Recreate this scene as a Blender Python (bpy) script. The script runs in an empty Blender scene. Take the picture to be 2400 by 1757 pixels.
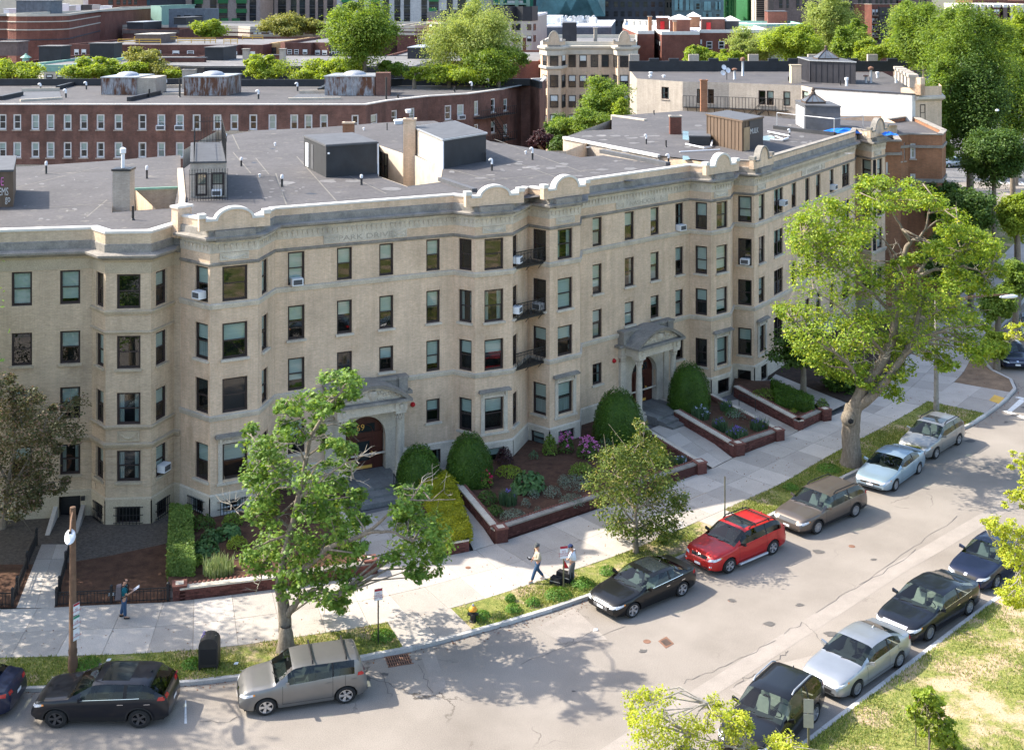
import bpy, bmesh, math, random
import numpy as np
from mathutils import Vector, Matrix, geometry
from mathutils.bvhtree import BVHTree
random.seed(7); rng = np.random.default_rng(7)
sc = bpy.context.scene
COL = sc.collection
# ------------------------------------------------------------------ camera
F, G, H0, CX = 2950.0, 23.4, -25.0, 1200.0      # focal length in photo pixels, eye height, horizon row, centre column
cam = bpy.data.cameras.new('camera'); camo = bpy.data.objects.new('camera', cam); COL.objects.link(camo)
camo.location = (0, 0, G); camo.rotation_euler = (math.pi/2, 0, 0)
cam.sensor_width = 36; cam.lens = 36*F/2400; cam.shift_y = -(878.5-H0)/2400; cam.clip_end = 3000; cam.clip_start = 1
sc.camera = camo
# ------------------------------------------------------------------ light
SUN_DIR = Vector((0.92, -0.265, -0.86)).normalized()          # the way the light travels
w = bpy.data.worlds.new('World'); sc.world = w; w.use_nodes = True
nt = w.node_tree; bg = nt.nodes['Background']
sky = nt.nodes.new('ShaderNodeTexSky'); sky.sky_type = 'NISHITA'; sky.sun_disc = False
sky.sun_elevation = math.asin(-SUN_DIR.z); sky.sun_rotation = math.atan2(-SUN_DIR.x, -SUN_DIR.y)
sky.air_density = 1.0; sky.dust_density = 2.0; sky.ozone_density = 1.0
nt.links.new(sky.outputs[0], bg.inputs[0]); bg.inputs[1].default_value = 0.145
sl = bpy.data.lights.new('sun', 'SUN'); sl.energy = 3.2; sl.angle = math.radians(0.55); sl.color = (1, 0.93, 0.82)
so = bpy.data.objects.new('sun', sl); COL.objects.link(so); so.rotation_euler = SUN_DIR.to_track_quat('-Z', 'Y').to_euler()
so.location = (-60, 40, 80)
vs = sc.view_settings; vs.view_transform = 'Standard'; vs.look = 'None'; vs.gamma = 1; vs.use_curve_mapping = False; vs.exposure = 1.65
# ------------------------------------------------------------------ measuring the photograph
TK = 2.75375
TILE = dict(A=(0,0,TK),B=(800,0,TK),C=(1600,0,TK),D=(0,500,TK),E=(700,500,TK),F=(1400,500,TK),G=(0,1157,TK),H=(800,1157,TK),
 I=(1600,1157,TK),J=(400,850,TK),K=(1000,900,TK),L=(1700,500,3.147),M=(1700,850,3.147),a=(0,0,4.702),b=(480,0,4.702),c=(960,0,4.702),
 e=(1440,0,4.702),f=(1920,0,4.702),g=(2050,280,5.9),h=(2150,480,3.44),p=(0,860,4.348),r=(2150,1000,3.84),s=(1430,740,5.9),t=(760,850,5.007),
 S=(0,0,1.0),d=(0,0,1/1.06336))
def T(t,x,y):
 a=TILE[t]; return a[0]+x/a[2], a[1]+y/a[2]
def P(t,x,y,z=0.0):                       # photo point at height z -> plan position
 u,v=T(t,x,y); d=F*(G-z)/(v-H0); return Vector(((u-CX)/F*d, d, z))
def PD(t,x,y,d):                          # photo point at distance d
 u,v=T(t,x,y); return Vector(((u-CX)/F*d, d, G-(v-H0)*d/F))
ZS = 0.83                                 # heights in this photograph are this much of true
# ------------------------------------------------------------------ materials
MAT={}
def nodes(name):
 m=bpy.data.materials.new(name); m.use_nodes=True; MAT[name]=m
 n=m.node_tree; return m,n,n.nodes['Principled BSDF'],n.links
def ramp(n,fac,c0,c1,p0=.3,p1=.7):
 r=n.nodes.new('ShaderNodeValToRGB'); r.color_ramp.elements[0].position=p0; r.color_ramp.elements[1].position=p1
 r.color_ramp.elements[0].color=(*c0,1); r.color_ramp.elements[1].color=(*c1,1); n.links.new(fac,r.inputs[0]); return r
def mixc(n,fac,a,b,mode='MIX'):
 x=n.nodes.new('ShaderNodeMix'); x.data_type='RGBA'; x.blend_type=mode
 for s,val in ((0,fac),(6,a),(7,b)):
  if hasattr(val,'node'): n.links.new(val,x.inputs[s])
  elif s==0: x.inputs[0].default_value=val
  else: x.inputs[s].default_value=(*val,1)
 return x.outputs[2]
def coords(n,kind='pos'):
 if kind=='pos': return n.nodes.new('ShaderNodeNewGeometry').outputs['Position']
 return n.nodes.new('ShaderNodeTexCoord').outputs['Object' if kind=='obj' else 'UV']
def noise(n,co,scale,detail=4,rough=.6,sx=None):
 t=n.nodes.new('ShaderNodeTexNoise'); t.inputs['Scale'].default_value=scale; t.inputs['Detail'].default_value=detail; t.inputs['Roughness'].default_value=rough
 if sx:
  mp=n.nodes.new('ShaderNodeMapping'); mp.inputs['Scale'].default_value=sx; n.links.new(co,mp.inputs[0]); co=mp.outputs[0]
 n.links.new(co,t.inputs['Vector']); return t.outputs['Fac']
def bump(n,b,h,dist=.01,st=.5):
 x=n.nodes.new('ShaderNodeBump'); x.inputs['Distance'].default_value=dist; x.inputs['Strength'].default_value=st
 n.links.new(h,x.inputs['Height']); n.links.new(x.outputs[0],b.inputs['Normal'])
def sh(c,k): return tuple(min(1,max(0,v*k)) for v in c)
def mat(name,c,rough=.8,var=.2,scale=2.5,spec=.3,metal=0,kind='pos',bmp=0,rnd=0,stain=None,fine=0,sx=None):
 m,n,b,l=nodes(name); co=coords(n,kind)
 out=ramp(n,noise(n,co,scale,6,.65,sx),sh(c,1-var),sh(c,1+var)).outputs[0]
 if fine: out=mixc(n,1.0,out,ramp(n,noise(n,co,fine,2,.5),(.84,)*3,(1.13,)*3).outputs[0],'MULTIPLY')
 if stain: out=mixc(n,ramp(n,noise(n,co,stain[1],8,.7,stain[4] if len(stain)>4 else None),(0,0,0),(1,1,1),stain[2],stain[3]).outputs[0],out,stain[0])
 if rnd:
  oi=n.nodes.new('ShaderNodeObjectInfo'); out=mixc(n,1.0,out,ramp(n,oi.outputs['Random'],(1-rnd,)*3,(1+rnd*.6,)*3,0,1).outputs[0],'MULTIPLY')
 l.new(out,b.inputs['Base Color']); b.inputs['Roughness'].default_value=rough; b.inputs['Specular IOR Level'].default_value=spec; b.inputs['Metallic'].default_value=metal
 if bmp: bump(n,b,noise(n,co,max(scale,fine)*2.2,4),bmp)
 return m
def brick(name,c1,c2,mortar,bw=.215,bh=.058,ms=.007,stain=None,rnd=.0,nz=.12):
 m,n,b,l=nodes(name); co=coords(n,'uv')
 t=n.nodes.new('ShaderNodeTexBrick'); l.new(co,t.inputs['Vector']); t.inputs['Scale'].default_value=1; t.inputs['Brick Width'].default_value=bw
 t.inputs['Row Height'].default_value=bh; t.inputs['Mortar Size'].default_value=ms; t.inputs['Mortar Smooth'].default_value=.3
 t.inputs['Color1'].default_value=(*c1,1); t.inputs['Color2'].default_value=(*c2,1); t.inputs['Mortar'].default_value=(*mortar,1); t.inputs['Bias'].default_value=-.1
 pos=coords(n,'pos'); out=mixc(n,1.0,t.outputs['Color'],ramp(n,noise(n,pos,.55,7,.65),(1-nz*1.6,)*3,(1+nz,)*3).outputs[0],'MULTIPLY')
 out=mixc(n,1.0,out,ramp(n,noise(n,pos,9,3,.6,(1,1,3.2)),(.86,)*3,(1.1,)*3).outputs[0],'MULTIPLY'); out=mixc(n,1.0,out,ramp(n,noise(n,pos,1.0,6,.7,(3.2,3.2,.22)),(.84,)*3,(1.06,)*3).outputs[0],'MULTIPLY')
 if stain: out=mixc(n,ramp(n,noise(n,pos,stain[1],8,.75,(1,1,.35)),(0,0,0),(1,1,1),stain[2],stain[3]).outputs[0],out,stain[0])
 l.new(out,b.inputs['Base Color']); b.inputs['Roughness'].default_value=.85; b.inputs['Specular IOR Level'].default_value=.2
 bump(n,b,t.outputs['Fac'],-.006,.6); return m
brick('buff_brick',(.76,.56,.385),(.67,.49,.33),(.60,.475,.36),stain=((.42,.29,.18),.9,.54,.8))
brick('grey_buff_brick',(.63,.485,.33),(.535,.405,.28),(.50,.41,.30),stain=((.36,.27,.18),.9,.54,.8))
brick('brown_brick',(.185,.088,.066),(.135,.066,.052),(.19,.13,.105),stain=((.055,.038,.034),.35,.5,.8),nz=.3)
brick('red_brick',(.20,.065,.045),(.15,.05,.036),(.19,.13,.10),nz=.2)
brick('dark_red_brick',(.15,.055,.042),(.105,.042,.034),(.16,.11,.09),nz=.25)
brick('orange_brick',(.36,.16,.08),(.28,.125,.065),(.27,.19,.13),nz=.2)
brick('pale_brick',(.47,.41,.34),(.40,.35,.29),(.42,.37,.31),stain=((.32,.28,.24),.6,.55,.85))
mat('limestone',(.55,.485,.39),.85,.16,1.6,stain=((.30,.27,.225),.9,.52,.8,(1,1,.5)),fine=22,bmp=.004)
mat('dirty_stone',(.255,.232,.20),.9,.25,1.8,stain=((.10,.098,.095),1.3,.52,.8),fine=18,bmp=.005)
mat('tan_stone',(.44,.365,.26),.85,.12,1.4,stain=((.27,.225,.17),.8,.55,.85,(1,1,.5)),fine=22,bmp=.004)
mat('white_coping',(.60,.575,.53),.6,.1,2,stain=((.45,.43,.39),1.4,.62,.85))
mat('roof_membrane',(.080,.0745,.074),.85,.2,.35,stain=((.175,.16,.135),1.3,.58,.72),fine=5)
mat('roof_membrane_pale',(.15,.145,.142),.85,.22,.3,stain=((.30,.28,.24),.6,.58,.74),fine=4)
mat('roof_white',(.72,.72,.71),.6,.08,.4)
mat('roof_seam',(.16,.15,.13),.9,.3,2)
mat('black_membrane',(.022,.024,.028),.55,.3,1.2,spec=.4)
mat('black_metal',(.012,.012,.013),.5,.2,4,spec=.5)
mat('dark_seam_metal',(.035,.034,.040),.5,.25,1.2)
mat('brown_metal',(.115,.078,.052),.6,.25,1,sx=(4,4,.6))
mat('rust_metal',(.30,.30,.31),.6,.25,3,kind='pos',stain=((.12,.052,.028),1.1,.42,.54,(2.2,2.2,.5)))
mat('galvanised',(.42,.43,.44),.45,.12,4,metal=.6)
mat('white_metal',(.72,.73,.74),.5,.08,3)
mat('gray_paint',(.085,.087,.092),.7,.2,2)
mat('brown_frame',(.036,.024,.022),.55,.25,5,spec=.4)
mat('white_frame',(.62,.62,.61),.55,.1,5)
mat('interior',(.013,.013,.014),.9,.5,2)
mat('blind',(.70,.73,.69),.8,.1,2,kind='pos',sx=(1,1,14))
mat('curtain',(.48,.50,.49),.9,.3,3,kind='pos',sx=(6,6,.2))
mat('concrete',(.44,.395,.345),.9,.09,1.1,rnd=.24,fine=26,stain=((.26,.225,.19),.55,.6,.9),bmp=.002)
mat('kerb_stone',(.43,.415,.39),.85,.12,2,rnd=.2,fine=25,stain=((.22,.20,.17),1.8,.6,.85))
mat('soil',(.20,.135,.085),1,.35,1.2,fine=9,bmp=.03)
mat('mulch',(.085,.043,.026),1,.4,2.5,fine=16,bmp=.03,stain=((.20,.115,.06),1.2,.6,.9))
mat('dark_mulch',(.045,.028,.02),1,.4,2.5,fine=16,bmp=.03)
mat('gravel',(.10,.083,.068),1,.4,7,fine=22,bmp=.03,stain=((.30,.28,.26),15,.66,.72))
mat('bluestone',(.19,.19,.18),.8,.15,2,rnd=.22,fine=12)
mat('terracotta',(.19,.08,.06),.85,.2,4,rnd=.2)
mat('garden_brick',(.135,.052,.042),.9,.25,6,rnd=.42,fine=20,bmp=.004)
mat('mortar',(.21,.15,.12),.95,.2,4)
mat('bark',(.20,.165,.125),.95,.35,3,fine=14,bmp=.03,sx=(5,5,.8))
mat('pale_bark',(.32,.285,.235),.9,.25,4,fine=12,bmp=.015)
mat('wood_door',(.075,.022,.014),.4,.3,3,spec=.5,sx=(4,4,.5))
mat('cut_letter',(.36,.32,.26),.9,.1,3)
mat('gold',(.75,.42,.09),.4,.05,3,spec=.6)
mat('red_plastic',(.42,.012,.018),.4,.1,3)
mat('plywood',(.36,.25,.14),.8,.15,2)
mat('blue_tarp',(.02,.17,.62),.45,.15,2)
mat('yellow_paint',(.60,.36,.06),.6,.15,3)
mat('road_white',(.66,.65,.62),.8,.12,3,stain=((.3,.29,.28),2.5,.55,.8))
mat('cast_iron',(.075,.052,.04),.7,.3,6)
mat('rusty_iron',(.19,.10,.065),.8,.3,5)
mat('ochre_stucco',(.50,.34,.16),.9,.15,1)
mat('stucco',(.50,.44,.355),.9,.15,.9,stain=((.30,.26,.22),.8,.5,.8))
mat('white_wall',(.60,.585,.55),.9,.12,1.2,stain=((.36,.34,.31),.7,.52,.75,(1,1,.35)))
mat('oil',(.105,.096,.088),.8,.25,6)
mat('tar',(.04,.038,.037),.6,.2,4)
mat('copper_green',(.22,.40,.32),.7,.15,2)
mat('pole_metal',(.17,.10,.062),.8,.35,1.2,fine=5)
mat('green_panel',(.03,.16,.055),.6,.2,2)
mat('green_shed',(.19,.31,.255),.7,.1,1)
mat('ballpark_green',(.03,.17,.115),.6,.2,1)
mat('pink_panel',(.36,.285,.25),.8,.1,.6,fine=3)
mat('grey_panel',(.45,.44,.42),.8,.12,.5,fine=3)
mat('slate_panel',(.10,.118,.14),.6,.15,.5,fine=2)
mat('dark_panel',(.045,.05,.062),.6,.2,.5,fine=1.5)
mat('brown_panel',(.145,.108,.095),.8,.15,.5,fine=2)
mat('beige_stone',(.46,.42,.35),.85,.1,.8)
mat('cream_stone',(.55,.50,.41),.85,.1,.8,stain=((.36,.31,.25),1,.55,.8))
mat('blue_glass',(.06,.125,.15),.15,.5,.25,spec=.6)
mat('teal_glass',(.10,.22,.245),.2,.4,.2,spec=.6)
mat('dark_glass',(.022,.028,.030),.08,.6,.6,spec=.6)
mat('asphalt_patch',(.285,.25,.215),.9,.12,1,fine=30)
# asphalt: pale worn surface, oil-dark lanes, fine grit
m,n,b,l=nodes('asphalt'); co=coords(n)
o=ramp(n,noise(n,co,.22,8,.62),(.20,.174,.146),(.295,.26,.222)).outputs[0]
o=mixc(n,1.0,o,ramp(n,noise(n,co,30,2,.5),(.80,)*3,(1.18,)*3).outputs[0],'MULTIPLY')
o=mixc(n,ramp(n,noise(n,co,1.6,9,.75),(0,0,0),(.55,)*3,.64,.78).outputs[0],o,(.12,.108,.10))
vo=n.nodes.new('ShaderNodeTexVoronoi'); vo.feature='DISTANCE_TO_EDGE'; vo.inputs['Scale'].default_value=.30
wv=n.nodes.new('ShaderNodeVectorMath'); wv.operation='ADD'; nn=n.nodes.new('ShaderNodeTexNoise'); nn.inputs['Scale'].default_value=.9; nn.inputs['Detail'].default_value=6
l.new(co,nn.inputs['Vector']); sc2=n.nodes.new('ShaderNodeVectorMath'); sc2.operation='SCALE'; sc2.inputs[3].default_value=1.6; l.new(nn.outputs['Color'],sc2.inputs[0])
l.new(co,wv.inputs[0]); l.new(sc2.outputs[0],wv.inputs[1]); l.new(wv.outputs[0],vo.inputs['Vector'])
crk=ramp(n,vo.outputs['Distance'],(1,1,1),(0,0,0),.003,.010).outputs[0]
msk=ramp(n,noise(n,co,.16,3),(0,0,0),(1,1,1),.56,.63).outputs[0]
o=mixc(n,mixc(n,1.0,crk,msk,'MULTIPLY'),o,(.10,.085,.07))
l.new(o,b.inputs['Base Color']); b.inputs['Roughness'].default_value=.9; b.inputs['Specular IOR Level'].default_value=.25; bump(n,b,noise(n,co,45,2),.004)
# lawn soil: green to straw to bare earth
def lawn(name,bias):
 m,n,b,l=nodes(name); co=coords(n); f=noise(n,co,.5,7,.7)
 o=ramp(n,noise(n,co,6,5,.7),(.10,.14,.03),(.29,.275,.085)).outputs[0]
 o=mixc(n,ramp(n,f,(0,0,0),(1,1,1),bias,bias+.1).outputs[0],o,(.43,.32,.205))
 o=mixc(n,1.0,o,ramp(n,noise(n,co,24,3,.6),(.62,)*3,(1.3,)*3).outputs[0],'MULTIPLY')
 l.new(o,b.inputs['Base Color']); b.inputs['Roughness'].default_value=1; b.inputs['Specular IOR Level'].default_value=.1; bump(n,b,noise(n,co,25,4),.04)
lawn('verge_lawn',.50); lawn('park_lawn',.475)
# leaves: colour differs from leaf to leaf, some light passes through
def leaf(name,c0,c1,c2=None,tr=.35,rough=.5):
 m,n,b,l=nodes(name); g=n.nodes.new('ShaderNodeNewGeometry')
 r=ramp(n,g.outputs['Random Per Island'],c0,c1,0,1 if c2 is None else .82)
 if c2: e=r.color_ramp.elements.new(1.0); e.color=(*c2,1)
 o=mixc(n,1.0,r.outputs[0],ramp(n,noise(n,g.outputs['Position'],.9,3),(.8,)*3,(1.2,)*3).outputs[0],'MULTIPLY')
 l.new(o,b.inputs['Base Color']); b.inputs['Roughness'].default_value=rough; b.inputs['Specular IOR Level'].default_value=.25
 t=n.nodes.new('ShaderNodeBsdfTranslucent'); hs=n.nodes.new('ShaderNodeHueSaturation'); hs.inputs['Hue'].default_value=.485; hs.inputs['Saturation'].default_value=1.1; hs.inputs['Value'].default_value=1.5
 l.new(o,hs.inputs['Color']); l.new(hs.outputs[0],t.inputs[0]); x=n.nodes.new('ShaderNodeMixShader'); x.inputs[0].default_value=tr
 l.new(b.outputs[0],x.inputs[1]); l.new(t.outputs[0],x.inputs[2]); l.new(x.outputs[0],n.nodes['Material Output'].inputs[0])
leaf('leaf_maple',(.075,.15,.022),(.18,.29,.05),(.24,.29,.05))
leaf('leaf_lime',(.12,.21,.022),(.27,.355,.04),(.42,.43,.05))
leaf('leaf_spring',(.26,.34,.03),(.45,.47,.045),(.50,.50,.07))
leaf('leaf_linden',(.055,.095,.016),(.13,.175,.028),(.33,.29,.08))
leaf('leaf_mid',(.10,.175,.026),(.22,.30,.05),tr=.45)
leaf('leaf_bright',(.17,.255,.03),(.32,.39,.055),tr=.45)
leaf('leaf_grey',(.19,.26,.06),(.34,.39,.11),tr=.45)
leaf('leaf_olive',(.17,.19,.04),(.30,.30,.07),tr=.4)
leaf('leaf_dark',(.04,.085,.014),(.10,.165,.03),tr=.3)
leaf('leaf_purple',(.03,.013,.014),(.075,.03,.03),tr=.2)
leaf('leaf_crab',(.06,.08,.03),(.17,.145,.06),(.33,.20,.15),tr=.3)
leaf('leaf_box',(.028,.075,.008),(.07,.135,.014),(.095,.165,.015),tr=.2)
leaf('leaf_yew',(.17,.20,.010),(.34,.33,.016),(.42,.38,.018),tr=.2)
leaf('leaf_privet',(.09,.16,.03),(.20,.28,.06),tr=.25)
leaf('leaf_hosta',(.05,.115,.035),(.11,.20,.06),tr=.2)
leaf('leaf_sage',(.11,.15,.105),(.21,.25,.18),tr=.2)
leaf('leaf_iris',(.05,.10,.045),(.10,.16,.07),tr=.2)
leaf('leaf_stripe',(.16,.25,.06),(.42,.46,.22),tr=.2)
leaf('petal_pink',(.55,.13,.36),(.75,.32,.58),tr=.3)
leaf('petal_crimson',(.5,.012,.07),(.7,.03,.14),tr=.2)
leaf('petal_violet',(.12,.08,.36),(.26,.19,.55),tr=.3)
leaf('petal_pale',(.42,.46,.68),(.62,.66,.82),tr=.3)
leaf('leaf_rust',(.10,.035,.012),(.22,.085,.025),tr=.2)
leaf('grass_blade',(.10,.165,.024),(.27,.30,.06),(.44,.37,.15),tr=.25)
leaf('grass_lush',(.06,.15,.018),(.14,.26,.035),tr=.25)
# glass
def glass(name,tint,refl,rough=.02):
 m,n,b,l=nodes(name); n.nodes.remove(b); tr=n.nodes.new('ShaderNodeBsdfTransparent'); tr.inputs[0].default_value=(*tint,1)
 gl=n.nodes.new('ShaderNodeBsdfGlossy'); gl.inputs['Roughness'].default_value=rough; fr=n.nodes.new('ShaderNodeLayerWeight'); fr.inputs[0].default_value=.5; pw=n.nodes.new('ShaderNodeMath'); pw.operation='POWER'; pw.inputs[1].default_value=4; l.new(fr.outputs['Facing'],pw.inputs[0])
 ad=n.nodes.new('ShaderNodeMath'); ad.operation='MULTIPLY_ADD'; ad.inputs[1].default_value=.9; ad.inputs[2].default_value=refl; ad.use_clamp=True; l.new(pw.outputs[0],ad.inputs[0])
 x=n.nodes.new('ShaderNodeMixShader'); l.new(ad.outputs[0],x.inputs[0]); l.new(tr.outputs[0],x.inputs[1]); l.new(gl.outputs[0],x.inputs[2]); l.new(x.outputs[0],n.nodes['Material Output'].inputs[0])
glass('window_glass',(.62,.70,.68),.10); glass('car_glass',(.52,.62,.58),.045); glass('tint_glass',(.07,.075,.075),.035)
# cars
def paint(name,c,metal=.0,rough=.3):
 m,n,b,l=nodes(name); co=coords(n,'obj'); b.inputs['Coat Weight'].default_value=.55; b.inputs['Coat Roughness'].default_value=.05; b.inputs['Coat IOR'].default_value=1.38; b.inputs['Specular IOR Level'].default_value=.25
 l.new(ramp(n,noise(n,co,1.2,5),sh(c,.93),sh(c,1.07)).outputs[0],b.inputs['Base Color']); b.inputs['Metallic'].default_value=metal; b.inputs['Roughness'].default_value=rough
paint('paint_black',(.006,.006,.0065)); paint('paint_blueblack',(.006,.0075,.012)); paint('paint_navy',(.008,.013,.034))
paint('paint_titanium',(.19,.185,.178),.6,.38); paint('paint_red',(.42,.018,.016),.15,.35); paint('paint_taupe',(.125,.103,.088),.55,.4)
paint('paint_ice',(.27,.36,.43),.5,.38); paint('paint_greysilver',(.25,.255,.25),.6,.4); paint('paint_silver',(.34,.355,.37),.65,.38)
mat('trim_black',(.014,.014,.015),.6,.1,5,kind='obj'); mat('tyre',(.018,.018,.018),.9,.2,8,kind='obj'); mat('alloy',(.55,.55,.56),.3,.05,5,metal=.8,kind='obj')
mat('dark_alloy',(.09,.09,.095),.35,.05,5,metal=.7,kind='obj'); mat('chrome',(.75,.75,.77),.12,.03,5,metal=1,kind='obj')
mat('lamp_clear',(.55,.57,.60),.12,.35,9,spec=.8,kind='obj'); mat('lamp_red',(.40,.012,.014),.2,.2,8,spec=.7,kind='obj'); mat('lamp_amber',(.75,.25,.03),.2,.15,8,spec=.7,kind='obj')
mat('plate_white',(.72,.73,.74),.5,.05,6,kind='obj'); mat('seat_dark',(.045,.045,.047),.9,.2,5,kind='obj'); mat('seat_beige',(.36,.34,.30),.9,.15,5,kind='obj')
mat('seat_grey',(.20,.21,.21),.9,.15,5,kind='obj'); mat('paper',(.8,.8,.8),.8,.04,5)
# people, street things
for nm,c in dict(skin=(.45,.25,.17),cloth_beige=(.42,.37,.28),cloth_white=(.66,.68,.72),cloth_teal=(.005,.105,.135),denim=(.035,.075,.145),cloth_grey=(.13,.125,.13),shoe_black=(.015,.015,.015),
 shoe_pale=(.5,.48,.46),hair_dark=(.02,.014,.01),cap_navy=(.015,.03,.085),cap_grey=(.07,.075,.075),bag_grey=(.13,.11,.115),bag_black=(.012,.012,.013)).items(): mat(nm,c,.85,.14,9,kind='obj')
mat('sign_white',(.74,.74,.75),.5,.04,4); mat('sign_red',(.36,.03,.045),.5,.1,4); mat('sign_green',(.03,.22,.13),.5,.1,4); mat('sign_black',(.01,.01,.01),.5,.1,4)
mat('sign_back',(.36,.36,.33),.5,.1,5,metal=.4); mat('hydrant_orange',(.72,.30,.03),.5,.12,5); mat('mailbox_paint',(.030,.028,.026),.55,.2,4); mat('lamp_head',(.68,.70,.72),.4,.06,4)
mat('post_olive',(.12,.115,.065),.6,.2,4)
# ------------------------------------------------------------------ mesh building
class MB:
 def __init__(s): s.v=[]; s.f=[]; s.m=[]
 def add(s,vs,fs,m=0):
  k=len(s.v); s.v.extend(tuple(p) for p in vs); s.f.extend(tuple(i+k for i in f) for f in fs); s.m.extend([m]*len(fs)); return s
 def quad(s,a,b,c,d,m=0): return s.add((a,b,c,d),((0,1,2,3),),m)
 def hexa(s,p,m=0): return s.add(p,((3,2,1,0),(4,5,6,7),(0,1,5,4),(1,2,6,5),(2,3,7,6),(3,0,4,7)),m)   # bottom ring then top ring
 def box(s,x0,x1,y0,y1,z0,z1,m=0): return s.hexa([(x0,y0,z0),(x1,y0,z0),(x1,y1,z0),(x0,y1,z0),(x0,y0,z1),(x1,y0,z1),(x1,y1,z1),(x0,y1,z1)],m)
 def prism(s,pts,z0,z1,m=0,top=None,bot=True):
  n=len(pts); k=[(p[0],p[1],z0) for p in pts]+[(p[0],p[1],z1) for p in pts]
  s.add(k,[(i,(i+1)%n,n+(i+1)%n,n+i) for i in range(n)],m); s.add(k[n:],[tuple(range(n))],m if top is None else top)
  if bot: s.add(k[:n],[tuple(range(n))[::-1]],m)
  return s
 def poly(s,pts,holes=(),m=0):
  L=[[Vector(p) for p in pts]]+[[Vector(p) for p in h] for h in holes]; tr=geometry.tessellate_polygon(L)
  return s.add([p for q in L for p in q],[tuple(t) for t in tr],m)
 def tube(s,pts,r,n=8,m=0,cap=True):
  pts=[Vector(p) for p in pts]; N=len(pts); rs=r if hasattr(r,'__len__') else [r]*N; k=[]; prev=None
  for i,p in enumerate(pts):
   d=(pts[min(i+1,N-1)]-pts[max(i-1,0)]).normalized()
   if prev is None: prev=d.orthogonal().normalized()
   a=(prev-d*prev.dot(d)).normalized(); b=d.cross(a); prev=a
   k+=[p+(a*math.cos(2*math.pi*j/n)+b*math.sin(2*math.pi*j/n))*rs[i] for j in range(n)]
  fs=[(i*n+j,i*n+(j+1)%n,(i+1)*n+(j+1)%n,(i+1)*n+j) for i in range(N-1) for j in range(n)]
  if cap: fs+=[tuple(range(n))[::-1],tuple((N-1)*n+j for j in range(n))]
  return s.add(k,fs,m)
 def lathe(s,c,prof,n=12,m=0,a0=0,a1=2*math.pi,sx=1,sy=1):
  full=abs(a1-a0-2*math.pi)<1e-6; q=n if full else n+1; k=[]
  for (r,z) in prof: k+=[(c[0]+r*sx*math.cos(a0+(a1-a0)*j/n),c[1]+r*sy*math.sin(a0+(a1-a0)*j/n),c[2]+z) for j in range(q)]
  fs=[(i*q+j,i*q+(j+1)%q,(i+1)*q+(j+1)%q,(i+1)*q+j) for i in range(len(prof)-1) for j in range(n)]
  return s.add(k,fs,m)
 def build(s,name,mats,parent=None,smooth=0,uv=True,loc=None,local=False):
  return place(name,s.mesh(name,mats,smooth,uv),parent,loc,0,local)
 def mesh(s,name,mats,smooth=0,uv=True):
  me=bpy.data.meshes.new(name); me.from_pydata(s.v,[],s.f)
  if isinstance(mats,str): mats=[mats]
  for x in mats: me.materials.append(MAT[x])
  if len(mats)>1: me.polygons.foreach_set('material_index',s.m)
  if uv and len(me.loops): boxuv(me)
  if smooth:
   me.polygons.foreach_set('use_smooth',[True]*len(me.polygons)); me.set_sharp_from_angle(angle=math.radians(smooth))
  me.update(); return me
def boxuv(me):
 nl=len(me.loops); npoly=len(me.polygons); co=np.empty(len(me.vertices)*3); me.vertices.foreach_get('co',co); co=co.reshape(-1,3)
 vi=np.empty(nl,int); me.loops.foreach_get('vertex_index',vi); nm=np.empty(npoly*3); me.polygons.foreach_get('normal',nm); nm=nm.reshape(-1,3)
 tot=np.empty(npoly,int); me.polygons.foreach_get('loop_total',tot); nn=np.repeat(nm,tot,axis=0); p=co[vi]
 h=np.hypot(nn[:,0],nn[:,1])+1e-9; flat=np.abs(nn[:,2])>.8; u=(p[:,0]*-nn[:,1]+p[:,1]*nn[:,0])/h
 uvs=np.stack([np.where(flat,p[:,0],u),np.where(flat,p[:,1],p[:,2])],1)
 me.uv_layers.new(name='UVMap').data.foreach_set('uv',uvs.ravel())
def place(name,me,parent=None,loc=None,rz=0,local=False):      # local: coordinates are the parent's own; otherwise they are world coordinates
 o=bpy.data.objects.new(name,me); COL.objects.link(o)
 if loc is not None: o.location=loc
 if rz: o.rotation_euler=(0,0,rz)
 if parent is not None:
  o.parent=parent
  if not local: o.matrix_parent_inverse=Matrix.Translation(-root_loc(parent))
 return o
def root_loc(o):
 v=Vector((0,0,0))
 while o is not None: v=v+Vector(o.location)+(o.matrix_parent_inverse.translation if o.parent else Vector()); o=o.parent
 return v
LABELS=[]
def tag(o,label,cat,group=None):
 o['label']=label; o['category']=cat; LABELS.append(label)
 if group: o['group']=group
 return o
def struct(o,kind='structure'): o['kind']=kind; return o
def thing(name,label,cat,loc=(0,0,0),group=None,rz=0):
 o=bpy.data.objects.new(name,None); COL.objects.link(o); o.location=loc; o.rotation_euler=(0,0,rz); o.empty_display_size=.3
 return tag(o,label,cat,group)
def copy_tree(o,parent=None):
 c=o.copy(); COL.objects.link(c)
 if parent is not None: c.parent=parent; c.matrix_parent_inverse=o.matrix_parent_inverse.copy()
 for ch in o.children: copy_tree(ch,c)
 return c
def textmesh(name,txt,size,mt,depth=.004,align='CENTER'):
 cu=bpy.data.curves.new(name,'FONT'); cu.body=txt; cu.size=size; cu.align_x=align; cu.align_y='CENTER'; cu.extrude=depth; cu.resolution_u=3; cu.space_line=.85
 o=bpy.data.objects.new(name,cu); COL.objects.link(o); dg=bpy.context.evaluated_depsgraph_get(); me=bpy.data.meshes.new_from_object(o.evaluated_get(dg))
 bpy.data.objects.remove(o); me.materials.clear(); me.materials.append(MAT[mt]); return me
def dpar(o,parent,loc,rot):      # flat lettering fixed on a parent, world placed
 o.parent=parent; o.matrix_parent_inverse=Matrix.Translation(-root_loc(parent)); o.location=loc; o.rotation_euler=rot; return o
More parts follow.
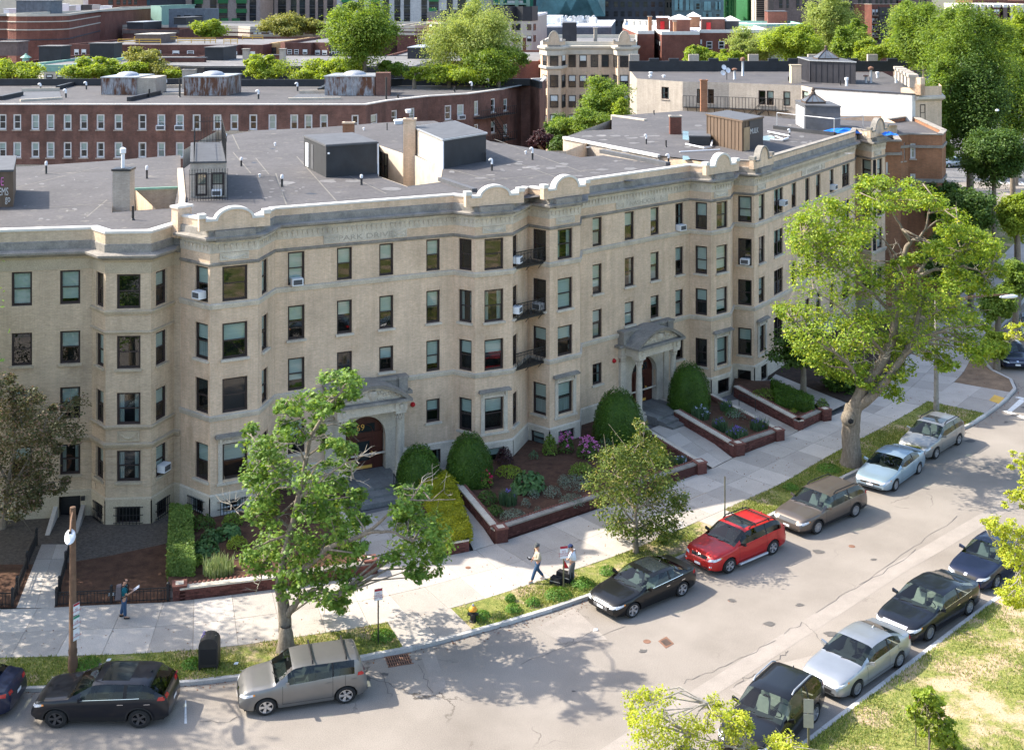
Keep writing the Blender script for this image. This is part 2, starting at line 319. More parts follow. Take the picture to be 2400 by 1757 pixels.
# ================================================================== GROUND, STREET, SIDEWALK
def lerp2(a,b,t): return (a[0]+(b[0]-a[0])*t, a[1]+(b[1]-a[1])*t)
def along(pl,s):
 for a,b in zip(pl,pl[1:]):
  L=math.dist(a,b)
  if s<=L or b is pl[-1]: return lerp2(a,b,s/L)
  s-=L
def plen(pl): return sum(math.dist(a,b) for a,b in zip(pl,pl[1:]))
def smooth_pl(pl,n=4):                               # Catmull-Rom
 o=[]
 for i in range(len(pl)-1):
  p0,p1,p2,p3=pl[max(i-1,0)],pl[i],pl[i+1],pl[min(i+2,len(pl)-1)]
  for k in range(n):
   t=k/n; o.append(tuple(.5*(2*p1[j]+(p2[j]-p0[j])*t+(2*p0[j]-5*p1[j]+4*p2[j]-p3[j])*t*t+(3*p1[j]-p0[j]-3*p2[j]+p3[j])*t**3) for j in (0,1)))
 return o+[pl[-1]]
def offset(pl,d):                                    # to the left of travel
 o=[]
 for i,p in enumerate(pl):
  a=pl[max(i-1,0)]; b=pl[min(i+1,len(pl)-1)]; L=math.dist(a,b); o.append((p[0]-(b[1]-a[1])/L*d,p[1]+(b[0]-a[0])/L*d))
 return o
KERB=smooth_pl([(-30,41.7),(-23,41.75),(-16.6,41.9),(-11.5,42.25),(-9.36,42.62),(-5.25,43.87),(-2.98,44.78),(-1.14,45.81),(.74,46.88),(3.28,48.56),(7.7,52.25),(11.95,56.2),(16.06,60.28),(20.2,64.0),(24.12,66.97),(26.87,69.99),(29.0,72.75),(29.75,74.2),(29.9,75.4),(29.5,76.8),(29.7,79),(31.5,83),(37,92),(46,107),(57,126),(61,134)])
OUTER=smooth_pl([(-30,43.7),(-17.85,43.88),(-13.34,44.14),(-11.8,44.32),(-10.33,44.55),(-8.35,45.08),(-6.22,45.74),(-4.52,46.35),(-2.14,47.46),(0,48.81),(2.48,50.5),(5.16,52.46),(9,55.9),(12.71,59.32),(15.59,62.58),(21.21,68.53),(24.13,71.95),(27,75.8),(29.5,80.4),(35,90),(44,104.5),(55,123),(60,132)])
INNER=smooth_pl([(-30,47.2),(-19.23,47.3),(-17.2,47.48),(-14.43,47.72),(-12.7,47.92),(-9.12,48.9),(-5.64,50.1),(-2.73,51.8),(-1.79,52.15),(-.59,52.95),(4.3,56.8),(9.27,60.77),(11.26,62.81),(13.97,65.2),(16.71,68.01),(20,71.4),(24.8,79.4),(27.3,82.9),(32,92.5),(41,107),(52,125.5),(57,134)])
g=MB(); g.quad((-400,-60,-.03),(500,-60,-.03),(500,900,-.03),(-400,900,-.03)); struct(g.build('ground','roof_membrane_pale'))
PKERB=[(-4,26.2),(0,30.1),(9.16,39.15),(11.03,40.97),(14.51,44.36),(18.29,48.06),(20.27,49.83),(26,55.1),(36,64.5),(48,78),(62,98),(70,112),(76,128)]
rd=MB(); rd.poly([(p[0],p[1],0) for p in KERB]+[(61,136,0),(-60,136.5,0),(-60,150,0),(180,156,0),(180,138,0),(80,136,0)]+[(p[0],p[1],0) for p in PKERB[::-1]]+[(-60,20,0),(-60,41.7,0)])
ROAD=struct(rd.build('road','asphalt'))
# pale repair band along the middle of the street, and other patches
pb=MB(); c0=offset(PKERB,3.55); c1=offset(PKERB,4.25)
for i in range(1,9): pb.quad((*c0[i],.004),(*c0[i+1],.004),(*c1[i+1],.004),(*c1[i],.004))
for q in ([('H',1255,860),('H',1500,735),('H',1720,940),('H',1420,960)],[('H',510,1030),('H',600,1010),('H',680,1240),('H',600,1300)],[('I',300,1260),('I',640,1090),('I',960,1010),('I',980,1130),('I',430,1330)]):
 pb.poly([P(*x,.008) for x in q])
pb.build('road_patch','asphalt_patch',ROAD)
# side lawn
pk=[(p[0],p[1]) for p in offset(PKERB,-.16)]
lw=MB(); lw.poly([(p[0],p[1],.12) for p in pk]+[(150,110,.12),(120,-20,.12),(10,-20,.12),(-4,20,.12)]); struct(lw.build('park_lawn','park_lawn'))
def kerb_stones(name,pl,wid,L,z,root=None):
 root=struct(thing_plain(name)); tot=plen(pl); n=int(tot/L); s=0
 for i in range(n):
  a,b=along(pl,i*tot/n+.006),along(pl,(i+1)*tot/n-.006); d=Vector((b[0]-a[0],b[1]-a[1])).normalized(); q=(-d.y*wid,d.x*wid); j=random.uniform(-.006,.008)
  m=MB(); m.prism([a,b,(b[0]+q[0],b[1]+q[1]),(a[0]+q[0],a[1]+q[1])],-.02,z+j); m.build('kerb_stone','kerb_stone',root)
 return root
def thing_plain(name):
 o=bpy.data.objects.new(name,None); COL.objects.link(o); o.empty_display_size=.3; return o
kerb_stones('kerb',KERB,.17,1.9,.125); kerb_stones('park_kerb',PKERB,-.17,1.9,.13)
# verge
kin=offset(KERB,.16)
def verge_piece(s0,s1):
 n=14; A=[along(kin,s0[0]+(s1[0]-s0[0])*i/n) for i in range(n+1)]; B=[along(OUTER,s0[1]+(s1[1]-s0[1])*i/n) for i in range(n+1)]; m=MB()
 for i in range(n): m.quad((*A[i],.10),(*A[i+1],.10),(*B[i+1],.112),(*B[i],.112))
 return m
def near_s(pl,p):
 best=(1e9,0); s=0
 for a,b in zip(pl,pl[1:]):
  L=math.dist(a,b); t=max(0,min(1,((p[0]-a[0])*(b[0]-a[0])+(p[1]-a[1])*(b[1]-a[1]))/L/L)); q=lerp2(a,b,t); d=math.dist(p,q)
  if d<best[0]: best=(d,s+t*L)
  s+=L
 return best[1]
cuts=[(-30,42.5),(-4.25,45.5),(-1.9,46.6),(8.7,54.6),(10.0,55.8),(25.0,70.0),(27.6,73.6),(30.5,81.5)]
VERGES=[]
for a,b in ((0,1),(2,3),(4,5),(6,7)):
 s0=(near_s(kin,cuts[a]),near_s(OUTER,cuts[a])); s1=(near_s(kin,cuts[b]),near_s(OUTER,cuts[b])); VERGES.append((s0,s1)); struct(verge_piece(s0,s1).build('verge','verge_lawn' if a<6 else 'soil'))
s0=(near_s(kin,(30.5,81.5)),near_s(OUTER,(30.5,81.5))); struct(verge_piece(s0,(plen(kin)-1,plen(OUTER)-1)).build('verge','verge_lawn'))
# sidewalk slabs
SW=struct(thing_plain('sidewalk'));
b0=MB(); n=80; ti,to=plen(INNER),plen(OUTER)
def row(f):                                           # matched points: walk the outer edge, nearest inner
 p=along(OUTER,f*to); q=along(INNER,near_s(INNER,p)); return q,p
for i in range(n):
 a,b=row(i/n); c,d=row((i+1)/n); b0.quad((*a,.095),(*b,.095),(*d,.095),(*c,.095))
kk=[along(kin,near_s(kin,c)) for c in cuts]; oo=[along(OUTER,near_s(OUTER,c)) for c in cuts]
for a,b in ((1,2),(3,4),(5,6)): b0.quad((*kk[a],.095),(*kk[b],.095),(*oo[b],.095),(*oo[a],.095))
b0.build('slab_bed','soil',SW)
def slab(q,z=.122,mt='concrete',root=None,name='paving_slab',g=.010,h=.03):
 c=(sum(p[0] for p in q)/4,sum(p[1] for p in q)/4); r=[]
 for p in q:
  L=math.dist(p,c); k=1-g/L; r.append((c[0]+(p[0]-c[0])*k,c[1]+(p[1]-c[1])*k))
 m=MB(); m.prism(r,z-h,z+random.uniform(-.004,.004),bot=False); return m.build(name,mt,SW if root is None else root)
n=int(to/1.55)
for i in range(n):
 a,b=row(i/n); c,d=row((i+1)/n); k=2
 for j in range(k): slab((lerp2(a,b,j/k),lerp2(a,b,(j+1)/k),lerp2(c,d,(j+1)/k),lerp2(c,d,j/k)))
for a,b,nx,ny in ((1,2,2,1),(3,4,1,1),(5,6,2,2)):
 for i in range(nx):
  for j in range(ny):
   f=lambda u,v: lerp2(lerp2(kk[a],kk[b],u),lerp2(oo[a],oo[b],u),v)
   slab((f(i/nx,j/ny),f((i+1)/nx,j/ny),f((i+1)/nx,(j+1)/ny),f(i/nx,(j+1)/ny)))
tp=MB(); q=[P('M',x,y,.13) for x,y in ((1945,275),(1985,235),(2060,258),(2015,300))]; tp.prism(q,.12,.129); tag(tp.build('tactile_plate','yellow_paint'),'yellow tactile plate set in the sidewalk ramp at the street corner','tactile plate')
# painted lines at the corner
mk=MB();
for q in ([('M',2045,355),('M',2075,352),('M',2203,395),('M',2203,412)],[('M',2080,350),('M',2170,268),('M',2203,268),('M',2203,290),('M',2110,362)],[('M',2135,255),('M',2160,248),('M',2203,258),('M',2203,272)]): mk.poly([P(*x,.006) for x in q])
struct(mk.build('street_marking','road_white'))
zb=MB()
for i in range(9):
 x0=1640+i*62; zb.poly([P('g',x0,850+i*2,.006),P('g',x0+30,852+i*2,.006),P('g',x0+75,885+i*3,.006),P('g',x0+35,883+i*3,.006)])
struct(zb.build('crosswalk_marking','road_white'))
m=MB(); m.poly([P('G',2112+i[0]-912,1330+i[1],.006) for i in ((-6,0),(2,0),(6,150),(-10,150))]); struct(m.build('parking_marking','road_white'))
# iron covers
m=MB(); q=[P('H',x,y,.008) for x,y in ((2045,948),(2095,995),(2148,965),(2098,918))]; m.prism(q,.002,.009);
ic=tag(m.build('utility_cover','rusty_iron'),'square rusty iron utility cover set in the asphalt','utility cover')
m=MB(); q=[P('H',x,y,.012) for x,y in ((2060,949),(2095,980),(2133,964),(2098,932))]; m.prism(q,.009,.013); m.build('lid','cast_iron',ic)
for t,x,y,r,lb in (('H',1973,952,.14,'small round iron cover beside the square rusty cover'),('H',818,475,.11,'round rusty valve cover in the sidewalk near the hydrant'),('I',1092,338,.14,'round iron cover on the road beside the brown wagon'),('I',305,688,.08,'tiny iron cap in the middle of the road')):
 c=P(t,x,y,.124 if 'sidewalk' in lb else 0); m=MB(); m.lathe((c.x,c.y,c.z),[(0,.009),(r*.8,.009),(r*.84,.005),(r,.008),(r,0)],14); tag(m.build('valve_cover','rusty_iron'),lb,'iron cover')
# drain: square opening with bars, under the kerb
c=P('H',370,1075,0); t=Vector((.955,.3)); nn=Vector((-.3,.955))
dr=thing('storm_drain','rusty iron storm drain grate against the kerb behind the small grey car','storm drain',(c.x,c.y,0))
m=MB(); pt=lambda s,o,z: (c.x+t.x*s+nn.x*o,c.y+t.y*s+nn.y*o,z)
m.quad(pt(-.42,-.33,.004),pt(.42,-.33,.004),pt(.42,.33,.004),pt(-.42,.33,.004)); m.build('pit','interior',dr)
m=MB()
for i in range(11): m.hexa([pt(-.42+i*.08+a,b,z) for z in (.005,.016) for a,b in ((0,-.33),(.035,-.33),(.035,.33),(0,.33))])
for o in (-.345,-.11,.11,.33): m.hexa([pt(a,o+b,z) for z in (.005,.018) for a,b in ((-.44,0),(.46,0),(.46,.035),(-.44,.035))])
m.build('grate','rusty_iron',dr)
# ================================================================== GARDENS
def ground_sheet(name,pts,z,mt):
 m=MB(); m.poly([(p[0],p[1],z) for p in pts]); return struct(m.build(name,mt))
BM=MB().box(-.1,.1,-.012,.0,0,.052).mesh('brick','garden_brick');
def garden_wall(label,pts,h,piers=(),th=.3,z0=.12,bricks=(),edge=True):
 """low brick wall along pts (outer face), thickness to the left; stone coping, terracotta edging, piers, bricks on the listed segments"""
 root=thing('garden_wall',label,'garden wall',(pts[0][0],pts[0][1],z0)); core=MB(); cop=[]; inner=offset(pts,th)
 nb=0
 for i,(a,b) in enumerate(zip(pts,pts[1:])):
  d=Vector((b[0]-a[0],b[1]-a[1])); L=d.length; d/=L; nv=Vector((d.y,-d.x)); ang=math.atan2(d.y,d.x)
  ia,ib=(a[0]-nv.x*th,a[1]-nv.y*th),(b[0]-nv.x*th,b[1]-nv.y*th)
  core.prism([a,b,ib,ia],z0-.1,z0+h)
  if i in bricks:
   rows=max(2,int(h/.062)); per=int(L/.212)
   for r in range(rows):
    for k in range(per+1):
     s=.105+k*.212+(.106 if r%2 else 0)
     if s>L-.1 or nb>=300: continue
     o=place('brick',BM,root,(a[0]+d.x*s,a[1]+d.y*s,z0+.006+r*h/rows),ang); nb+=1
  n=max(1,int(L/1.5))
  for k in range(n):
   s0,s1=k*L/n+.004,(k+1)*L/n-.004; o0,o1=.02,-th-.02
   q=[(a[0]+d.x*s+nv.x*o,a[1]+d.y*s+nv.y*o) for s,o in ((s0,o0),(s1,o0),(s1,o1),(s0,o1))]
   m=MB(); m.prism(q,z0+h+.001,z0+h+.07); m.build('coping_stone','limestone' if i%2==0 else 'dirty_stone',root)
  if edge:
   m=MB(); n=int(L/.16);
   for k in range(n):
    s=(k+.5)*L/n; cx,cy=a[0]+d.x*s-nv.x*(th+.03),a[1]+d.y*s-nv.y*(th+.03)
    m.lathe((cx,cy,z0+h),[(.075,-.1),(.075,.07),(.05,.115),(0,.125)],6)
   struct(m.build('tile_edging','terracotta',root),'stuff')
 core.build('wall_core','garden_brick',root)
 for (x,y) in piers:
  a=pts[0]; b=pts[1]; ang=math.atan2(b[1]-a[1],b[0]-a[0]); e=Vector((math.cos(ang),math.sin(ang)))*.25; f=Vector((-e.y,e.x)); c=Vector((x,y))+f
  q=[c-e-f,c+e-f,c+e+f,c-e+f]; m=MB(); m.prism(q,z0-.1,z0+h+.12); pr=m.build('pier','garden_brick',root)
  for r in range(int((h+.1)/.066)):
   for k in range(2):
    for e1,f1,an in ((e,f,ang),(f,-e,ang+math.pi/2)):
     if nb>=300: continue
     p=c-f1+e1*(-.5+k*.96+(.04 if r%2 else -.04)); place('brick',BM,pr,(p.x,p.y,z0+.006+r*.066),an); nb+=1
  m=MB(); ee,ff=e*1.12,f*1.12; m.prism([c-ee-ff,c+ee-ff,c+ee+ff,c-ee+ff],z0+h+.121,z0+h+.17); m.prism([c-e*.6-f*.6,c+e*.6-f*.6,c+e*.6+f*.6,c-e*.6+f*.6],z0+h+.171,z0+h+.185,1); m.build('pier_cap',['terracotta','limestone'],root)
 return root
xy=lambda *a: tuple(P(*a)[:2])
W1=[(-12.66,47.95),(-9.12,48.92),(-5.62,50.08)]
garden_wall('low brick garden wall topped with stone in front of the leafy bed left of the arched entrance',W1,.40,[W1[0],W1[2]],bricks=(0,1))
E69L=xy('J',1085,875,.5); E69R=xy('J',1450,830,.5)
garden_wall('brick side wall running back from the sidewalk to the steps of the arched entrance',[W1[2],(E69L[0]-.15,E69L[1]+.3)],.36,bricks=(0,),edge=False)
WH=[xy('J',1775,1240,.12),xy('J',1925,1215,.12)]
garden_wall('short brick planter wall under the yellow clipped hedge',WH+[xy('J',1760,740,.12)],.42,bricks=(0,1),edge=False)
WK0=xy('K',440,1015,.12); WK1=xy('K',1790,565,.12); WKb=xy('K',115,600,.3)
garden_wall('long brick garden wall in front of the big flower bed between the two entrances',[WKb,WK0,WK1],.43,[WK0],bricks=(1,0))
WKr=xy('K',1395,300,.3)
garden_wall('brick side wall from the sidewalk pier back along the path to the second entrance',[WK1,WKr],.40,[WK1],bricks=(0,))
WF0=xy('F',880,1560,.12); WF1=xy('F',1190,1455,.12); WFl=xy('F',495,1310,.3)
garden_wall('brick garden wall round the bed of violet irises right of the second entrance',[WFl,WF0,WF1],.45,[WF0],bricks=(0,1))
WFr=xy('F',745,1195,.3)
garden_wall('brick side wall from the iris bed corner back beside the basement steps',[WF1,WFr],.40,[WF1],bricks=(0,))
WG0=xy('F',1300,1400,.12); WG1=xy('F',1445,1335,.12); WGl=xy('F',880,1150,.3)
garden_wall('brick garden wall round the shaded bed nearest the big maple',[WGl,WG0,WG1],.45,[WG1],bricks=(0,1))
# beds
def inset(q,d=.3): return q
ground_sheet('flower_bed',[W1[0],W1[1],W1[2],(E69L[0],E69L[1]+1.5),(-11.0,58.3),(-11.3,56),(-13.2,55),(-14.6,56.3),(-14.3,52.5),(-13.4,49)],.33,'mulch')
ground_sheet('flower_bed',[WH[0],WH[1],xy('J',1760,740,.3),(-4.6,61.4),(-5.4,60)],.36,'mulch')
ground_sheet('flower_bed',[WK0,WK1,WKr,(6.2,69.5),(3.6,66.6),(3.5,64.7),(1.9,63.4),(.8,64.4),(0,62),(-1.8,61.2),(-2.8,62),WKb],.40,'mulch')
ground_sheet('flower_bed',[WF0,WF1,WFr,(11.4,71.7),(10.3,72.4),(8.6,71),WFl],.40,'mulch')
ground_sheet('flower_bed',[WG0,WG1,xy('F',1110,1090,.3),(14.3,74),(13.2,74.6),WGl],.40,'mulch')
ground_sheet('mulch_bed',[(-30,47.3),(-17.3,47.45),(-14.4,47.7),(-13.0,47.9),(-13.4,49),(-14.4,53.0),(-16.5,51.8),(-18.4,51),(-30,51)],.115,'mulch')
ground_sheet('gravel_bed',[(-18.4,51),(-16.5,51.8),(-14.4,53.0),(-14.6,56.5),(-15.8,54.9),(-17.7,54.8),(-18.7,55.8),(-30,56),(-30,51)],.116,'gravel')
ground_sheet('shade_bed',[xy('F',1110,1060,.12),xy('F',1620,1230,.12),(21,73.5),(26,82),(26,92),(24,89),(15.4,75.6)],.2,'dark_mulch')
ground_sheet('side_yard',[(24,82),(27.2,82.9),(32,92.4),(41,106.9),(52,125.4),(56,133.5),(41,135),(34,112),(26,93)],.13,'verge_lawn')
# entrance paths, in slabs
def path(name,a,b,c,d,nx,ny,z=.124):                  # near-left, near-right, far-right, far-left
 r=struct(thing_plain(name)); m=MB(); m.quad((*a,z-.02),(*b,z-.02),(*c,z-.02),(*d,z-.02)); m.build('slab_bed','soil',r)
 for i in range(nx):
  for j in range(ny):
   f=lambda u,v: lerp2(lerp2(a,b,u),lerp2(d,c,u),v); slab((f(i/nx,j/ny),f((i+1)/nx,j/ny),f((i+1)/nx,(j+1)/ny),f(i/nx,(j+1)/ny)),z,root=r,h=.015)
path('entrance_path',(-5.3,50.2),(-2.9,51.7),xy('J',1480,930,.12),xy('J',1120,1010,.12),2,4)
path('basement_path',(-1.6,52.25),(-.75,52.85),xy('J',1790,720,.12),xy('J',1720,690,.12),1,5)
path('entrance_path',(9.75,61.25),(10.95,62.55),xy('F',530,1310,.12),xy('F',345,1390,.12),2,4)
path('basement_path',xy('F',1205,1450,.12),xy('F',1298,1400,.12),xy('F',900,1200,.12),xy('F',850,1210,.12),1,5)
path('side_path',xy('F',1500,1290,.12),xy('F',1610,1235,.12),xy('F',1150,1045,.14),xy('F',1110,1085,.14),1,6,.22)
path('door_path',xy('G',105,735,.12),xy('G',350,735,.12),xy('G',460,325,.12),xy('G',268,325,.12),2,4)
# ================================================================== FACADES
class Wl:
 def __init__(s,A,B):
  s.A=Vector(A[:2]); s.B=Vector(B[:2]); s.t=(s.B-s.A); s.L=s.t.length; s.t/=s.L; s.n=Vector((s.t.y,-s.t.x)); s.ang=math.atan2(s.t.y,s.t.x)
 def pt(s,a,o,z): return (s.A.x+s.t.x*a+s.n.x*o, s.A.y+s.t.y*a+s.n.y*o, z)
 def px(s,t,x,y,o=0.0):
  u,v=T(t,x,y); dx=(u-CX)/F; k=(s.A+s.n*o).dot(s.n)/(dx*s.n.x+s.n.y); return (Vector((k*dx,k))-s.A).dot(s.t), G-k*(v-H0)/F
 def box(s,mb,a0,a1,o0,o1,z0,z1,m=0): return mb.hexa([s.pt(a0,o1,z0),s.pt(a1,o1,z0),s.pt(a1,o0,z0),s.pt(a0,o0,z0),s.pt(a0,o1,z1),s.pt(a1,o1,z1),s.pt(a1,o0,z1),s.pt(a0,o0,z1)],m)
 def face(s,mb,z0,z1,holes=(),m=0,rv=.15,mr=None,o=0.0,a0=0.0,a1=None):
  a1=s.L if a1 is None else a1
  S=sorted({a0,a1,*[x for h in holes for x in h[:2] if a0<x<a1]}); Z=sorted({z0,z1,*[x for h in holes for x in h[2:] if z0<x<z1]})
  for p,q in zip(S,S[1:]):
   for r,t in zip(Z,Z[1:]):
    c,d=(p+q)/2,(r+t)/2
    if any(h[0]<c<h[1] and h[2]<d<h[3] for h in holes): continue
    mb.quad(s.pt(p,o,r),s.pt(q,o,r),s.pt(q,o,t),s.pt(p,o,t),m)
  mr=m if mr is None else mr
  for h in holes:
   if h[3]<=z0 or h[2]>=z1: continue
   lo,hi=max(h[2],z0),min(h[3],z1)
   P0=lambda a,oo,z: s.pt(a,o+oo,z)
   mb.quad(P0(h[0],0,lo),P0(h[0],-rv,lo),P0(h[0],-rv,hi),P0(h[0],0,hi),mr); mb.quad(P0(h[1],-rv,lo),P0(h[1],0,lo),P0(h[1],0,hi),P0(h[1],-rv,hi),mr)
   if h[3]<=z1: mb.quad(P0(h[0],-rv,hi),P0(h[1],-rv,hi),P0(h[1],0,hi),P0(h[0],0,hi),mr)
   if h[2]>=z0: mb.quad(P0(h[0],0,lo),P0(h[1],0,lo),P0(h[1],-rv,lo),P0(h[0],-rv,lo),mr)
def moff(pts,d):                                      # mitred offset towards the street
 o=[]
 for i,p in enumerate(pts):
  p=Vector(p[:2]); ns=[]
  if i>0: q=(p-Vector(pts[i-1][:2])).normalized(); ns.append(Vector((q.y,-q.x)))
  if i<len(pts)-1: q=(Vector(pts[i+1][:2])-p).normalized(); ns.append(Vector((q.y,-q.x)))
  nv=sum(ns,Vector((0,0))).normalized(); o.append(p+nv*d/max(.45,nv.dot(ns[0])))
 return o
def sweep(mb,pts,prof,m=0):
 R=[[(q.x,q.y,z) for q in moff(pts,d)] for d,z in prof]; n=len(pts)
 for A,B in zip(R,R[1:]):
  for i in range(n-1): mb.quad(A[i],A[i+1],B[i+1],B[i],m)
 for i in (0,n-1): mb.add([r[i] for r in R],[tuple(range(len(R)))],m)
 return mb
WC={}
def window_mesh(w,h,fm,style):
 k=('w',round(w,2),round(h,2),fm,style)
 if k in WC: return WC[k]
 m=MB(); e=.055 if fm!='white_frame' else .095; y0,y1=.06,.13
 for x0,x1,z0,z1 in ((0,e,0,h),(w-e,w,0,h),(e,w-e,0,e),(e,w-e,h-e,h)): m.box(x0,x1,y0,y1,z0,z1)
 if style=='dh':
  zm=h*.5; m.box(e,w-e,.075,.125,zm-.025,zm+.025)
  for x0,x1,z0,z1,yy in ((e,e+.04,e,zm-.025,.10),(w-e-.04,w-e,e,zm-.025,.10),(e+.04,w-e-.04,e,e+.045,.10),(e,e+.035,zm+.025,h-e,.08),(w-e-.035,w-e,zm+.025,h-e,.08),(e+.035,w-e-.035,h-e-.035,h-e,.08)): m.box(x0,x1,yy,yy+.035,z0,z1)
 if style=='pair':
  m.box(w/2-.05,w/2+.05,.05,.14,e,h-e); m.box(e,w/2-.05,.075,.125,h*.5-.025,h*.5+.025); m.box(w/2+.05,w-e,.075,.125,h*.5-.025,h*.5+.025)
 if style=='hung3':
  for z in (h*.5,h*.66,h*.83): m.box(e,w-e,.08,.12,z-.015,z+.015)
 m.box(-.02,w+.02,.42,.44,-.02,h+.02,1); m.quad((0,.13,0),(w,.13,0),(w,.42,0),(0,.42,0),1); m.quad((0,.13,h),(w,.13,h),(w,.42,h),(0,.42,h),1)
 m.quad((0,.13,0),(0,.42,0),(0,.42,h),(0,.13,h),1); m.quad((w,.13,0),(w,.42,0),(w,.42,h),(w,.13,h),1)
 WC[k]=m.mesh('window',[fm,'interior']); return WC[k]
def qmesh(name,x0,x1,y,z0,z1,mt):
 k=(name,round(x0,2),round(x1,2),y,round(z0,2),round(z1,2),mt)
 if k not in WC: WC[k]=MB().quad((x0,y,z0),(x1,y,z0),(x1,y,z1),(x0,y,z1)).mesh(name,mt)
 return WC[k]
def drape(x0,x1,y,z0,z1,mt):
 k=('drape',round(x0,2),round(x1,2),round(z0,2),round(z1,2),mt)
 if k not in WC:
  m=MB(); n=max(6,int((x1-x0)/.045)); p=[(x0+(x1-x0)*i/n,y+(.018 if i%2 else -.018)) for i in range(n+1)]
  for a,b in zip(p,p[1:]): m.quad((*a,z0),(*b,z0),(*b,z1),(*a,z1))
  WC[k]=m.mesh('curtain',mt)
 return WC[k]
def add_window(root,wl,s0,s1,z0,z1,fm='brown_frame',style='dh',dress=None,o=0.0,r=None):
 r=r or random; W,H=s1-s0,z1-z0; p=wl.pt(s0,o,z0); wn=place('window',window_mesh(W,H,fm,style),root,p,wl.ang)
 if style in('dh','hung3'):
  place('pane',qmesh('pane',.08,W-.08,.115,.08,H*.5-.02,'window_glass'),wn,local=True); place('pane',qmesh('pane',.08,W-.08,.095,H*.5+.02,H-.08,'window_glass'),wn,local=True)
 elif style=='pair':
  for x0,x1 in ((.06,W/2-.05),(W/2+.05,W-.06)): place('pane',qmesh('pane',x0,x1,.1,.06,H-.06,'window_glass'),wn,local=True)
 else: place('pane',qmesh('pane',.06,W-.06,.1,.06,H-.06,'window_glass'),wn,local=True)
 d=dress or r.choice(['half','half','half','low','full','none','none','curtain','sheer'])
 if d=='half': place('blind',qmesh('blind',.05,W-.05,.17,H*r.choice([.5,.5,.46,.56]),H-.05,'blind'),wn,local=True)
 if d=='low': place('blind',qmesh('blind',.05,W-.05,.17,H*r.choice([.22,.3,.15]),H-.05,'blind'),wn,local=True)
 if d=='full': place('blind',qmesh('blind',.05,W-.05,.17,.06,H-.05,'blind'),wn,local=True)
 if d=='curtain':
  for x0,x1 in ((.05,W*.28),(W*.72,W-.05)): place('curtain',drape(x0,x1,.2,.06,H-.05,'curtain'),wn,local=True)
 if d=='sheer': place('curtain',drape(.05,W-.05,.2,.06,H*.5,'curtain'),wn,local=True); place('blind',qmesh('blind',.05,W-.05,.17,H*.55,H-.05,'blind'),wn,local=True)
 return wn
AC_LIST=[]
def ac_unit(wl,s,z,label,w=.52,h=.33,o=0.0,group='air conditioners in windows'):
 p=wl.pt(s,o,z); t=thing('air_conditioner',label,'air conditioner',p,group,wl.ang); m=MB(); m.box(-w/2,w/2,-.30,.08,0,h); m.build('housing','white_metal',t,local=True)
 m=MB(); m.box(-w/2+.05,w/2-.05,-.31,-.30,.05,h-.05); m.build('grille','gray_paint',t,local=True)
 return t
def rowlock(mb,wl,s0,s1,z,m=0,n=None):
 n=int((s1-s0+.12)/.085)
 for i in range(n): a=s0-.06+i*(s1-s0+.12)/n; wl.box(mb,a+.006,a+(s1-s0+.12)/n-.006,0,.006+.004*(i%3),z+.012,z+.20,m)
def sill(root,wl,s0,s1,z,mt='limestone',d=.11,h=.10):
 m=MB(); wl.box(m,s0-.08,s1+.08,-.1,d,z-h,z-.002); m.build('sill',mt,root)
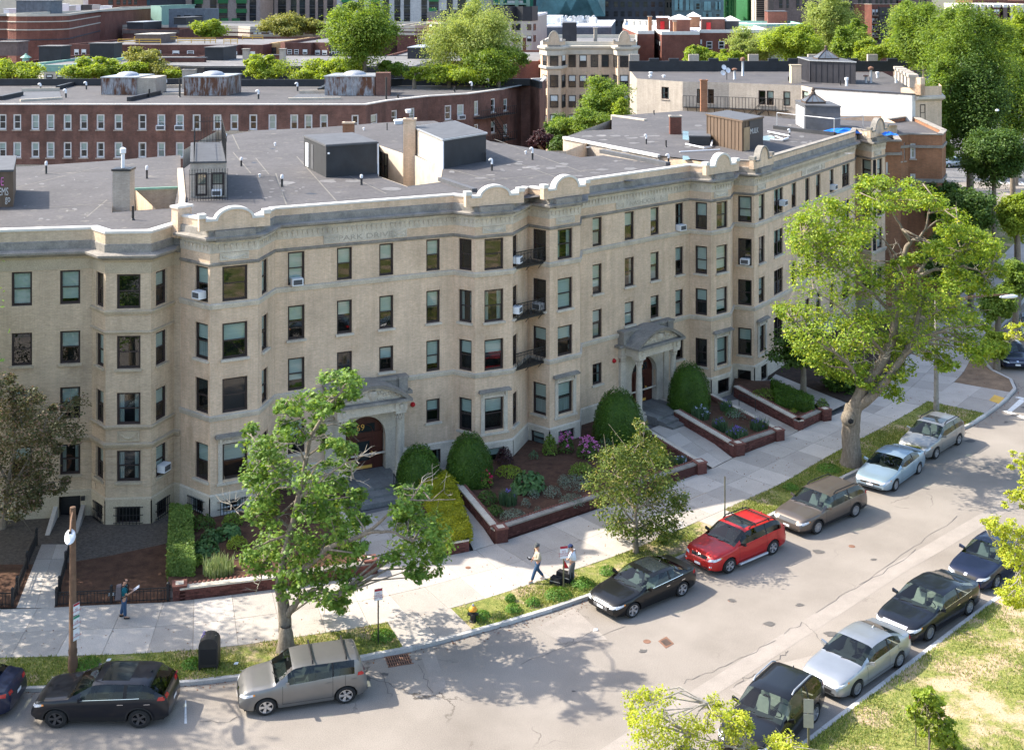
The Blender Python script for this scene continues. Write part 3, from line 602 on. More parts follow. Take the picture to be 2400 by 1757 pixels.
# ---- floors shared by the two limestone-trimmed buildings
FL={5:(9.66,11.2),4:(7.12,8.7),3:(4.76,6.27),2:(1.82,3.42)}
def crescent(label,pts,cols,gables,coping,frieze='limestone',belts=None,seed=1,wallmat='buff_brick',roof=None,zr=12.95,plain=False,base='limestone',loc=None,F_=FL,ztop=13.32,skip_parapet=None,holes_extra=(),door=None):
 r=random.Random(seed); root=thing('apartment_building',label,'apartment building',(pts[0][0],pts[0][1],0)); walls=[Wl(a,b) for a,b in zip(pts,pts[1:])]
 shell=MB(); WN=[]
 if door: q=walls[door[0]].px(*door[1:])[0]; holes_extra=[(door[0],q-1.03,q+1.03,.2,3.06)]
 arches=MB(); basem=MB(); zb=1.10
 for i,wl in enumerate(walls):
  holes=[]
  for c in cols.get(i,[]):
   t,x0,x1,y=c[:4]; fl=dict(F_); op=c[4] if len(c)>4 else {}
   a0,a1=wl.px(t,x0,y)[0],wl.px(t,x1,y)[0]
   if 'w' in op: cc=(a0+a1)/2; a0,a1=cc-op['w']/2,cc+op['w']/2
   a0=max(.06,a0); a1=min(wl.L-.06,a1)
   for f in op.get('floors',(5,4,3,2)):
    z0,z1=op.get(f,fl[f] if f in fl else (0,0)); z0,z1=z0+op.get('dz',0),z1+op.get('dz',0)
    holes.append((a0,a1,z0,z1)); WN.append((i,wl,a0,a1,z0,z1,f,op))
  for h in holes_extra:
   if h[0]==i: holes.append(h[1:])
  wl.face(shell,zb,ztop-.85,holes,0)
  wl.face(basem,-.1,zb+.10,[h for h in holes if h[2]<zb],0,o=.055)
 # back and ends close the volume
 if roof:
  full=[*[tuple(p[:2]) for p in pts],*roof]; n=len(full)
  for k in range(len(pts)-1,n): a,b=full[k],full[(k+1)%n]; shell.quad((*a,-.1),(*b,-.1),(*b,zr-.02),(*a,zr-.02))
 shell.build('wall',wallmat,root)
 sweep(basem,pts,[(.055,zb+.10),(.0,zb+.17)]);
 basem.build('stone_base',base,root)
 for i,wl,a0,a1,z0,z1,f,op in WN:
  st=op.get('style','dh' if f!=1 else 'fixed'); wn=add_window(root,wl,a0,a1,z0,z1,op.get('frame','brown_frame'),st,(op.get('dress') or {}).get(f),o=-.02 if f!=1 else .03,r=r)
  if f in (4,2) and not op.get('surround',0)==f or (f==3 and z0>4.9): sill(root,wl,a0,a1,z0,base if plain else 'limestone')
  if f in (4,3,2) and op.get('surround',0)!=f: rowlock(arches,wl,a0,a1,z1)
  if op.get('surround')==f:
   m=MB();
   for b0,b1,c0,c1 in ((a0-.2,a0-.005,z0-.1,z1+.3),(a1+.005,a1+.2,z0-.1,z1+.3),(a0-.005,a1+.005,z1+.005,z1+.3)): wl.box(m,b0,b1,0,.06,c0,c1)
   wl.box(m,a0-.26,a1+.26,-.05,.10,z0-.2,z0-.1)
   for b in (a0-.14,a1+.05): wl.box(m,b,b+.09,.06,.15,z1+.08,z1+.3)
   for j in range(7): x=a0+(a1-a0)*(j+.5)/7; m.lathe(wl.pt(x,.06,z1+.16),[(.0,-.05),(.05,-.02),(.045,.03),(0,.05)],6)
   m.build('window_surround','limestone',root); m=MB(); wl.box(m,a0-.34,a1+.34,-.03,.24,z1+.3,z1+.38); wl.box(m,a0-.30,a1+.30,-.03,.15,z1+.38,z1+.44); m.build('window_hood','dirty_stone',root)
 if arches.v: struct(arches.build('brick_lintels',wallmat,root),'stuff')
 return root,walls,r
def band(root,name,pts,prof,mt): return sweep(MB(),pts,prof).build(name,mt,root)
def courses(root,pts,z0,z1,proj,mt,name='belt_course'):
 return band(root,name,pts,[(-.02,z0),(proj*.6,z0+.01),(proj,z0+(z1-z0)*.45),(proj*1.25,z1-.06),(proj*1.25,z1-.02),(-.02,z1)],mt)
def gable(root,wl,s,w,z0,h,mt,cm,brk='buff_brick'):
 """round-headed parapet gable on a bay"""
 m=MB(); n=14; o0,o1=-.12,.16; arc=[(s-w/2*math.cos(math.pi*k/n),z0+h*math.sin(math.pi*k/n)) for k in range(n+1)]
 front=[wl.pt(s-w/2,o1,z0-.42)]+[wl.pt(a,o1,z) for a,z in arc]+[wl.pt(s+w/2,o1,z0-.42)]; back=[wl.pt(s-w/2,o0,z0-.42)]+[wl.pt(a,o0,z) for a,z in arc]+[wl.pt(s+w/2,o0,z0-.42)]
 k=len(front); m.add(front+back,[tuple(range(k)),tuple(range(k,2*k))[::-1]]+[(j,j+1,k+j+1,k+j) for j in range(k-1)]); m.build('gable',brk,root)
 m=MB(); R=[]
 for a,z in arc:
  e=Vector((a-s,z-z0)); L=e.length; q=e/L; R.append([(a-q.x*.01,z-q.y*.01),(a+q.x*.11,z+q.y*.10)])
 for j in range(n):
  (a,b),(c,d)=R[j],R[j+1]
  m.hexa([wl.pt(*p) for p in ((a[0],o1+.06,a[1]),(c[0],o1+.06,c[1]),(c[0],o0-.06,c[1]),(a[0],o0-.06,a[1]),(b[0],o1+.06,b[1]),(d[0],o1+.06,d[1]),(d[0],o0-.06,d[1]),(b[0],o0-.06,b[1]))])
 for q in (-1,1):
  x=s+q*(w/2+.26); wl.box(m,x-.26,x+.26,o0-.05,o1+.05,z0-.02,z0+.09); x=s+q*(w/2+.66); wl.box(m,x-.16,x+.16,o0-.05,o1+.05,z0+.13,z0+.32)
 m.build('gable_coping',cm,root)
 for q in (-1,1):
  m=MB(); x=s+q*(w/2+.40); wl.box(m,x-.40,x+.40,o0,o1,z0-.42,z0-.02); x=s+q*(w/2+.66); wl.box(m,x-.14,x+.14,o0+.01,o1-.01,z0-.0205,z0+.13)
  m.build('gable_shoulder',brk,root)
 m=MB(); wl.box(m,s-w/2-.12,s+w/2+.12,0,.34,z0-.92,z0-.44); m.build('gable_base','dirty_stone',root)
def relief_panel(root,wl,s0,s1,z0,z1,mt='limestone',swag=True):
 m=MB(); wl.box(m,s0,s1,-.02,.02,z0,z1)
 for a0,a1,c0,c1 in ((s0,s1,z0,z0+.05),(s0,s1,z1-.05,z1),(s0,s0+.05,z0+.05,z1-.05),(s1-.05,s1,z0+.05,z1-.05)): wl.box(m,a0,a1,.02,.05,c0,c1)
 if swag:
  c=(s0+s1)/2; w=(s1-s0)*.38; zt=z1-.14; pts=[wl.pt(c-w+2*w*k/10,.03,zt-(z1-z0)*.42*math.sin(math.pi*k/10)) for k in range(11)]
  m.tube(pts,[.02+.025*math.sin(math.pi*k/10) for k in range(11)],6)
  for q in (-1,1): m.tube([wl.pt(c+q*w,.03,zt+.03),wl.pt(c+q*(w+.03),.03,zt-.22)],[.03,.012],5)
 else:
  for q in (-1,1):
   x=(s0+s1)/2; ww=(s1-s0)*.36; m.tube([wl.pt(x-q*ww,.03,z0+.09),wl.pt(x+q*ww,.03,z1-.09)],.025,5)
 return m.build('carved_panel',mt,root)
def lettering(root,wl,s,z,txt,size,mt,o=.03,name='lettering',sx=1.0):
 me=textmesh(name,txt,size,mt,.006); ob=bpy.data.objects.new(name,me); COL.objects.link(ob); dpar(ob,root,wl.pt(s,o,z),(math.pi/2,0,wl.ang)); ob.scale=(sx,1,1); return ob
def cornice_top(root,pts,zc,gray='dirty_stone',cop='white_coping',brk='buff_brick',panel=True,lite=False):
 # from the eaves up: frieze, dentil row, projecting ledge, weathered slope, brick parapet, coping
 band(root,'frieze',pts,[(-.02,zc-1.50),(.03,zc-1.50),(.035,zc-1.08),(.07,zc-1.06),(.07,zc-.98),(-.02,zc-.98)],'limestone')
 m=MB()
 for a,b in zip(pts,pts[1:]):
  wl=Wl(a,b); n=max(1,int(wl.L/.24))
  for k in range(n):
   x=(k+.5)*wl.L/n; m.add([wl.pt(x-.06,.03,zc-1.14),wl.pt(x+.06,.03,zc-1.14),wl.pt(x+.05,.11,zc-1.14),wl.pt(x-.05,.11,zc-1.14),wl.pt(x,.04,zc-1.42)],[(0,1,2,3),(0,3,4),(1,2,4),(2,3,4),(0,1,4)])
 struct(m.build('leaf_ornament','limestone',root),'stuff')
 band(root,'cornice',pts,[(-.02,zc-.98),(.12,zc-.97),(.20,zc-.90),(.40,zc-.87),(.42,zc-.77),(.30,zc-.74),(.12,zc-.72),(.10,zc-.42),(-.02,zc-.38)],gray)
 band(root,'parapet',pts,[(.02,zc-.42),(.02,zc-.09),(-.28,zc-.09),(-.28,zc-.55)],brk)
 band(root,'coping',pts,[(.05,zc-.09),(.06,zc),(-.33,zc),(-.32,zc-.09),(.05,zc-.09)],cop)
def roof_slab(root,pts,z,holes=(),mt='roof_membrane',name='roof'):
 m=MB(); m.poly([(p[0],p[1],z) for p in pts],[[(p[0],p[1],z) for p in h] for h in holes]); return m.build(name,mt,root)
def seams(root,lines,z,w=.05,mt='roof_seam'):
 m=MB()
 for a,b in lines:
  a,b=Vector(a[:2]),Vector(b[:2]); d=(b-a).normalized(); q=Vector((-d.y,d.x))*w; m.quad((*(a-q),z),(*(b-q),z),(*(b+q),z),(*(a+q),z))
 return struct(m.build('roof_seams',mt,root),'stuff')
def portico(root,wl,sc_,num,label_n):
 """projecting arched doorcase with two free columns"""
 zl=.45; dp=1.10; w=1.40
 # arched reveal on the wall
 m=MB(); n=12; rr=1.04; zc=2.05; zt=3.08-zc
 arc=[(sc_-rr*math.cos(math.pi*k/n),zc+zt*math.sin(math.pi*k/n)) for k in range(n+1)]
 outer=[(sc_-1.9,z_) for z_ in (zl,)]
 ring=[(sc_-rr,zl)]+arc+[(sc_+rr,zl)]; big=[(sc_-1.62,zl),(sc_-1.62,3.5),(sc_+1.62,3.5),(sc_+1.62,zl)]
 tr=geometry.tessellate_polygon([[Vector((a,z,0)) for a,z in big+ring[::-1]]]); allp=big+ring[::-1]
 m.add([wl.pt(a,.10,z) for a,z in allp],[tuple(t) for t in tr])
 for (a,z),(b,y) in zip(ring,ring[1:]): m.quad(wl.pt(a,.10,z),wl.pt(b,.10,y),wl.pt(b,-.38,y),wl.pt(a,-.38,z))
 m.build('door_arch','limestone',root)
 for q in (-1,1):                                  # pilasters with capitals
  m=MB(); x=sc_+q*1.78; wl.box(m,x-.19,x+.19,-.02,.16,zl,3.02); wl.box(m,x-.23,x+.23,-.02,.2,zl,zl+.18)
  m.build('pilaster','limestone',root); m=MB(); wl.box(m,x-.2,x+.2,-.02,.2,3.02,3.14); wl.box(m,x-.25,x+.25,-.02,.27,3.36,3.5)
  for j in range(5): m.lathe(wl.pt(x-.16+j*.08,.18,3.24),[(0,-.12),(.05,-.04),(.06,.07),(0,.12)],6)
  m.build('capital','limestone',root)
 for q in (-1,1):                                  # free columns
  x=sc_+q*w; c=wl.pt(x,dp-.12,0); m=MB(); wl.box(m,x-.24,x+.24,dp-.36,dp+.12,zl-.02,zl+.10)
  m.lathe((c[0],c[1],zl+.10),[(.22,0),(.235,.05),(.19,.09),(.205,.13),(.175,.17),(.18,1.2),(.15,2.45),(.165,2.5),(.165,2.54)],18); cm=m.build('column','limestone',root,smooth=40)
  m=MB(); z=zl+2.64
  for j in range(10):
   a=j*math.pi/5; m.lathe((c[0]+.16*math.cos(a),c[1]+.16*math.sin(a),z+.08),[(0,-.10),(.045,-.05),(.055,.03),(.03,.09),(0,.10)],5)
   m.lathe((c[0]+.19*math.cos(a+.3),c[1]+.19*math.sin(a+.3),z+.22),[(0,-.08),(.05,-.02),(.045,.05),(0,.09)],5)
  wl.box(m,x-.26,x+.26,dp-.38,dp+.14,z+.30,z+.42); m.build('capital','limestone',root)
 m=MB(); wl.box(m,sc_-1.70,sc_+1.70,-.02,dp+.10,3.5,3.98); wl.box(m,sc_-2.02,sc_+2.02,-.02,.26,3.5,3.98)
 for q in (-1,1):
  wl.box(m,sc_+q*1.42-.3,sc_+q*1.42+.3,dp+.10,dp+.15,3.52,3.96); m.lathe(wl.pt(sc_+q*1.42,dp+.15,3.74),[(0,-.14),(.1,-.1),(.12,0),(.1,.1),(0,.14)],8,sx=1)
 m.build('entablature','limestone',root)
 m=MB(); wl.box(m,sc_-1.92,sc_+1.92,-.02,dp+.36,3.98,4.10); wl.box(m,sc_-2.3,sc_+2.3,-.02,.42,3.98,4.12)
 # segmental pediment: thick arched roof and a carved field
 n=14; R0=[(sc_-1.92+3.84*k/n,4.10+.82*math.sin(math.pi*k/n)**.9) for k in range(n+1)]; R1=[(sc_+(a-sc_)*.86,4.10+(z-4.10)*.80) for a,z in R0]
 for j in range(n):
  a,b=R0[j],R0[j+1]; c,d=R1[j],R1[j+1]; m.quad(wl.pt(a[0],dp+.34,a[1]),wl.pt(b[0],dp+.34,b[1]),wl.pt(b[0],-.05,b[1]),wl.pt(a[0],-.05,a[1]))
  m.quad(wl.pt(a[0],dp+.34,a[1]),wl.pt(c[0],dp+.30,c[1]),wl.pt(d[0],dp+.30,d[1]),wl.pt(b[0],dp+.34,b[1])); m.quad(wl.pt(c[0],dp+.30,c[1]),wl.pt(c[0],dp+.02,c[1]),wl.pt(d[0],dp+.02,d[1]),wl.pt(d[0],dp+.30,d[1]))
 wl.box(m,sc_-1.95,sc_+1.95,-.02,.34,4.12,4.74); wl.box(m,sc_-2.02,sc_+2.02,-.02,.42,4.74,4.86)
 for q in (-1,1): wl.box(m,sc_+q*1.82-.22,sc_+q*1.82+.22,.0,.46,4.12,4.76); wl.box(m,sc_+q*1.82-.27,sc_+q*1.82+.27,.0,.51,4.76,4.87)
 m.build('pediment','dirty_stone',root)
 m=MB(); m.add([wl.pt(a,dp+.03,z) for a,z in R1],[tuple(range(n+1))])
 m.lathe(wl.pt(sc_,dp+.07,4.38),[(0,-.24),(.10,-.18),(.20,.0),(.22,.14),(.16,.22),(0,.24)],12,sx=1.1,sy=.6)
 for q in (-1,1):
  for j in range(9):
   x=.34+j*.13; m.lathe(wl.pt(sc_+q*x,dp+.05,4.22+.24*(1-j/9)+.06*math.sin(j*2.1)),[(0,-.09),(.06,-.04),(.07,.03),(0,.09)],6)
   if j<6: m.lathe(wl.pt(sc_+q*(x-.03),dp+.05,4.18),[(0,-.06),(.05,0),(0,.07)],5)
 m.build('carved_field','limestone',root)
 # door: fanlight, leaf, sidelights
 m=MB(); dz=-.30; wl.box(m,sc_-1.02,sc_+1.02,dz-.05,dz,zl,3.05,0)
 for a0,a1,c0,c1 in ((-1.02,1.02,2.06,2.2),(-1.0,-.52,zl,2.06),(.52,1.0,zl,2.06),(-.52,.52,1.96,2.06)): wl.box(m,sc_+a0,sc_+a1,dz,dz+.06,c0,c1)
 for q in (-1,1): wl.box(m,sc_+q*.76-.16,sc_+q*.76+.16,dz+.06,dz+.075,zl+.3,1.4)
 m.tube([wl.pt(sc_-.98*math.cos(math.pi*k/10),dz+.05,2.2+.78*math.sin(math.pi*k/10)) for k in range(11)],.05,6); m.tube([wl.pt(sc_-.5*math.cos(math.pi*k/10),dz+.04,2.2+.4*math.sin(math.pi*k/10)) for k in range(11)],.02,5)
 dr=m.build('door_frame','wood_door',root)
 m=MB();
 for a0,a1,c0,c1 in ((-.5,.5,zl+.02,zl+.42),(-.5,.5,1.80,1.95),(-.5,-.34,zl+.42,1.80),(.34,.5,zl+.42,1.80)): wl.box(m,sc_+a0,sc_+a1,dz,dz+.09,c0,c1)
 m.build('door','wood_door',root)
 m=MB(); wl.box(m,sc_-.34,sc_+.34,dz+.01,dz+.04,zl+.42,1.80); wl.box(m,sc_-.62,sc_+.62,dz+.005,dz+.02,2.22,2.6); m.build('door_glass','dark_glass',root)
 m=MB(); wl.box(m,sc_-.45,sc_+.45,dz+.09,dz+.10,zl+.06,zl+.2); wl.box(m,sc_+.40,sc_+.46,dz+.09,dz+.14,1.1,1.3); m.build('door_plate','gold',root)
 lettering(root,wl,sc_-.12 if num=='69' else sc_,2.46,num,.42,'gold',o=dz+.09,name='house_number')
 # landing and steps of blue stone
 st=root;
 for k,(o0,o1,z) in enumerate(((-.3,2.15,zl),(2.15,2.75,.34),(2.75,3.25,.23))):
  nn=4 if k else 5
  for j in range(nn):
   a0=sc_-1.25+2.5*j/nn; m=MB(); wl.box(m,a0+.005,a0+2.5/nn-.005,o0 if k else -.3,o1-.005,.0,z); m.build('step_stone','bluestone',root)
 for q in (-1,1):
  m=MB(); wl.box(m,sc_+q*1.55-.28,sc_+q*1.55+.28,-.02,1.42,0,zl-.02); m.build('plinth','limestone',root)
 return zl
def fire_bell(wl,t,x,y,label):
 s,z=wl.px(t,x,y); p=wl.pt(s,0,z); o=thing('alarm_bell',label,'alarm bell',p,None,wl.ang); m=MB(); m.lathe((0,0,0),[(.0,.16),(.06,.15),(.11,.09),(.125,.02),(.09,.0)],14); me=m.mesh('bell','red_plastic',40); b=place('bell',me,o,local=True); b.rotation_euler=(math.pi/2,0,0)
 m=MB(); m.box(-.03,.03,-.03,.02,-.03,.03); m.build('bracket','black_metal',o,local=True)
# ------------------------------------------------------------------ the four facades of the crescent, left to right
b2=[(-14.85,56.39),(-13.22,55.09),(-11.31,56.05),(-10.95,58.12),(-2.87,61.92),(-1.79,61.25),(.02,62.09),(.82,64.4)]
b3=[(.83,64.41),(1.9,63.49),(3.49,64.77),(3.62,66.5),(10.22,72.42),(11.35,71.75),(12.62,72.85),(13.1,74.55)]
b4=[(13.11,74.56),(14.25,74.05),(15.45,75.75),(24.3,89.3),(24.9,91.2),(25.6,89.6),(27.1,91.4),(27.2,94)]
b1=[(-30,53.9),(-18.62,55.82),(-17.7,54.82),(-15.76,54.93),(-15.2,56.55),(-14.86,56.42)]
NC=dict(F=1)
S2={2:(2.28,3.4)}
cols2={0:[('D',1258,1342,430,dict(floors=(5,4,3,2),dress={5:'half',3:'none'})),],
 1:[('D',1435,1598,430,dict(surround=2,dress={5:'none',4:'half',3:'none',2:'half'}))],
 2:[('D',1678,1742,430,dict(w=.78,floors=(5,4,3,2)))],
 3:[('D',1858,1966,330,dict(dress={5:'full',4:'half',3:'low'})),('E',247,345,320,{3:(4.98,6.27),'floors':(5,4,3),'dress':{5:'half',4:'half',3:'none'}}),('E',520,612,300,{3:(5.06,6.27),'floors':(5,4,3),'dress':{5:'half',4:'half',3:'half'}}),('E',824,912,260,{2:(2.28,3.4),'dress':{5:'half',4:'half',3:'low',2:'half'}})],
 4:[('E',1033,1116,250,dict(dress={5:'none',4:'curtain',3:'half',2:'half'}))],5:[('E',1199,1322,250,dict(surround=2,dress={5:'none',4:'curtain',3:'half',2:'half'}))],
 6:[('E',1383,1412,250,dict(w=.74,floors=(5,4,3,2),dress={k:'none' for k in (2,3,4,5)}))]}
# basement windows
cols2[0].append(('J',128,214,900,dict(floors=(1,),**{},frame='white_frame',style='fixed')));cols2[1].append(('J',318,478,900,dict(floors=(1,),frame='white_frame',style='dh')))
cols2[5].append(('E',1215,1330,1550,dict(floors=(1,),style='fixed')));cols2[3].append(('E',850,915,1560,dict(floors=(1,),style='fixed')))
for c in cols2.values():
 for q in c:
  if q[4].get('floors')==(1,): q[4][1]=(.25,.95)
bk2=[(-.5,75),(-2.0,82),(-12,92),(-21.8,93),(-21.4,82),(-16.6,63.2)]
B2,W2,r2=crescent('five storey buff brick apartment house numbered 69 with carved arched entrance and wide roof',b2,cols2,None,None,seed=3,roof=bk2,door=(3,'t',470,1000))
b2f=[b2[0],b2[1],b2[2],b2[3],b2[4],b2[5],b2[6],b2[7]]
for z0,z1,pj in ((11.24,11.40,.07),(9.36,9.62,.09),(4.46,4.72,.09)): courses(B2,b2f,z0,z1,pj,'limestone' if z0<11 else 'dirty_stone')
cornice_top(B2,b2f,13.32)
gable(B2,W2[1],1.07,1.55,13.28,.46,'limestone','white_coping'); gable(B2,W2[5],1.0,1.5,13.28,.46,'limestone','white_coping')
relief_panel(B2,W2[1],.42,1.72,11.48,11.80); relief_panel(B2,W2[5],.38,1.62,11.48,11.80)
s0=W2[3].px('E',160,140)[0]; s1=W2[3].px('E',697,110)[0]
relief_panel(B2,W2[3],s0,s0+.75,11.45,11.82,swag=False); relief_panel(B2,W2[3],s1-.75,s1,11.45,11.82,swag=False);
m=MB(); W2[3].box(m,s0+.75,s1-.75,-.02,.02,11.45,11.82); m.build('name_panel','limestone',B2); lettering(B2,W2[3],(s0+s1)/2,11.635,'PARK DRIVE',.34,'cut_letter',o=.025,sx=1.5)
portico(B2,W2[3],W2[3].px('t',470,1000)[0],'69','')
fire_bell(W2[3],'E',735,1232,'round red alarm bell on the brick right of the larger arched entrance')
cols3={0:[('E',1510,1596,500,dict(floors=(5,4,3,2),dress={4:'none',3:'half',2:'sheer',5:'none'}))],
 1:[('E',1672,1768,490,dict(surround=2,dress={5:'curtain',4:'full',3:'half',2:'sheer'}))],
 3:[('E',1897,1958,420,{2:(2.28,3.4)}),('F',177,238,380,{3:(5.0,6.27),'floors':(5,4,3)}),('F',344,399,350,{3:(5.03,6.27),'floors':(5,4,3)}),('F',504,556,310,{2:(2.3,3.4)})],
 4:[('F',632,708,310,{})],5:[('F',769,841,300,dict(surround=2))],6:[]}
cols3[0].append(('E',1502,1588,1460,{'floors':(1,),1:(.25,.95),'style':'dh'})); cols3[1].append(('E',1672,1776,1440,{'floors':(1,),1:(.3,.98),'style':'dh'})); cols3[5].append(('F',774,850,1130,{'floors':(1,),1:(.2,1.0),'style':'fixed','dress':{1:'none'}}))
bk3=[(15.5,79.5),(12,87),(5.8,87.5),(3.5,81.5),(-1.9,81.9),(-.45,75)]
B3,W3,r3=crescent('buff brick apartment house with the smaller arched entrance, in the middle of the crescent',b3,cols3,None,None,seed=11,roof=bk3,door=(3,'s',455,900))
for z0,z1,pj in ((11.24,11.40,.07),(9.36,9.62,.09),(4.46,4.72,.09)): courses(B3,b3,z0,z1,pj,'limestone' if z0<11 else 'dirty_stone')
cornice_top(B3,b3,13.32)
gable(B3,W3[1],1.02,1.5,13.28,.58,'limestone','white_coping'); gable(B3,W3[5],.84,1.3,13.28,.64,'limestone','white_coping')
relief_panel(B3,W3[1],.4,1.65,11.48,11.80); relief_panel(B3,W3[5],.25,1.45,11.48,11.80)
s0=W3[3].px('B',1772,1320)[0]; s1=W3[3].px('B',2105,1270)[0]; relief_panel(B3,W3[3],s0,s0+.6,11.45,11.82,swag=False); relief_panel(B3,W3[3],s1-.6,s1,11.45,11.82,swag=False)
m=MB(); W3[3].box(m,s0+.6,s1-.6,-.02,.02,11.45,11.82); m.build('name_panel','limestone',B3); lettering(B3,W3[3],(s0+s1)/2,11.635,'NASHDOM',.34,'cut_letter',o=.025,sx=1.25)
portico(B3,W3[3],W3[3].px('s',455,900)[0],'65','')
fire_bell(W3[3],'F',105,950,'round red alarm bell on the brick left of the smaller arched entrance')
cols4={0:[('F',917,986,250,dict(w=.82,dress={5:'low',4:'none',3:'none',2:'half'}))],1:[('F',1037,1086,230,dict(surround=2,w=.85))],
 2:[('F',1128,1211,140,dict(style='pair',w=1.5,floors=(5,4,3,2))),('F',1250,1288,100,dict(w=.8)),('F',1340,1372,90,dict(w=.8)),('C',860,892,1180,dict(w=.85)),('C',947,978,1150,dict(w=.85)),('C',1021,1086,1120,dict(style='pair',w=1.6))],
 4:[('C',1155,1213,1100,dict(w=1.0))],5:[('C',1255,1290,1090,dict(w=.9))]}
cols4[0].append(('F',915,985,1040,{'floors':(1,),1:(.3,.95),'w':.8}));cols4[1].append(('F',1045,1100,1040,{'floors':(1,),1:(.12,1.0),'w':.9,'style':'fixed','dress':{1:'none'}}))
bk4=[(30,98),(30.5,104),(19,104),(8,101),(3.6,88.8),(9.2,79.0)]
B4,W4,r4=crescent('buff brick apartment house at the right end of the crescent, half behind the big maple',b4,cols4,None,None,seed=21,roof=bk4)
for z0,z1,pj in ((11.24,11.40,.07),(9.36,9.62,.09),(4.46,4.72,.09)): courses(B4,b4,z0,z1,pj,'limestone' if z0<11 else 'dirty_stone')
cornice_top(B4,b4,13.32,cop='dirty_stone')
gable(B4,W4[1],1.0,1.25,13.28,.74,'limestone','dirty_stone'); gable(B4,W4[5],1.0,1.5,13.28,.8,'limestone','dirty_stone')
relief_panel(B4,W4[1],.4,1.6,11.48,11.80); relief_panel(B4,W4[5],.4,1.6,11.48,11.8)
s0=W4[2].px('C',765,1080)[0]; s1=W4[2].px('C',915,1055)[0]; relief_panel(B4,W4[2],s0,s0+.7,11.45,11.82,swag=False); relief_panel(B4,W4[2],s1-.7,s1,11.45,11.82,swag=False)
m=MB(); W4[2].box(m,s0+.7,s1-.7,-.02,.02,11.45,11.82); m.build('name_panel','limestone',B4); lettering(B4,W4[2],(s0+s1)/2,11.635,'FENSDRIVE',.34,'cut_letter',o=.025,sx=1.35)
# plain building at the far left
F1={5:(9.48,10.98),4:(6.86,8.3),3:(4.42,5.82),2:(1.95,3.3)}
cols1={0:[('D',75,206,480,dict(w=.86)),('D',387,518,480,dict(w=.86)),('D',-235,-105,480,dict(w=.86))],1:[('D',612,676,480,dict(w=.74))],2:[('D',754,906,490,dict(w=1.02,dress={3:'curtain',2:'curtain',5:'none',4:'none'}))],3:[('D',999,1083,470,dict(w=.8))]}
for k in (1,2,3): cols1[k].append((*cols1[k][0][:4],{'floors':(1,),1:(.17,.88),'w':cols1[k][0][4]['w'],'style':'fixed','dress':{1:'none'}}))
dw=Wl(b1[0],b1[1]); ds=dw.px('p',600,1500)[0],dw.px('p',822,1500)[0]
bk1=[(-25,78),(-40,78),(-40,54)]
B1,W1_,r1=crescent('plain five storey grey buff brick apartment house with white parapet coping at the far left',b1,cols1,None,None,seed=5,roof=bk1[:2],wallmat='grey_buff_brick',base='tan_stone',F_=F1,ztop=12.85,zr=12.55,plain=True,holes_extra=[(0,ds[0],ds[1],-.2,1.02)])
for pts,z0,z1,pj,mt in ((b1[1:5],9.22,9.42,.09,'tan_stone'),(b1[1:5],8.38,8.52,.07,'tan_stone'),(b1[1:5],4.22,4.40,.09,'tan_stone'),(b1,3.42,3.66,.14,'tan_stone')): courses(B1,pts,z0,z1,pj,mt)
m=MB()                                             # channelled brickwork of the ground floor
for i in (0,1,2,3,4):
 wl=W1_[i]; hs=[(a,b) for a,b in ([(ds[0],ds[1])] if 0 else [])]
 for k in range(6):
  z=1.38+k*.34; ww=[c for c in cols1.get(i,[]) if 1 not in c[4].get('floors',())]; cut=[0]+[v for c in ww for v in ((lambda a,b:((a+b)/2-c[4]['w']/2-.02,(a+b)/2+c[4]['w']/2+.02))(wl.px(*c[:2],c[3])[0],wl.px(c[0],c[2],c[3])[0]))]+[wl.L]; cut.sort()
  for a,b in zip(cut[::2],cut[1::2]):
   if b-a>.05: wl.box(m,max(a,.01),min(b,wl.L-.01),0,.025,z,z+.29)
struct(m.build('channelled_brick','grey_buff_brick',B1),'stuff')
relief_panel(B1,W1_[2],.5,1.45,3.72,4.16,'tan_stone')
band(B1,'frieze',b1,[(-.02,11.02),(.03,11.03),(.04,11.5),(.14,11.62),(-.02,11.62)],'tan_stone')
band(B1,'cornice',b1,[(-.02,11.62),(.16,11.63),(.24,11.74),(.46,11.78),(.48,11.88),(.2,11.94),(-.02,11.95)],'dirty_stone')
band(B1,'parapet_base',b1,[(.06,11.94),(.06,12.28),(.0,12.32)],'dirty_stone'); band(B1,'parapet',b1,[(.02,12.3),(.02,12.76),(-.28,12.76),(-.28,12.3)],'grey_buff_brick')
band(B1,'coping',b1,[(.06,12.76),(.07,12.87),(-.34,12.87),(-.33,12.76),(.06,12.76)],'white_coping')
# party pier between the two left buildings
m=MB(); wl=W2[0]; wl.box(m,-.32,.14,-.5,.25,12.3,13.62); m.build('party_pier','buff_brick',B2); m=MB(); wl.box(m,-.38,.2,-.56,.3,13.62,13.72); m.build('pier_coping','white_coping',B2)
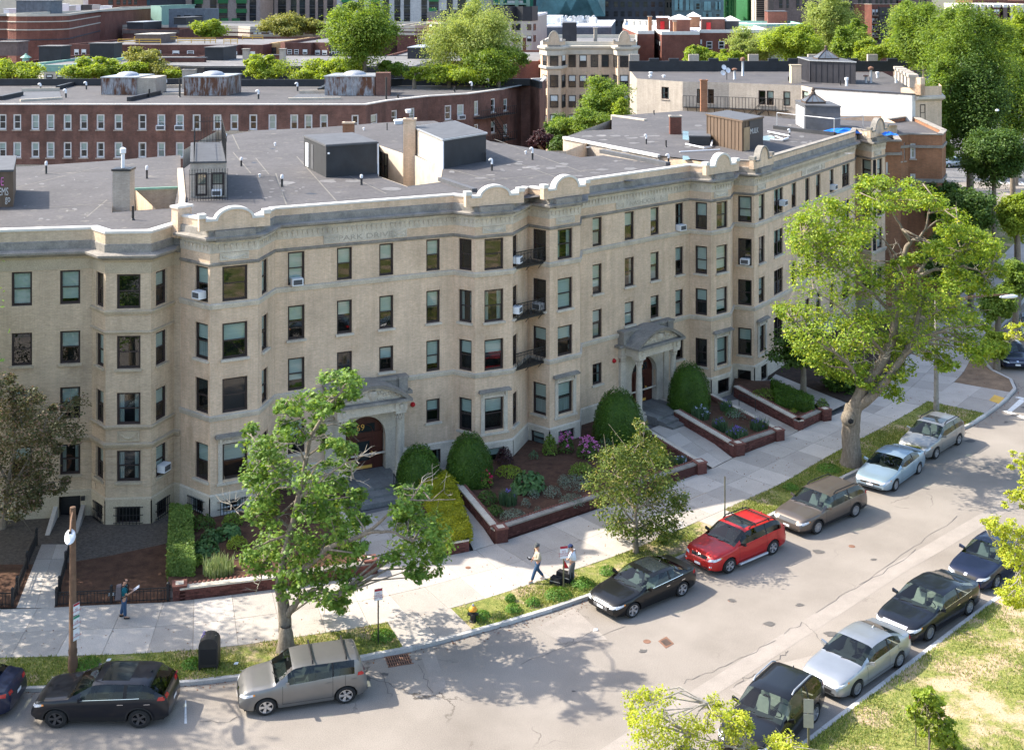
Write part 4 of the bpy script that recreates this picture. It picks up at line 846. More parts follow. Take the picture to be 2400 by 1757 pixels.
# black basement door of the left building, in its sunken entry with concrete cheeks
m=MB(); dw.box(m,ds[0],ds[1],-.5,-.42,-.3,1.02); dw.box(m,ds[0]+.12,ds[1]-.12,-.42,-.40,-.2,.9); m.build('basement_door','black_metal',B1)
for k,(x0,x1) in enumerate(((ds[0]-.22,ds[0]-.04),(ds[1]+.02,ds[1]+.20))):
 m=MB(); m.hexa([dw.pt(x0,1.9,-.1),dw.pt(x1,1.9,-.1),dw.pt(x1,-.02,-.1),dw.pt(x0,-.02,-.1),dw.pt(x0,1.9,.16),dw.pt(x1,1.9,.16),dw.pt(x1,-.02,.62),dw.pt(x0,-.02,.62)]); m.build('cheek_wall','concrete',B1)
m=MB(); dw.box(m,ds[1]+.03,ds[1]+.2,0,.16,.82,1.0); m.build('wall_lamp','black_metal',B1)
def grille(root,wl,s0,s1,z0,z1,o=.12):
 m=MB(); n=max(5,int((s1-s0)/.13))
 for k in range(n+1): x=s0+(s1-s0)*k/n; wl.box(m,x-.012,x+.012,o,o+.024,z0,z1)
 for k in range(3): z=z0+.06+(z1-z0-.12)*k/2; wl.box(m,s0-.12,s1+.12,o-.02,o,z-.012,z+.012); [wl.box(m,x-.012,x+.012,0,o-.02,z-.012,z+.012) for x in (s0-.11,s1+.11)]
 m.build('window_bars','black_metal',root)
for k in (1,2,3):
 c=cols1[k][0]; a,b=W1_[k].px(c[0],c[1],c[3])[0],W1_[k].px(c[0],c[2],c[3])[0]; x=(a+b)/2; grille(B1,W1_[k],x-c[4]['w']/2,x+c[4]['w']/2,.12,.92)
c=W2[1]; a,b=c.px('J',318,900)[0],c.px('J',478,900)[0]; grille(B2,c,a,b,.22,.98); c=W2[0]; a,b=c.px('J',128,900)[0],c.px('J',214,900)[0]; grille(B2,c,a,b,.22,.98)
# window air conditioners
for wl,t,x,y,lb in ((W2[0],'D',1297,545,'white air conditioner in the top left bay window of the building with the larger arch'),(W2[3],'D',1912,460,'white air conditioner under the gridded top floor window near the left bay'),
 (W2[3],'E',296,1065,'white air conditioner in the window right above the larger arched entrance'),(W2[6],'E',1402,318,'white air conditioner beside the topmost iron balcony'),(W2[6],'E',1397,640,'white air conditioner beside the middle iron balcony'),
 (W3[0],'E',1554,615,'white air conditioner in the balcony door of the middle balcony'),(W3[3],'F',531,108,'white air conditioner in the top floor window above the smaller arch'),(W4[0],'F',957,325,'white air conditioner in a bay window left of the big maple'),
 (W4[2],'C',640,1325,'white air conditioner under the double window at the top of the right building'),(W4[2],'C',965,1222,'white air conditioner high on the right building near the maple crown'),(W1_[3],'G',1045,-150,'white air conditioner in the ground floor bay of the far left building')):
 s,z=wl.px(t,x,y); ac_unit(wl,s,z,lb)
# iron balconies bridging the notch between the two bays
def balcony(z,label):
 A=W2[6].pt(.32,.0,0); B=W3[0].pt(W3[0].L-.42,.0,0); a,b=Vector(A[:2]),Vector(B[:2]); d=(b-a).normalized(); root=thing('balcony',label,'balcony',(a.x,a.y,z),'iron balconies between the two bays')
 wl=Wl(a,b); m=MB(); c=Vector(b2[-1]); k=[a,b,c]; m.prism([tuple(p) for p in (a+Vector(wl.n)*.12,b+Vector(wl.n)*.12,c)],z-.08,z); m.build('floor_plate','black_metal',root)
 m=MB(); o=.10; wl.box(m,0,wl.L,o-.02,o+.02,z+.72,z+.76); wl.box(m,0,wl.L,o-.015,o+.015,z+.05,z+.08); wl.box(m,0,wl.L,o-.012,o+.012,z+.60,z+.62)
 n=max(8,int(wl.L/.10))
 for j in range(n+1): x=wl.L*j/n; wl.box(m,x-.01,x+.01,o-.01,o+.01,z,z+.74)
 m.build('railing','black_metal',root); m=MB(); q=int(wl.L/.36)
 for j in range(q):
  x=(j+.5)*wl.L/q
  for sgn in (-1,1): m.tube([wl.pt(x+sgn*(.015+.07*math.sin(t*.9)*(1-t*.12)),o,z+.12+.085*t-.03*math.sin(t)) for t in [i*.55 for i in range(11)]],.013,4)
 struct(m.build('scrollwork','black_metal',root),'stuff'); m=MB()
 for x in (.1,wl.L*.5,wl.L-.1): m.tube([wl.pt(x,.05,z-.05),wl.pt(x,-.25,z-.35)],.02,5)
 m.build('bracket','black_metal',root)
balcony(9.62,'topmost black iron balcony between two bays, with flower boxes'); balcony(7.05,'middle black iron balcony between two bays'); balcony(4.6,'lowest black iron balcony between two bays, red pots on it')
# ================================================================== ROOFS AND WHAT STANDS ON THEM
def shaft(root,pts,z,dep,mt,name='light_well'):
 m=MB(); n=len(pts)
 for i in range(n): a,b=pts[i],pts[(i+1)%n]; m.quad((a[0],a[1],z-dep),(b[0],b[1],z-dep),(b[0],b[1],z+.02),(a[0],a[1],z+.02))
 m.poly([(p[0],p[1],z-dep) for p in pts]); return m.build(name,mt,root)
def kerb_line(root,pts,z,h,w,mt,name='roof_kerb'):
 m=MB();
 for a,b in zip(pts,pts[1:]):
  wl=Wl(a,b); wl.box(m,0,wl.L,-w/2,w/2,z-.02,z+h)
 return m.build(name,mt,root)
VG='vent pipes on the crescent roofs'
def vent(t,x,yt,yb,z,label,style='cap',r=.06,group=VG):
 p=P(t,x,yb,z); h=(yb-yt)/TILE[t][2]*p.y/F; o=thing('vent_pipe',label,'vent pipe',p,group)
 m=MB()
 if style=='black': m.lathe((0,0,-.05),[(r,0),(r,h+.05),(0,h+.05)],10); m.lathe((0,0,0),[(r*1.8,0),(r*1.3,.05),(r,.08)],10); m.build('pipe','black_metal',o,smooth=40,local=True)
 elif style=='white': m.lathe((0,0,-.05),[(r,0),(r,h*.7),(r*1.5,h*.72),(r*1.5,h),(0,h+.03)],10); m.build('pipe','white_metal',o,smooth=40,local=True)
 elif style=='stack': m.lathe((0,0,-.05),[(r*1.6,0),(r,.12),(r,h*.8),(0,h*.8)],12); m.build('pipe','galvanised',o,smooth=40,local=True); m=MB(); m.lathe((0,0,h*.8),[(r*.9,-.02),(r*2.1,.02),(r*2.1,h*.13),(r*.7,h*.2),(0,h*.21)],12); m.build('cowl','rusty_iron',o,smooth=40,local=True)
 elif style=='hook':
  m.lathe((0,0,-.05),[(r*1.6,0),(r,.08),(r,h*.55),(r,h*.6)],10); m.build('pipe','black_metal',o,smooth=40,local=True)
  m=MB(); k=h*.55; q=r*2.2; m.tube([(0,0,k)]+[(-q/2+q/2*math.cos(a),0,h-q/2+q/2*math.sin(a)-.02) for a in (0,.7,1.4,2.1,2.8,3.3)],r*1.05,9); m.build('cowl','white_metal',o,smooth=50,local=True)
 else:
  m.lathe((0,0,-.05),[(r*1.7,0),(r,.09),(r,h*.7)],10); m.build('pipe','black_metal',o,smooth=40,local=True)
  m=MB(); m.lathe((0,0,h*.66),[(r*1.15,0),(r*1.35,h*.1),(r*1.35,h*.24),(r*.9,h*.33),(0,h*.345)],10); m.build('cowl','white_metal',o,smooth=40,local=True)
 return o
def bulkhead(label,A,B,C,h,wall,roofm,name='roof_bulkhead',cat='roof bulkhead',group=None,over=.08,seam=0,rim=None):
 A,B,C=[Vector(p) for p in (A,B,C)]; D=B+C-A; o=thing(name,label,cat,A,group); m=MB(); m.prism([tuple(p[:2]) for p in (A,B,D,C)],A.z-.05,A.z+h); m.build('wall',wall,o)
 cx=(A+D)/2; q=[cx+(p-cx)*(1+over/((p-cx).length)) for p in (A,B,D,C)]; m=MB(); m.prism([tuple(p[:2]) for p in q],A.z+h+.002,A.z+h+.10); m.build('roof_cap',roofm if not rim else rim,o)
 if rim: m=MB(); q=[cx+(p-cx)*.96 for p in q]; m.prism([tuple(p[:2]) for p in q],A.z+h+.101,A.z+h+.115); m.build('roof_sheet',roofm,o)
 if seam:
  m=MB()
  for a,b in ((A,B),(C,A)):
   wl=Wl(a,b); n=max(2,int(wl.L/seam))
   for k in range(n+1): x=wl.L*k/n; wl.box(m,x-.02,x+.02,0,.035,A.z,A.z+h-.002)
  struct(m.build('wall_seams',wall,o),'stuff')
 return o
def chimney(label,t,x0,x1,yb,yt,z,mt,cap='dirty_stone',dep=.6,group=None,zb=0.0,pot=True):
 a,b=P(t,x0,yb,z),P(t,x1,yb,z); h=(yb-yt)/TILE[t][2]*a.y/F; o=thing('chimney',label,'chimney',a,group); m=MB(); m.box(a.x,b.x,a.y,a.y+dep,z-.05-zb,z+h-.1); m.build('stack',mt,o)
 m=MB(); m.box(a.x-.05,b.x+.05,a.y-.05,a.y+dep+.05,z+h-.1,z+h); m.build('cap',cap,o)
 if pot: m=MB(); m.box(a.x+.12,b.x-.12,a.y+.12,a.y+dep-.12,z+h,z+h+.012); m.build('flue','black_metal',o)
 return o
def inn(pts,d=.28): return [tuple(q) for q in moff(pts,-d)]
Q=lambda t,L,z: [tuple(P(t,x,y,z)[:2]) for x,y in L]
# left building
Z1=12.6; well=Q("A",[(722,1372),(1122,1345),(1148,1205),(735,1218)],Z1)
e1=[(-15.05,57.2),(-16.6,63.2)]+Q('A',[(1165,1000),(800,1030),(500,1052),(130,1076),(-200,1085)],Z1)
roof_slab(B1,inn(b1[:5])+e1+[(-40,78),(-40,54)],Z1,[well]); shaft(B1,well,Z1,2.6,'pale_brick')
m=MB(); a,b=P('A',845,1207,Z1),P('A',1165,1203,Z1); wl=Wl(a,b)
for x0,x1,y0,y1 in ((845,912,1285,1400),(1015,1115,1270,1345)):
 s0,s1=wl.px('A',x0,1300)[0],wl.px('A',x1,1300)[0]; z1=wl.px('A',x0,y0)[1]; add_window(B1,wl,s0,s1,z1-1.0,z1,o=.12,dress='none')
m=MB(); q=Q('A',[(735,1222),(1165,1206)],Z1); Wl(*q).box(m,0,math.dist(*q),-.02,.1,Z1-.08,Z1+.03); m.build('gutter','copper_green',B1)
seams(B1,[Q('A',l,Z1) for l in ([(10,1235),(640,1080)],[(0,1360),(720,1310)],[(250,1120),(720,1100)],[(560,1400),(690,1290)],[(850,1110),(1160,1090)])],Z1+.006,.035)
c=chimney('grey brick chimney with a tall white flue beside the sunken light well','A',726,838,1330,1092,Z1,'pale_brick','black_metal',.8,zb=2)
p=P('A',780,1330,Z1); m=MB(); k=root_loc(c); m.lathe((p.x,p.y+.35,Z1+1.6),[(.09,0),(.09,.95),(.15,1.0),(.15,1.22),(0,1.3)],12); m.build('flue_pipe','white_metal',c,smooth=40)
vent('A',298,1040,1122,Z1,'white capped vent pipe nearest the graffiti bulkhead'); vent('A',948,1068,1153,Z1,'white capped vent pipe behind the sunken light well'); vent('A',858,1330,1420,Z1,'bare black vent pipe by the front parapet of the left roof','black')
gb=bulkhead('rust brown stair bulkhead covered in white and pink graffiti at the left edge',P('A',-260,1345,Z1),P('A',85,1335,Z1),P('A',-215,1235,Z1),1.75,'brown_metal','gray_paint')
A,B=P('A',85,1335,Z1),P('A',130,1280,Z1); wl=Wl(P('A',-260,1345,Z1),A)
for s,z,tx,sz,mt in ((wl.L-.55,Z1+.75,'CEMS',.55,'white_wall'),(wl.L-.7,Z1+1.25,'SOE',.6,'petal_pink'),(wl.L-.25,Z1+.4,'go',.5,'white_wall')): lettering(gb,wl,s,z,tx,sz,mt,o=.02,name='graffiti',sx=.5)
# number 69 roof
Z2=12.95
hole=Q('B',[(238,1138),(425,1205),(640,1178),(655,1090),(470,1003),(395,992),(242,939)],Z2)
far2=Q('A',[(1480,870),(1650,842),(2030,826)],Z2)[::-1]
rb2=inn(b2)+[(-.5,66)]+Q('B',[(2000,1050),(1690,1003),(1540,1016),(1430,990),(925,912),(600,780),(300,790)],Z2)+[far2[0],far2[1],far2[2],(-19.1,73),(-16.5,63.3)]
rb=inn(b2)[:-1]+[tuple(inn(b3)[1])]+inn(b3)[2:-1]+[(12.9,74.0)]+Q('B',[(2110,1072),(1690,1003),(1540,1016),(1430,990),(960,912),(600,780),(300,790)],Z2)+[far2[0],far2[1],far2[2],(-19.1,73),(-16.5,63.3)]
roof_slab(B2,rb,Z2,[hole]); shaft(B2,hole,Z2,3.0,'stucco')
kerb_line(B2,Q('B',[(640,1165),(860,1240)],Z2),Z2,.18,.3,'gray_paint'); kerb_line(B3,Q('B',[(1680,985),(2110,1070)],Z2),Z2,.2,.35,'gray_paint')
seams(B2,[Q(t,l,Z2) for t,l in (('A',[(1500,870),(1545,965)]),('A',[(1505,985),(1620,1120)]),('A',[(1650,1020),(1735,1125)]),('A',[(1780,1120),(1850,1325)]),('A',[(1915,1010),(2200,1330)]),('B',[(40,1130),(290,1250)]),('B',[(650,1080),(990,1170)]),('B',[(700,1190),(1690,1090)]),('B',[(990,900),(1550,1110)]),('B',[(1100,1040),(1400,1150)]))],Z2+.006,.035)
# low raised volume behind the party line, fenced all round
bp=bulkhead('small raised brick roof room with two barred openings on the left part of the big roof',P('A',1228,1278,Z2),P('A',1462,1272,Z2),P('A',1232,1130,Z2),1.72,'pale_brick','gray_paint','roof_room','roof room',over=.05)
wl=Wl(P('A',1228,1278,Z2),P('A',1462,1272,Z2))
for x0,x1,dr in ((1262,1338,'curtain'),(1362,1448,'half')): s0,s1=wl.px('A',x0,1200)[0],wl.px('A',x1,1200)[0]; add_window(bp,wl,s0,s1,Z2+.1,Z2+1.25,o=.1,dress=dr)
ac_unit(wl,wl.px('A',1400,1240)[0],Z2+.12,'white air conditioner in the barred opening of the small roof room',.5,.3,.12)
def spear_fence(label,pts,z,h,loc,step=.125):
 o=thing('iron_fence',label,'iron fence',(*pts[0][:2],z));
 for a,b in zip(pts,pts[1:]):
  wl=Wl(a,b); m=MB(); wl.box(m,0,wl.L,-.012,.012,z+.08,z+.11); wl.box(m,0,wl.L,-.012,.012,z+h-.2,z+h-.17); m.build('rail','black_metal',o)
  n=max(2,int(wl.L/step))
  for k in range(n+1): m=MB(); x=wl.L*k/n; wl.box(m,x-.011,x+.011,-.011,.011,z,z+h); m.add([wl.pt(x-.025,0,z+h),wl.pt(x+.025,0,z+h),wl.pt(x,0,z+h+.10),wl.pt(x,.02,z+h)],[(0,1,2),(0,3,2),(1,3,2)]); m.build('picket','black_metal',o)
 return o
a,b,c=P('A',1222,1300,Z2),P('A',1470,1290,Z2),P('A',1236,1130,Z2); spear_fence('black spear topped iron fence in front of the two barred roof room openings',[a,b],Z2,1.5,'')
d=b+(c-a); spear_fence('black spear topped iron fence standing on top of the small roof room',[a+Vector((.15,.3,0)),c+Vector((.2,0,0)),d-Vector((.2,0,0)),b+Vector((-.15,.3,0))],Z2+1.83,1.35,'',.16)
m=MB()
for a,b,h in (((-15.0,56.9),(-16.55,63.2),.12),((-16.55,63.2),(-19.3,73.2),.06)): wl=Wl(a,b); wl.box(m,0,wl.L-.01,-.16,.16,Z2-.7,Z2+h)
m.build('party_wall','pale_brick',B2)
k=bulkhead('long black tar clad stair bulkhead with a white door on the middle roof',P('A',2105,1147,Z2),P('B',230,1122,Z2),P('A',1962,1072,Z2),1.72,'black_membrane','gray_paint',over=.12,rim='gray_paint')
wl=Wl(P('A',1962,1072,Z2),P('A',2105,1147,Z2)); m=MB(); wl.box(m,.45,1.1,0,.03,Z2+.08,Z2+1.45); m.build('door','white_metal',k); m=MB(); wl.box(m,1.7,2.2,0,.02,Z2+.08,Z2+1.5); m.build('door','gray_paint',k)
wl=Wl(P('A',2105,1147,Z2),P('B',230,1122,Z2)); m=MB(); m.lathe(wl.pt(.12,.08,Z2+1.35),[(0,-.06),(.06,-.04),(.06,.04),(0,.06)],8); m.build('camera','white_metal',k)
m=MB(); m.tube([wl.pt(wl.L+.05,.05,Z2+1.7),wl.pt(wl.L+.05,.05,Z2-.1)],.04,8); m.build('downpipe','white_metal',k)
wl=Wl(P('B',655,1090,Z2),P('B',932,1037,Z2)); far=P('B',470,992,Z2)
k=bulkhead('whitewashed bulkhead with a black tar front beside the tall tan chimney',P('B',655,1090,Z2),P('B',932,1037,Z2),far,1.62,'stucco','gray_paint',over=.14,rim='galvanised')
m=MB(); wl.box(m,.04,wl.L-.02,.0,.04,Z2,Z2+1.62); m.build('tar_front','black_membrane',k); m=MB(); m.tube([wl.pt(-.04,.06,Z2+1.6),wl.pt(-.04,.06,Z2-.4)],.04,8); m.build('downpipe','white_metal',k)
w2=Wl(far,P('B',655,1090,Z2)); m=MB(); w2.box(m,0,w2.L-.01,-.02,.02,Z2-3,Z2+.1); m.build('lower_wall','stucco',k); s0,s1=w2.px('B',485,1100)[0],w2.px('B',518,1100)[0]
add_window(k,w2,s0,s1,Z2-1.7,Z2-.35,o=.14,dress='none')
wl=Wl(P('B',242,939,Z2),P('B',395,992,Z2));
for x0,x1 in ((250,268),(278,302)): s0,s1=wl.px('B',x0,1000)[0],wl.px('B',x1,1000)[0]; add_window(B2,wl,s0,s1,Z2-2.0,Z2-.35,o=.14,dress='none')
ch=chimney('tall tan brick chimney with a floodlight on top, rising from the light well','B',400,478,1003,768,Z2,'buff_brick','buff_brick',.7,zb=3.0)
p=P('B',440,1003,Z2); p=Vector((p.x,p.y+.3,Z2+2.75)); fl=thing('floodlight','white floodlight fixed on top of the tall tan chimney','floodlight',p); m=MB(); m.tube([(p.x,p.y,p.z-.3),(p.x,p.y,p.z)],.03,6); m.build('stem','galvanised',fl); m=MB(); m.lathe((p.x-.1,p.y-.1,p.z),[(0,-.13),(.14,-.11),(.2,.06),(.19,.12),(0,.13)],12); m.build('head','white_metal',fl,smooth=40)
chimney('stub brick chimney behind the long black bulkhead','B',8,80,905,790,Z2,'orange_brick','buff_brick',.5)
m=bulkhead('low white roof unit near the tall tan chimney','0' and P('B',345,805,Z2),P('B',395,800,Z2),P('B',342,795,Z2),.18,'white_metal','white_metal','roof_unit','roof unit')
for a in (('A',1557,1015,1073,'white capped vent pipe behind the small roof room'),('A',1820,1126,1206,'white capped vent pipe between the roof room and the long black bulkhead'),('B',130,1126,1194,'white capped vent pipe in front of the long black bulkhead'),('A',1458,862,914,'white capped vent pipe at the corner of the fenced roof room')): vent(*a[:4],Z2,a[4])
for a in (('B',972,1025,1102,'hooked white vent pipe just right of the whitewashed bulkhead'),('B',1234,953,1032,'hooked white vent pipe further back on the middle roof'),('B',2112,995,1052,'hooked white vent pipe against the party kerb on the middle roof')): vent(*a[:4],Z2,a[4],'hook')
for a in (('A',1675,1118,1145,'stubby white vent in front of the long black bulkhead'),('A',1775,916,942,'stubby white vent at the back of the big roof'),('B',1190,970,995,'stubby white vent beside a hooked vent pipe'),('B',145,820,842,'stubby white vent behind the stub brick chimney')): vent(*a[:4],Z2,a[4],'white',.05)
vent('B',295,795,840,Z2,'thin black pipe near the low white roof unit','black',.04); vent('B',930,985,1042,Z2,'thin black pipe at the corner of the whitewashed bulkhead','black',.05)
def patches(root,t,ctrs,z,mt='roof_membrane_pale',sd=1,k=1.0):
 r=random.Random(sd); m=MB()
 for i,(x,y,rx,ry) in enumerate(ctrs):
  n=11; m.poly([P(t,x+rx*k*math.cos(a)*r.uniform(.6,1.15),y+ry*k*math.sin(a)*r.uniform(.6,1.15),z+i*.0004) for a in [2*math.pi*j/n for j in range(n)]])
 return struct(m.build('stains',mt,root),'stuff')
rp=random.Random(5)
patches(B1,'A',[(rp.uniform(160,680),rp.uniform(1120,1430),rp.uniform(5,24),rp.uniform(2,6)) for _ in range(22)],Z1+.004)
patches(B2,'A',[(rp.uniform(1520,2180),rp.uniform(920,1300),rp.uniform(5,24),rp.uniform(2,6)) for _ in range(22)]+[(1850,1180,60,14),(2120,1170,60,12)],Z2+.004); patches(B2,'B',[(rp.uniform(700,1900),rp.uniform(1040,1170),rp.uniform(10,50),rp.uniform(3,9)) for _ in range(26)]+[(330,1220,90,14),(70,1170,70,12)],Z2+.005,sd=3)
patches(B2,'A',[(1640,1050,45,9),(2010,1250,70,10),(1760,960,40,6)],Z2+.007,'black_membrane',4,.5)
# right building roof
Z4=13.0; r4p=inn(b4[:7])+[(27.3,95)]+Q('C',[(1480,800),(1020,772),(720,770),(510,748),(0,716)],Z4)+Q('B',[(1745,750),(1745,836),(1560,846),(1437,886),(2050,1004)],Z4)
roof_slab(B4,r4p,Z4); m=MB(); q=Q('B',[(1437,886),(2050,1004)],Z4); Wl(*q).box(m,0,math.dist(*q),-.1,.12,Z4-.12,Z4+.06); m.build('roof_edge','white_coping',B4)
m=MB(); Wl(*q).box(m,0,math.dist(*q),-.4,.02,Z4-4,Z4-.14); m.build('party_wall','pale_brick',B4);
q=Q('B',[(1745,750),(1960,780)],Z4); m=MB(); Wl(*q).box(m,0,math.dist(*q),-.2,.1,Z4-1.2,Z4+.12); m.build('side_wall','stucco',B4)
patches(B4,'C',[(rp.uniform(20,1100),rp.uniform(800,990),rp.uniform(10,45),rp.uniform(3,8)) for _ in range(22)],Z4+.004,sd=6); patches(B4,'B',[(rp.uniform(1560,2100),rp.uniform(860,990),rp.uniform(10,45),rp.uniform(3,8)) for _ in range(16)],Z4+.005,sd=7)
pud=MB()
for t,L in (('C',[(0,845),(90,850),(130,880),(40,905),(0,900)]),('C',[(515,880),(570,872),(600,890),(560,908),(515,905)]),('C',[(0,1005),(35,1008),(50,1028),(0,1035)])): pud.poly([P(t,x,y,Z4+.008) for x,y in L])
tag(pud.build('puddle','blue_glass'),'shallow rain puddles shining on the roof by the brown bulkhead','puddle')
bk=bulkhead('brown metal clad stair bulkhead with a brown door and white graffiti',P('C',385,978,Z4),P('C',515,945,Z4),P('C',158,925,Z4),1.88,'brown_metal','gray_paint',over=.12,seam=.42,rim='brown_metal')
wl=Wl(P('C',385,978,Z4),P('C',515,945,Z4)); m=MB(); wl.box(m,.08,.98,.04,.08,Z4,Z4+1.5); m.build('door','plywood',bk); m=MB(); wl.box(m,1.0,wl.L-.02,.03,.05,Z4,Z4+1.86); m.build('side_panel','dark_seam_metal',bk); lettering(bk,wl,1.75,Z4+1.15,'MULK',.5,'white_wall',o=.06,name='graffiti')
bulkhead('low black equipment box beside the brown bulkhead',P('C',42,938,Z4),P('C',178,940,Z4),P('C',40,905,Z4),.55,'black_membrane','gray_paint','roof_unit','roof unit')
gk=bulkhead('grey stair bulkhead with white door and pyramid skylight behind the roof rail',P('C',792,838,Z4),P('C',1018,848,Z4),P('C',727,800,Z4),1.75,'gray_paint','gray_paint')
wl=Wl(P('C',727,800,Z4),P('C',792,838,Z4)); m=MB(); wl.box(m,.5,wl.L-.3,0,.04,Z4+.05,Z4+1.55); m.build('door','white_metal',gk)
def skylight(root,c,r,h,z,mt='teal_glass'):
 m=MB(); pt=[(c.x-r,c.y-r),(c.x+r,c.y-r),(c.x+r,c.y+r),(c.x-r,c.y+r)]; m.add([(*p,z+.15) for p in pt]+[(c.x,c.y,z+h)],[(0,1,4),(1,2,4),(2,3,4),(3,0,4)]); s=m.build('skylight',mt,root)
 m=MB(); m.prism(pt,z,z+.15)
 for p in pt: m.tube([(*p,z+.15),(c.x,c.y,z+h)],.05,5)
 for i in range(4):
  a,b=pt[i],pt[(i+1)%4]
  for t in (.33,.66): q=lerp2(a,b,t); m.tube([(*q,z+.15),(lerp2(q,(c.x,c.y),.8)[0],lerp2(q,(c.x,c.y),.8)[1],z+.15+(h-.15)*.8)],.02,4)
 m.lathe((c.x,c.y,z+h-.08),[(.2,0),(.16,.15),(.1,.2),(.16,.3),(.1,.42),(0,.5)],8); m.build('skylight_frame','cast_iron',root)
skylight(gk,(P('C',792,838,Z4)+P('C',1018,848,Z4))/2+(P('C',727,800,Z4)-P('C',792,838,Z4))/2+Vector((-.3,0,0)),.75,.75,Z4+1.85,'slate_panel')
rr=thing('roof_rail','galvanised pipe rail round the roof stairs of the right building','roof rail',P('C',605,825,Z4)); m=MB(); pts=[P('C',608,828,Z4),P('C',785,850,Z4),P('C',978,872,Z4),P('C',1165,850,Z4)]
for p in pts: m.tube([p,p+Vector((0,0,1.15))],.035,6)
m.tube([p+Vector((0,0,1.15)) for p in pts],.035,6); m.build('rail','galvanised',rr)
kerb_line(B4,[P('C',592,832,Z4),P('C',985,878,Z4)],Z4,.25,.3,'black_membrane')
chimney('red and white patched brick chimney on the right roof','B',2122,2196,868,748,Z4,'red_brick','pale_brick',.6); chimney('slim red brick chimney at the back of the right roof','C',118,160,718,516,Z4,'orange_brick','orange_brick',.5)
for a in (('B',1968,868,930,'hooked white vent pipe near the patched chimney','hook'),('B',2096,905,950,'thin black pipe near the patched chimney','black'),('B',2018,712,740,'short black pipe at the back left of the right roof','black'),('C',205,725,748,'stubby white vent beside the slim red chimney','white'),('C',690,833,885,'hooked white vent pipe by the brown bulkhead','hook'),('C',562,975,998,'stubby white vent behind the gable','white')): vent(*a[:4],Z4,a[4],a[5],.05)
pp=thing('roof_pipes','white roof pipes lying on blocks right of the brown bulkhead','pipe',P('C',550,860,Z4)); m=MB();
for L in ([(550,850),(690,878)],[(565,900),(640,905),(680,890)],[(600,880),(650,900)]): m.tube([P('C',x,y,Z4+.12) for x,y in L],.06,6)
m.build('pipe','white_metal',pp); m=MB()
for x,y in ((575,862),(640,905),(670,882),(610,890)): p=P('C',x,y,Z4); m.box(p.x-.15,p.x+.15,p.y-.1,p.y+.1,Z4,Z4+.1)
struct(m.build('block','brown_metal',pp),'stuff')
pp=thing('roof_pipes','long white conduit on the roof left of the brown bulkhead','pipe',P('C',20,935,Z4)); m=MB(); m.tube([P('C',20,930,Z4+.1),P('C',140,955,Z4+.1),P('C',185,945,Z4+.1),P('C',192,900,Z4+.3)],.06,6); m.tube([P('C',-20,980,Z4+.06),P('C',240,965,Z4+.06)],.04,6); m.build('pipe','white_metal',pp)
def tarp(label,t,x,y,z,rx,ry,h,seed):
 r=random.Random(seed); c=P(t,x,y,z); m=MB(); n=9; V=[]
 for i in range(n):
  for j in range(n): a,b=i/(n-1)*2-1,j/(n-1)*2-1; V.append((c.x+a*rx*(1+.15*r.random()),c.y+b*ry*(1+.15*r.random()),z+.03+h*max(0,1-a*a*.8-b*b*.8)*r.uniform(.3,1)))
 m.add(V,[(i*n+j,i*n+j+1,(i+1)*n+j+1,(i+1)*n+j) for i in range(n-1) for j in range(n-1)]); tag(m.build('tarpaulin','blue_tarp'),label,'tarpaulin')
tarp('crumpled blue tarpaulin lying inside the parapet of the right roof','C',1030,858,Z4,1.4,.6,.4,1); tarp('small heap of blue tarpaulin behind the end gable','C',1335,872,Z4,.5,.45,.3,2)
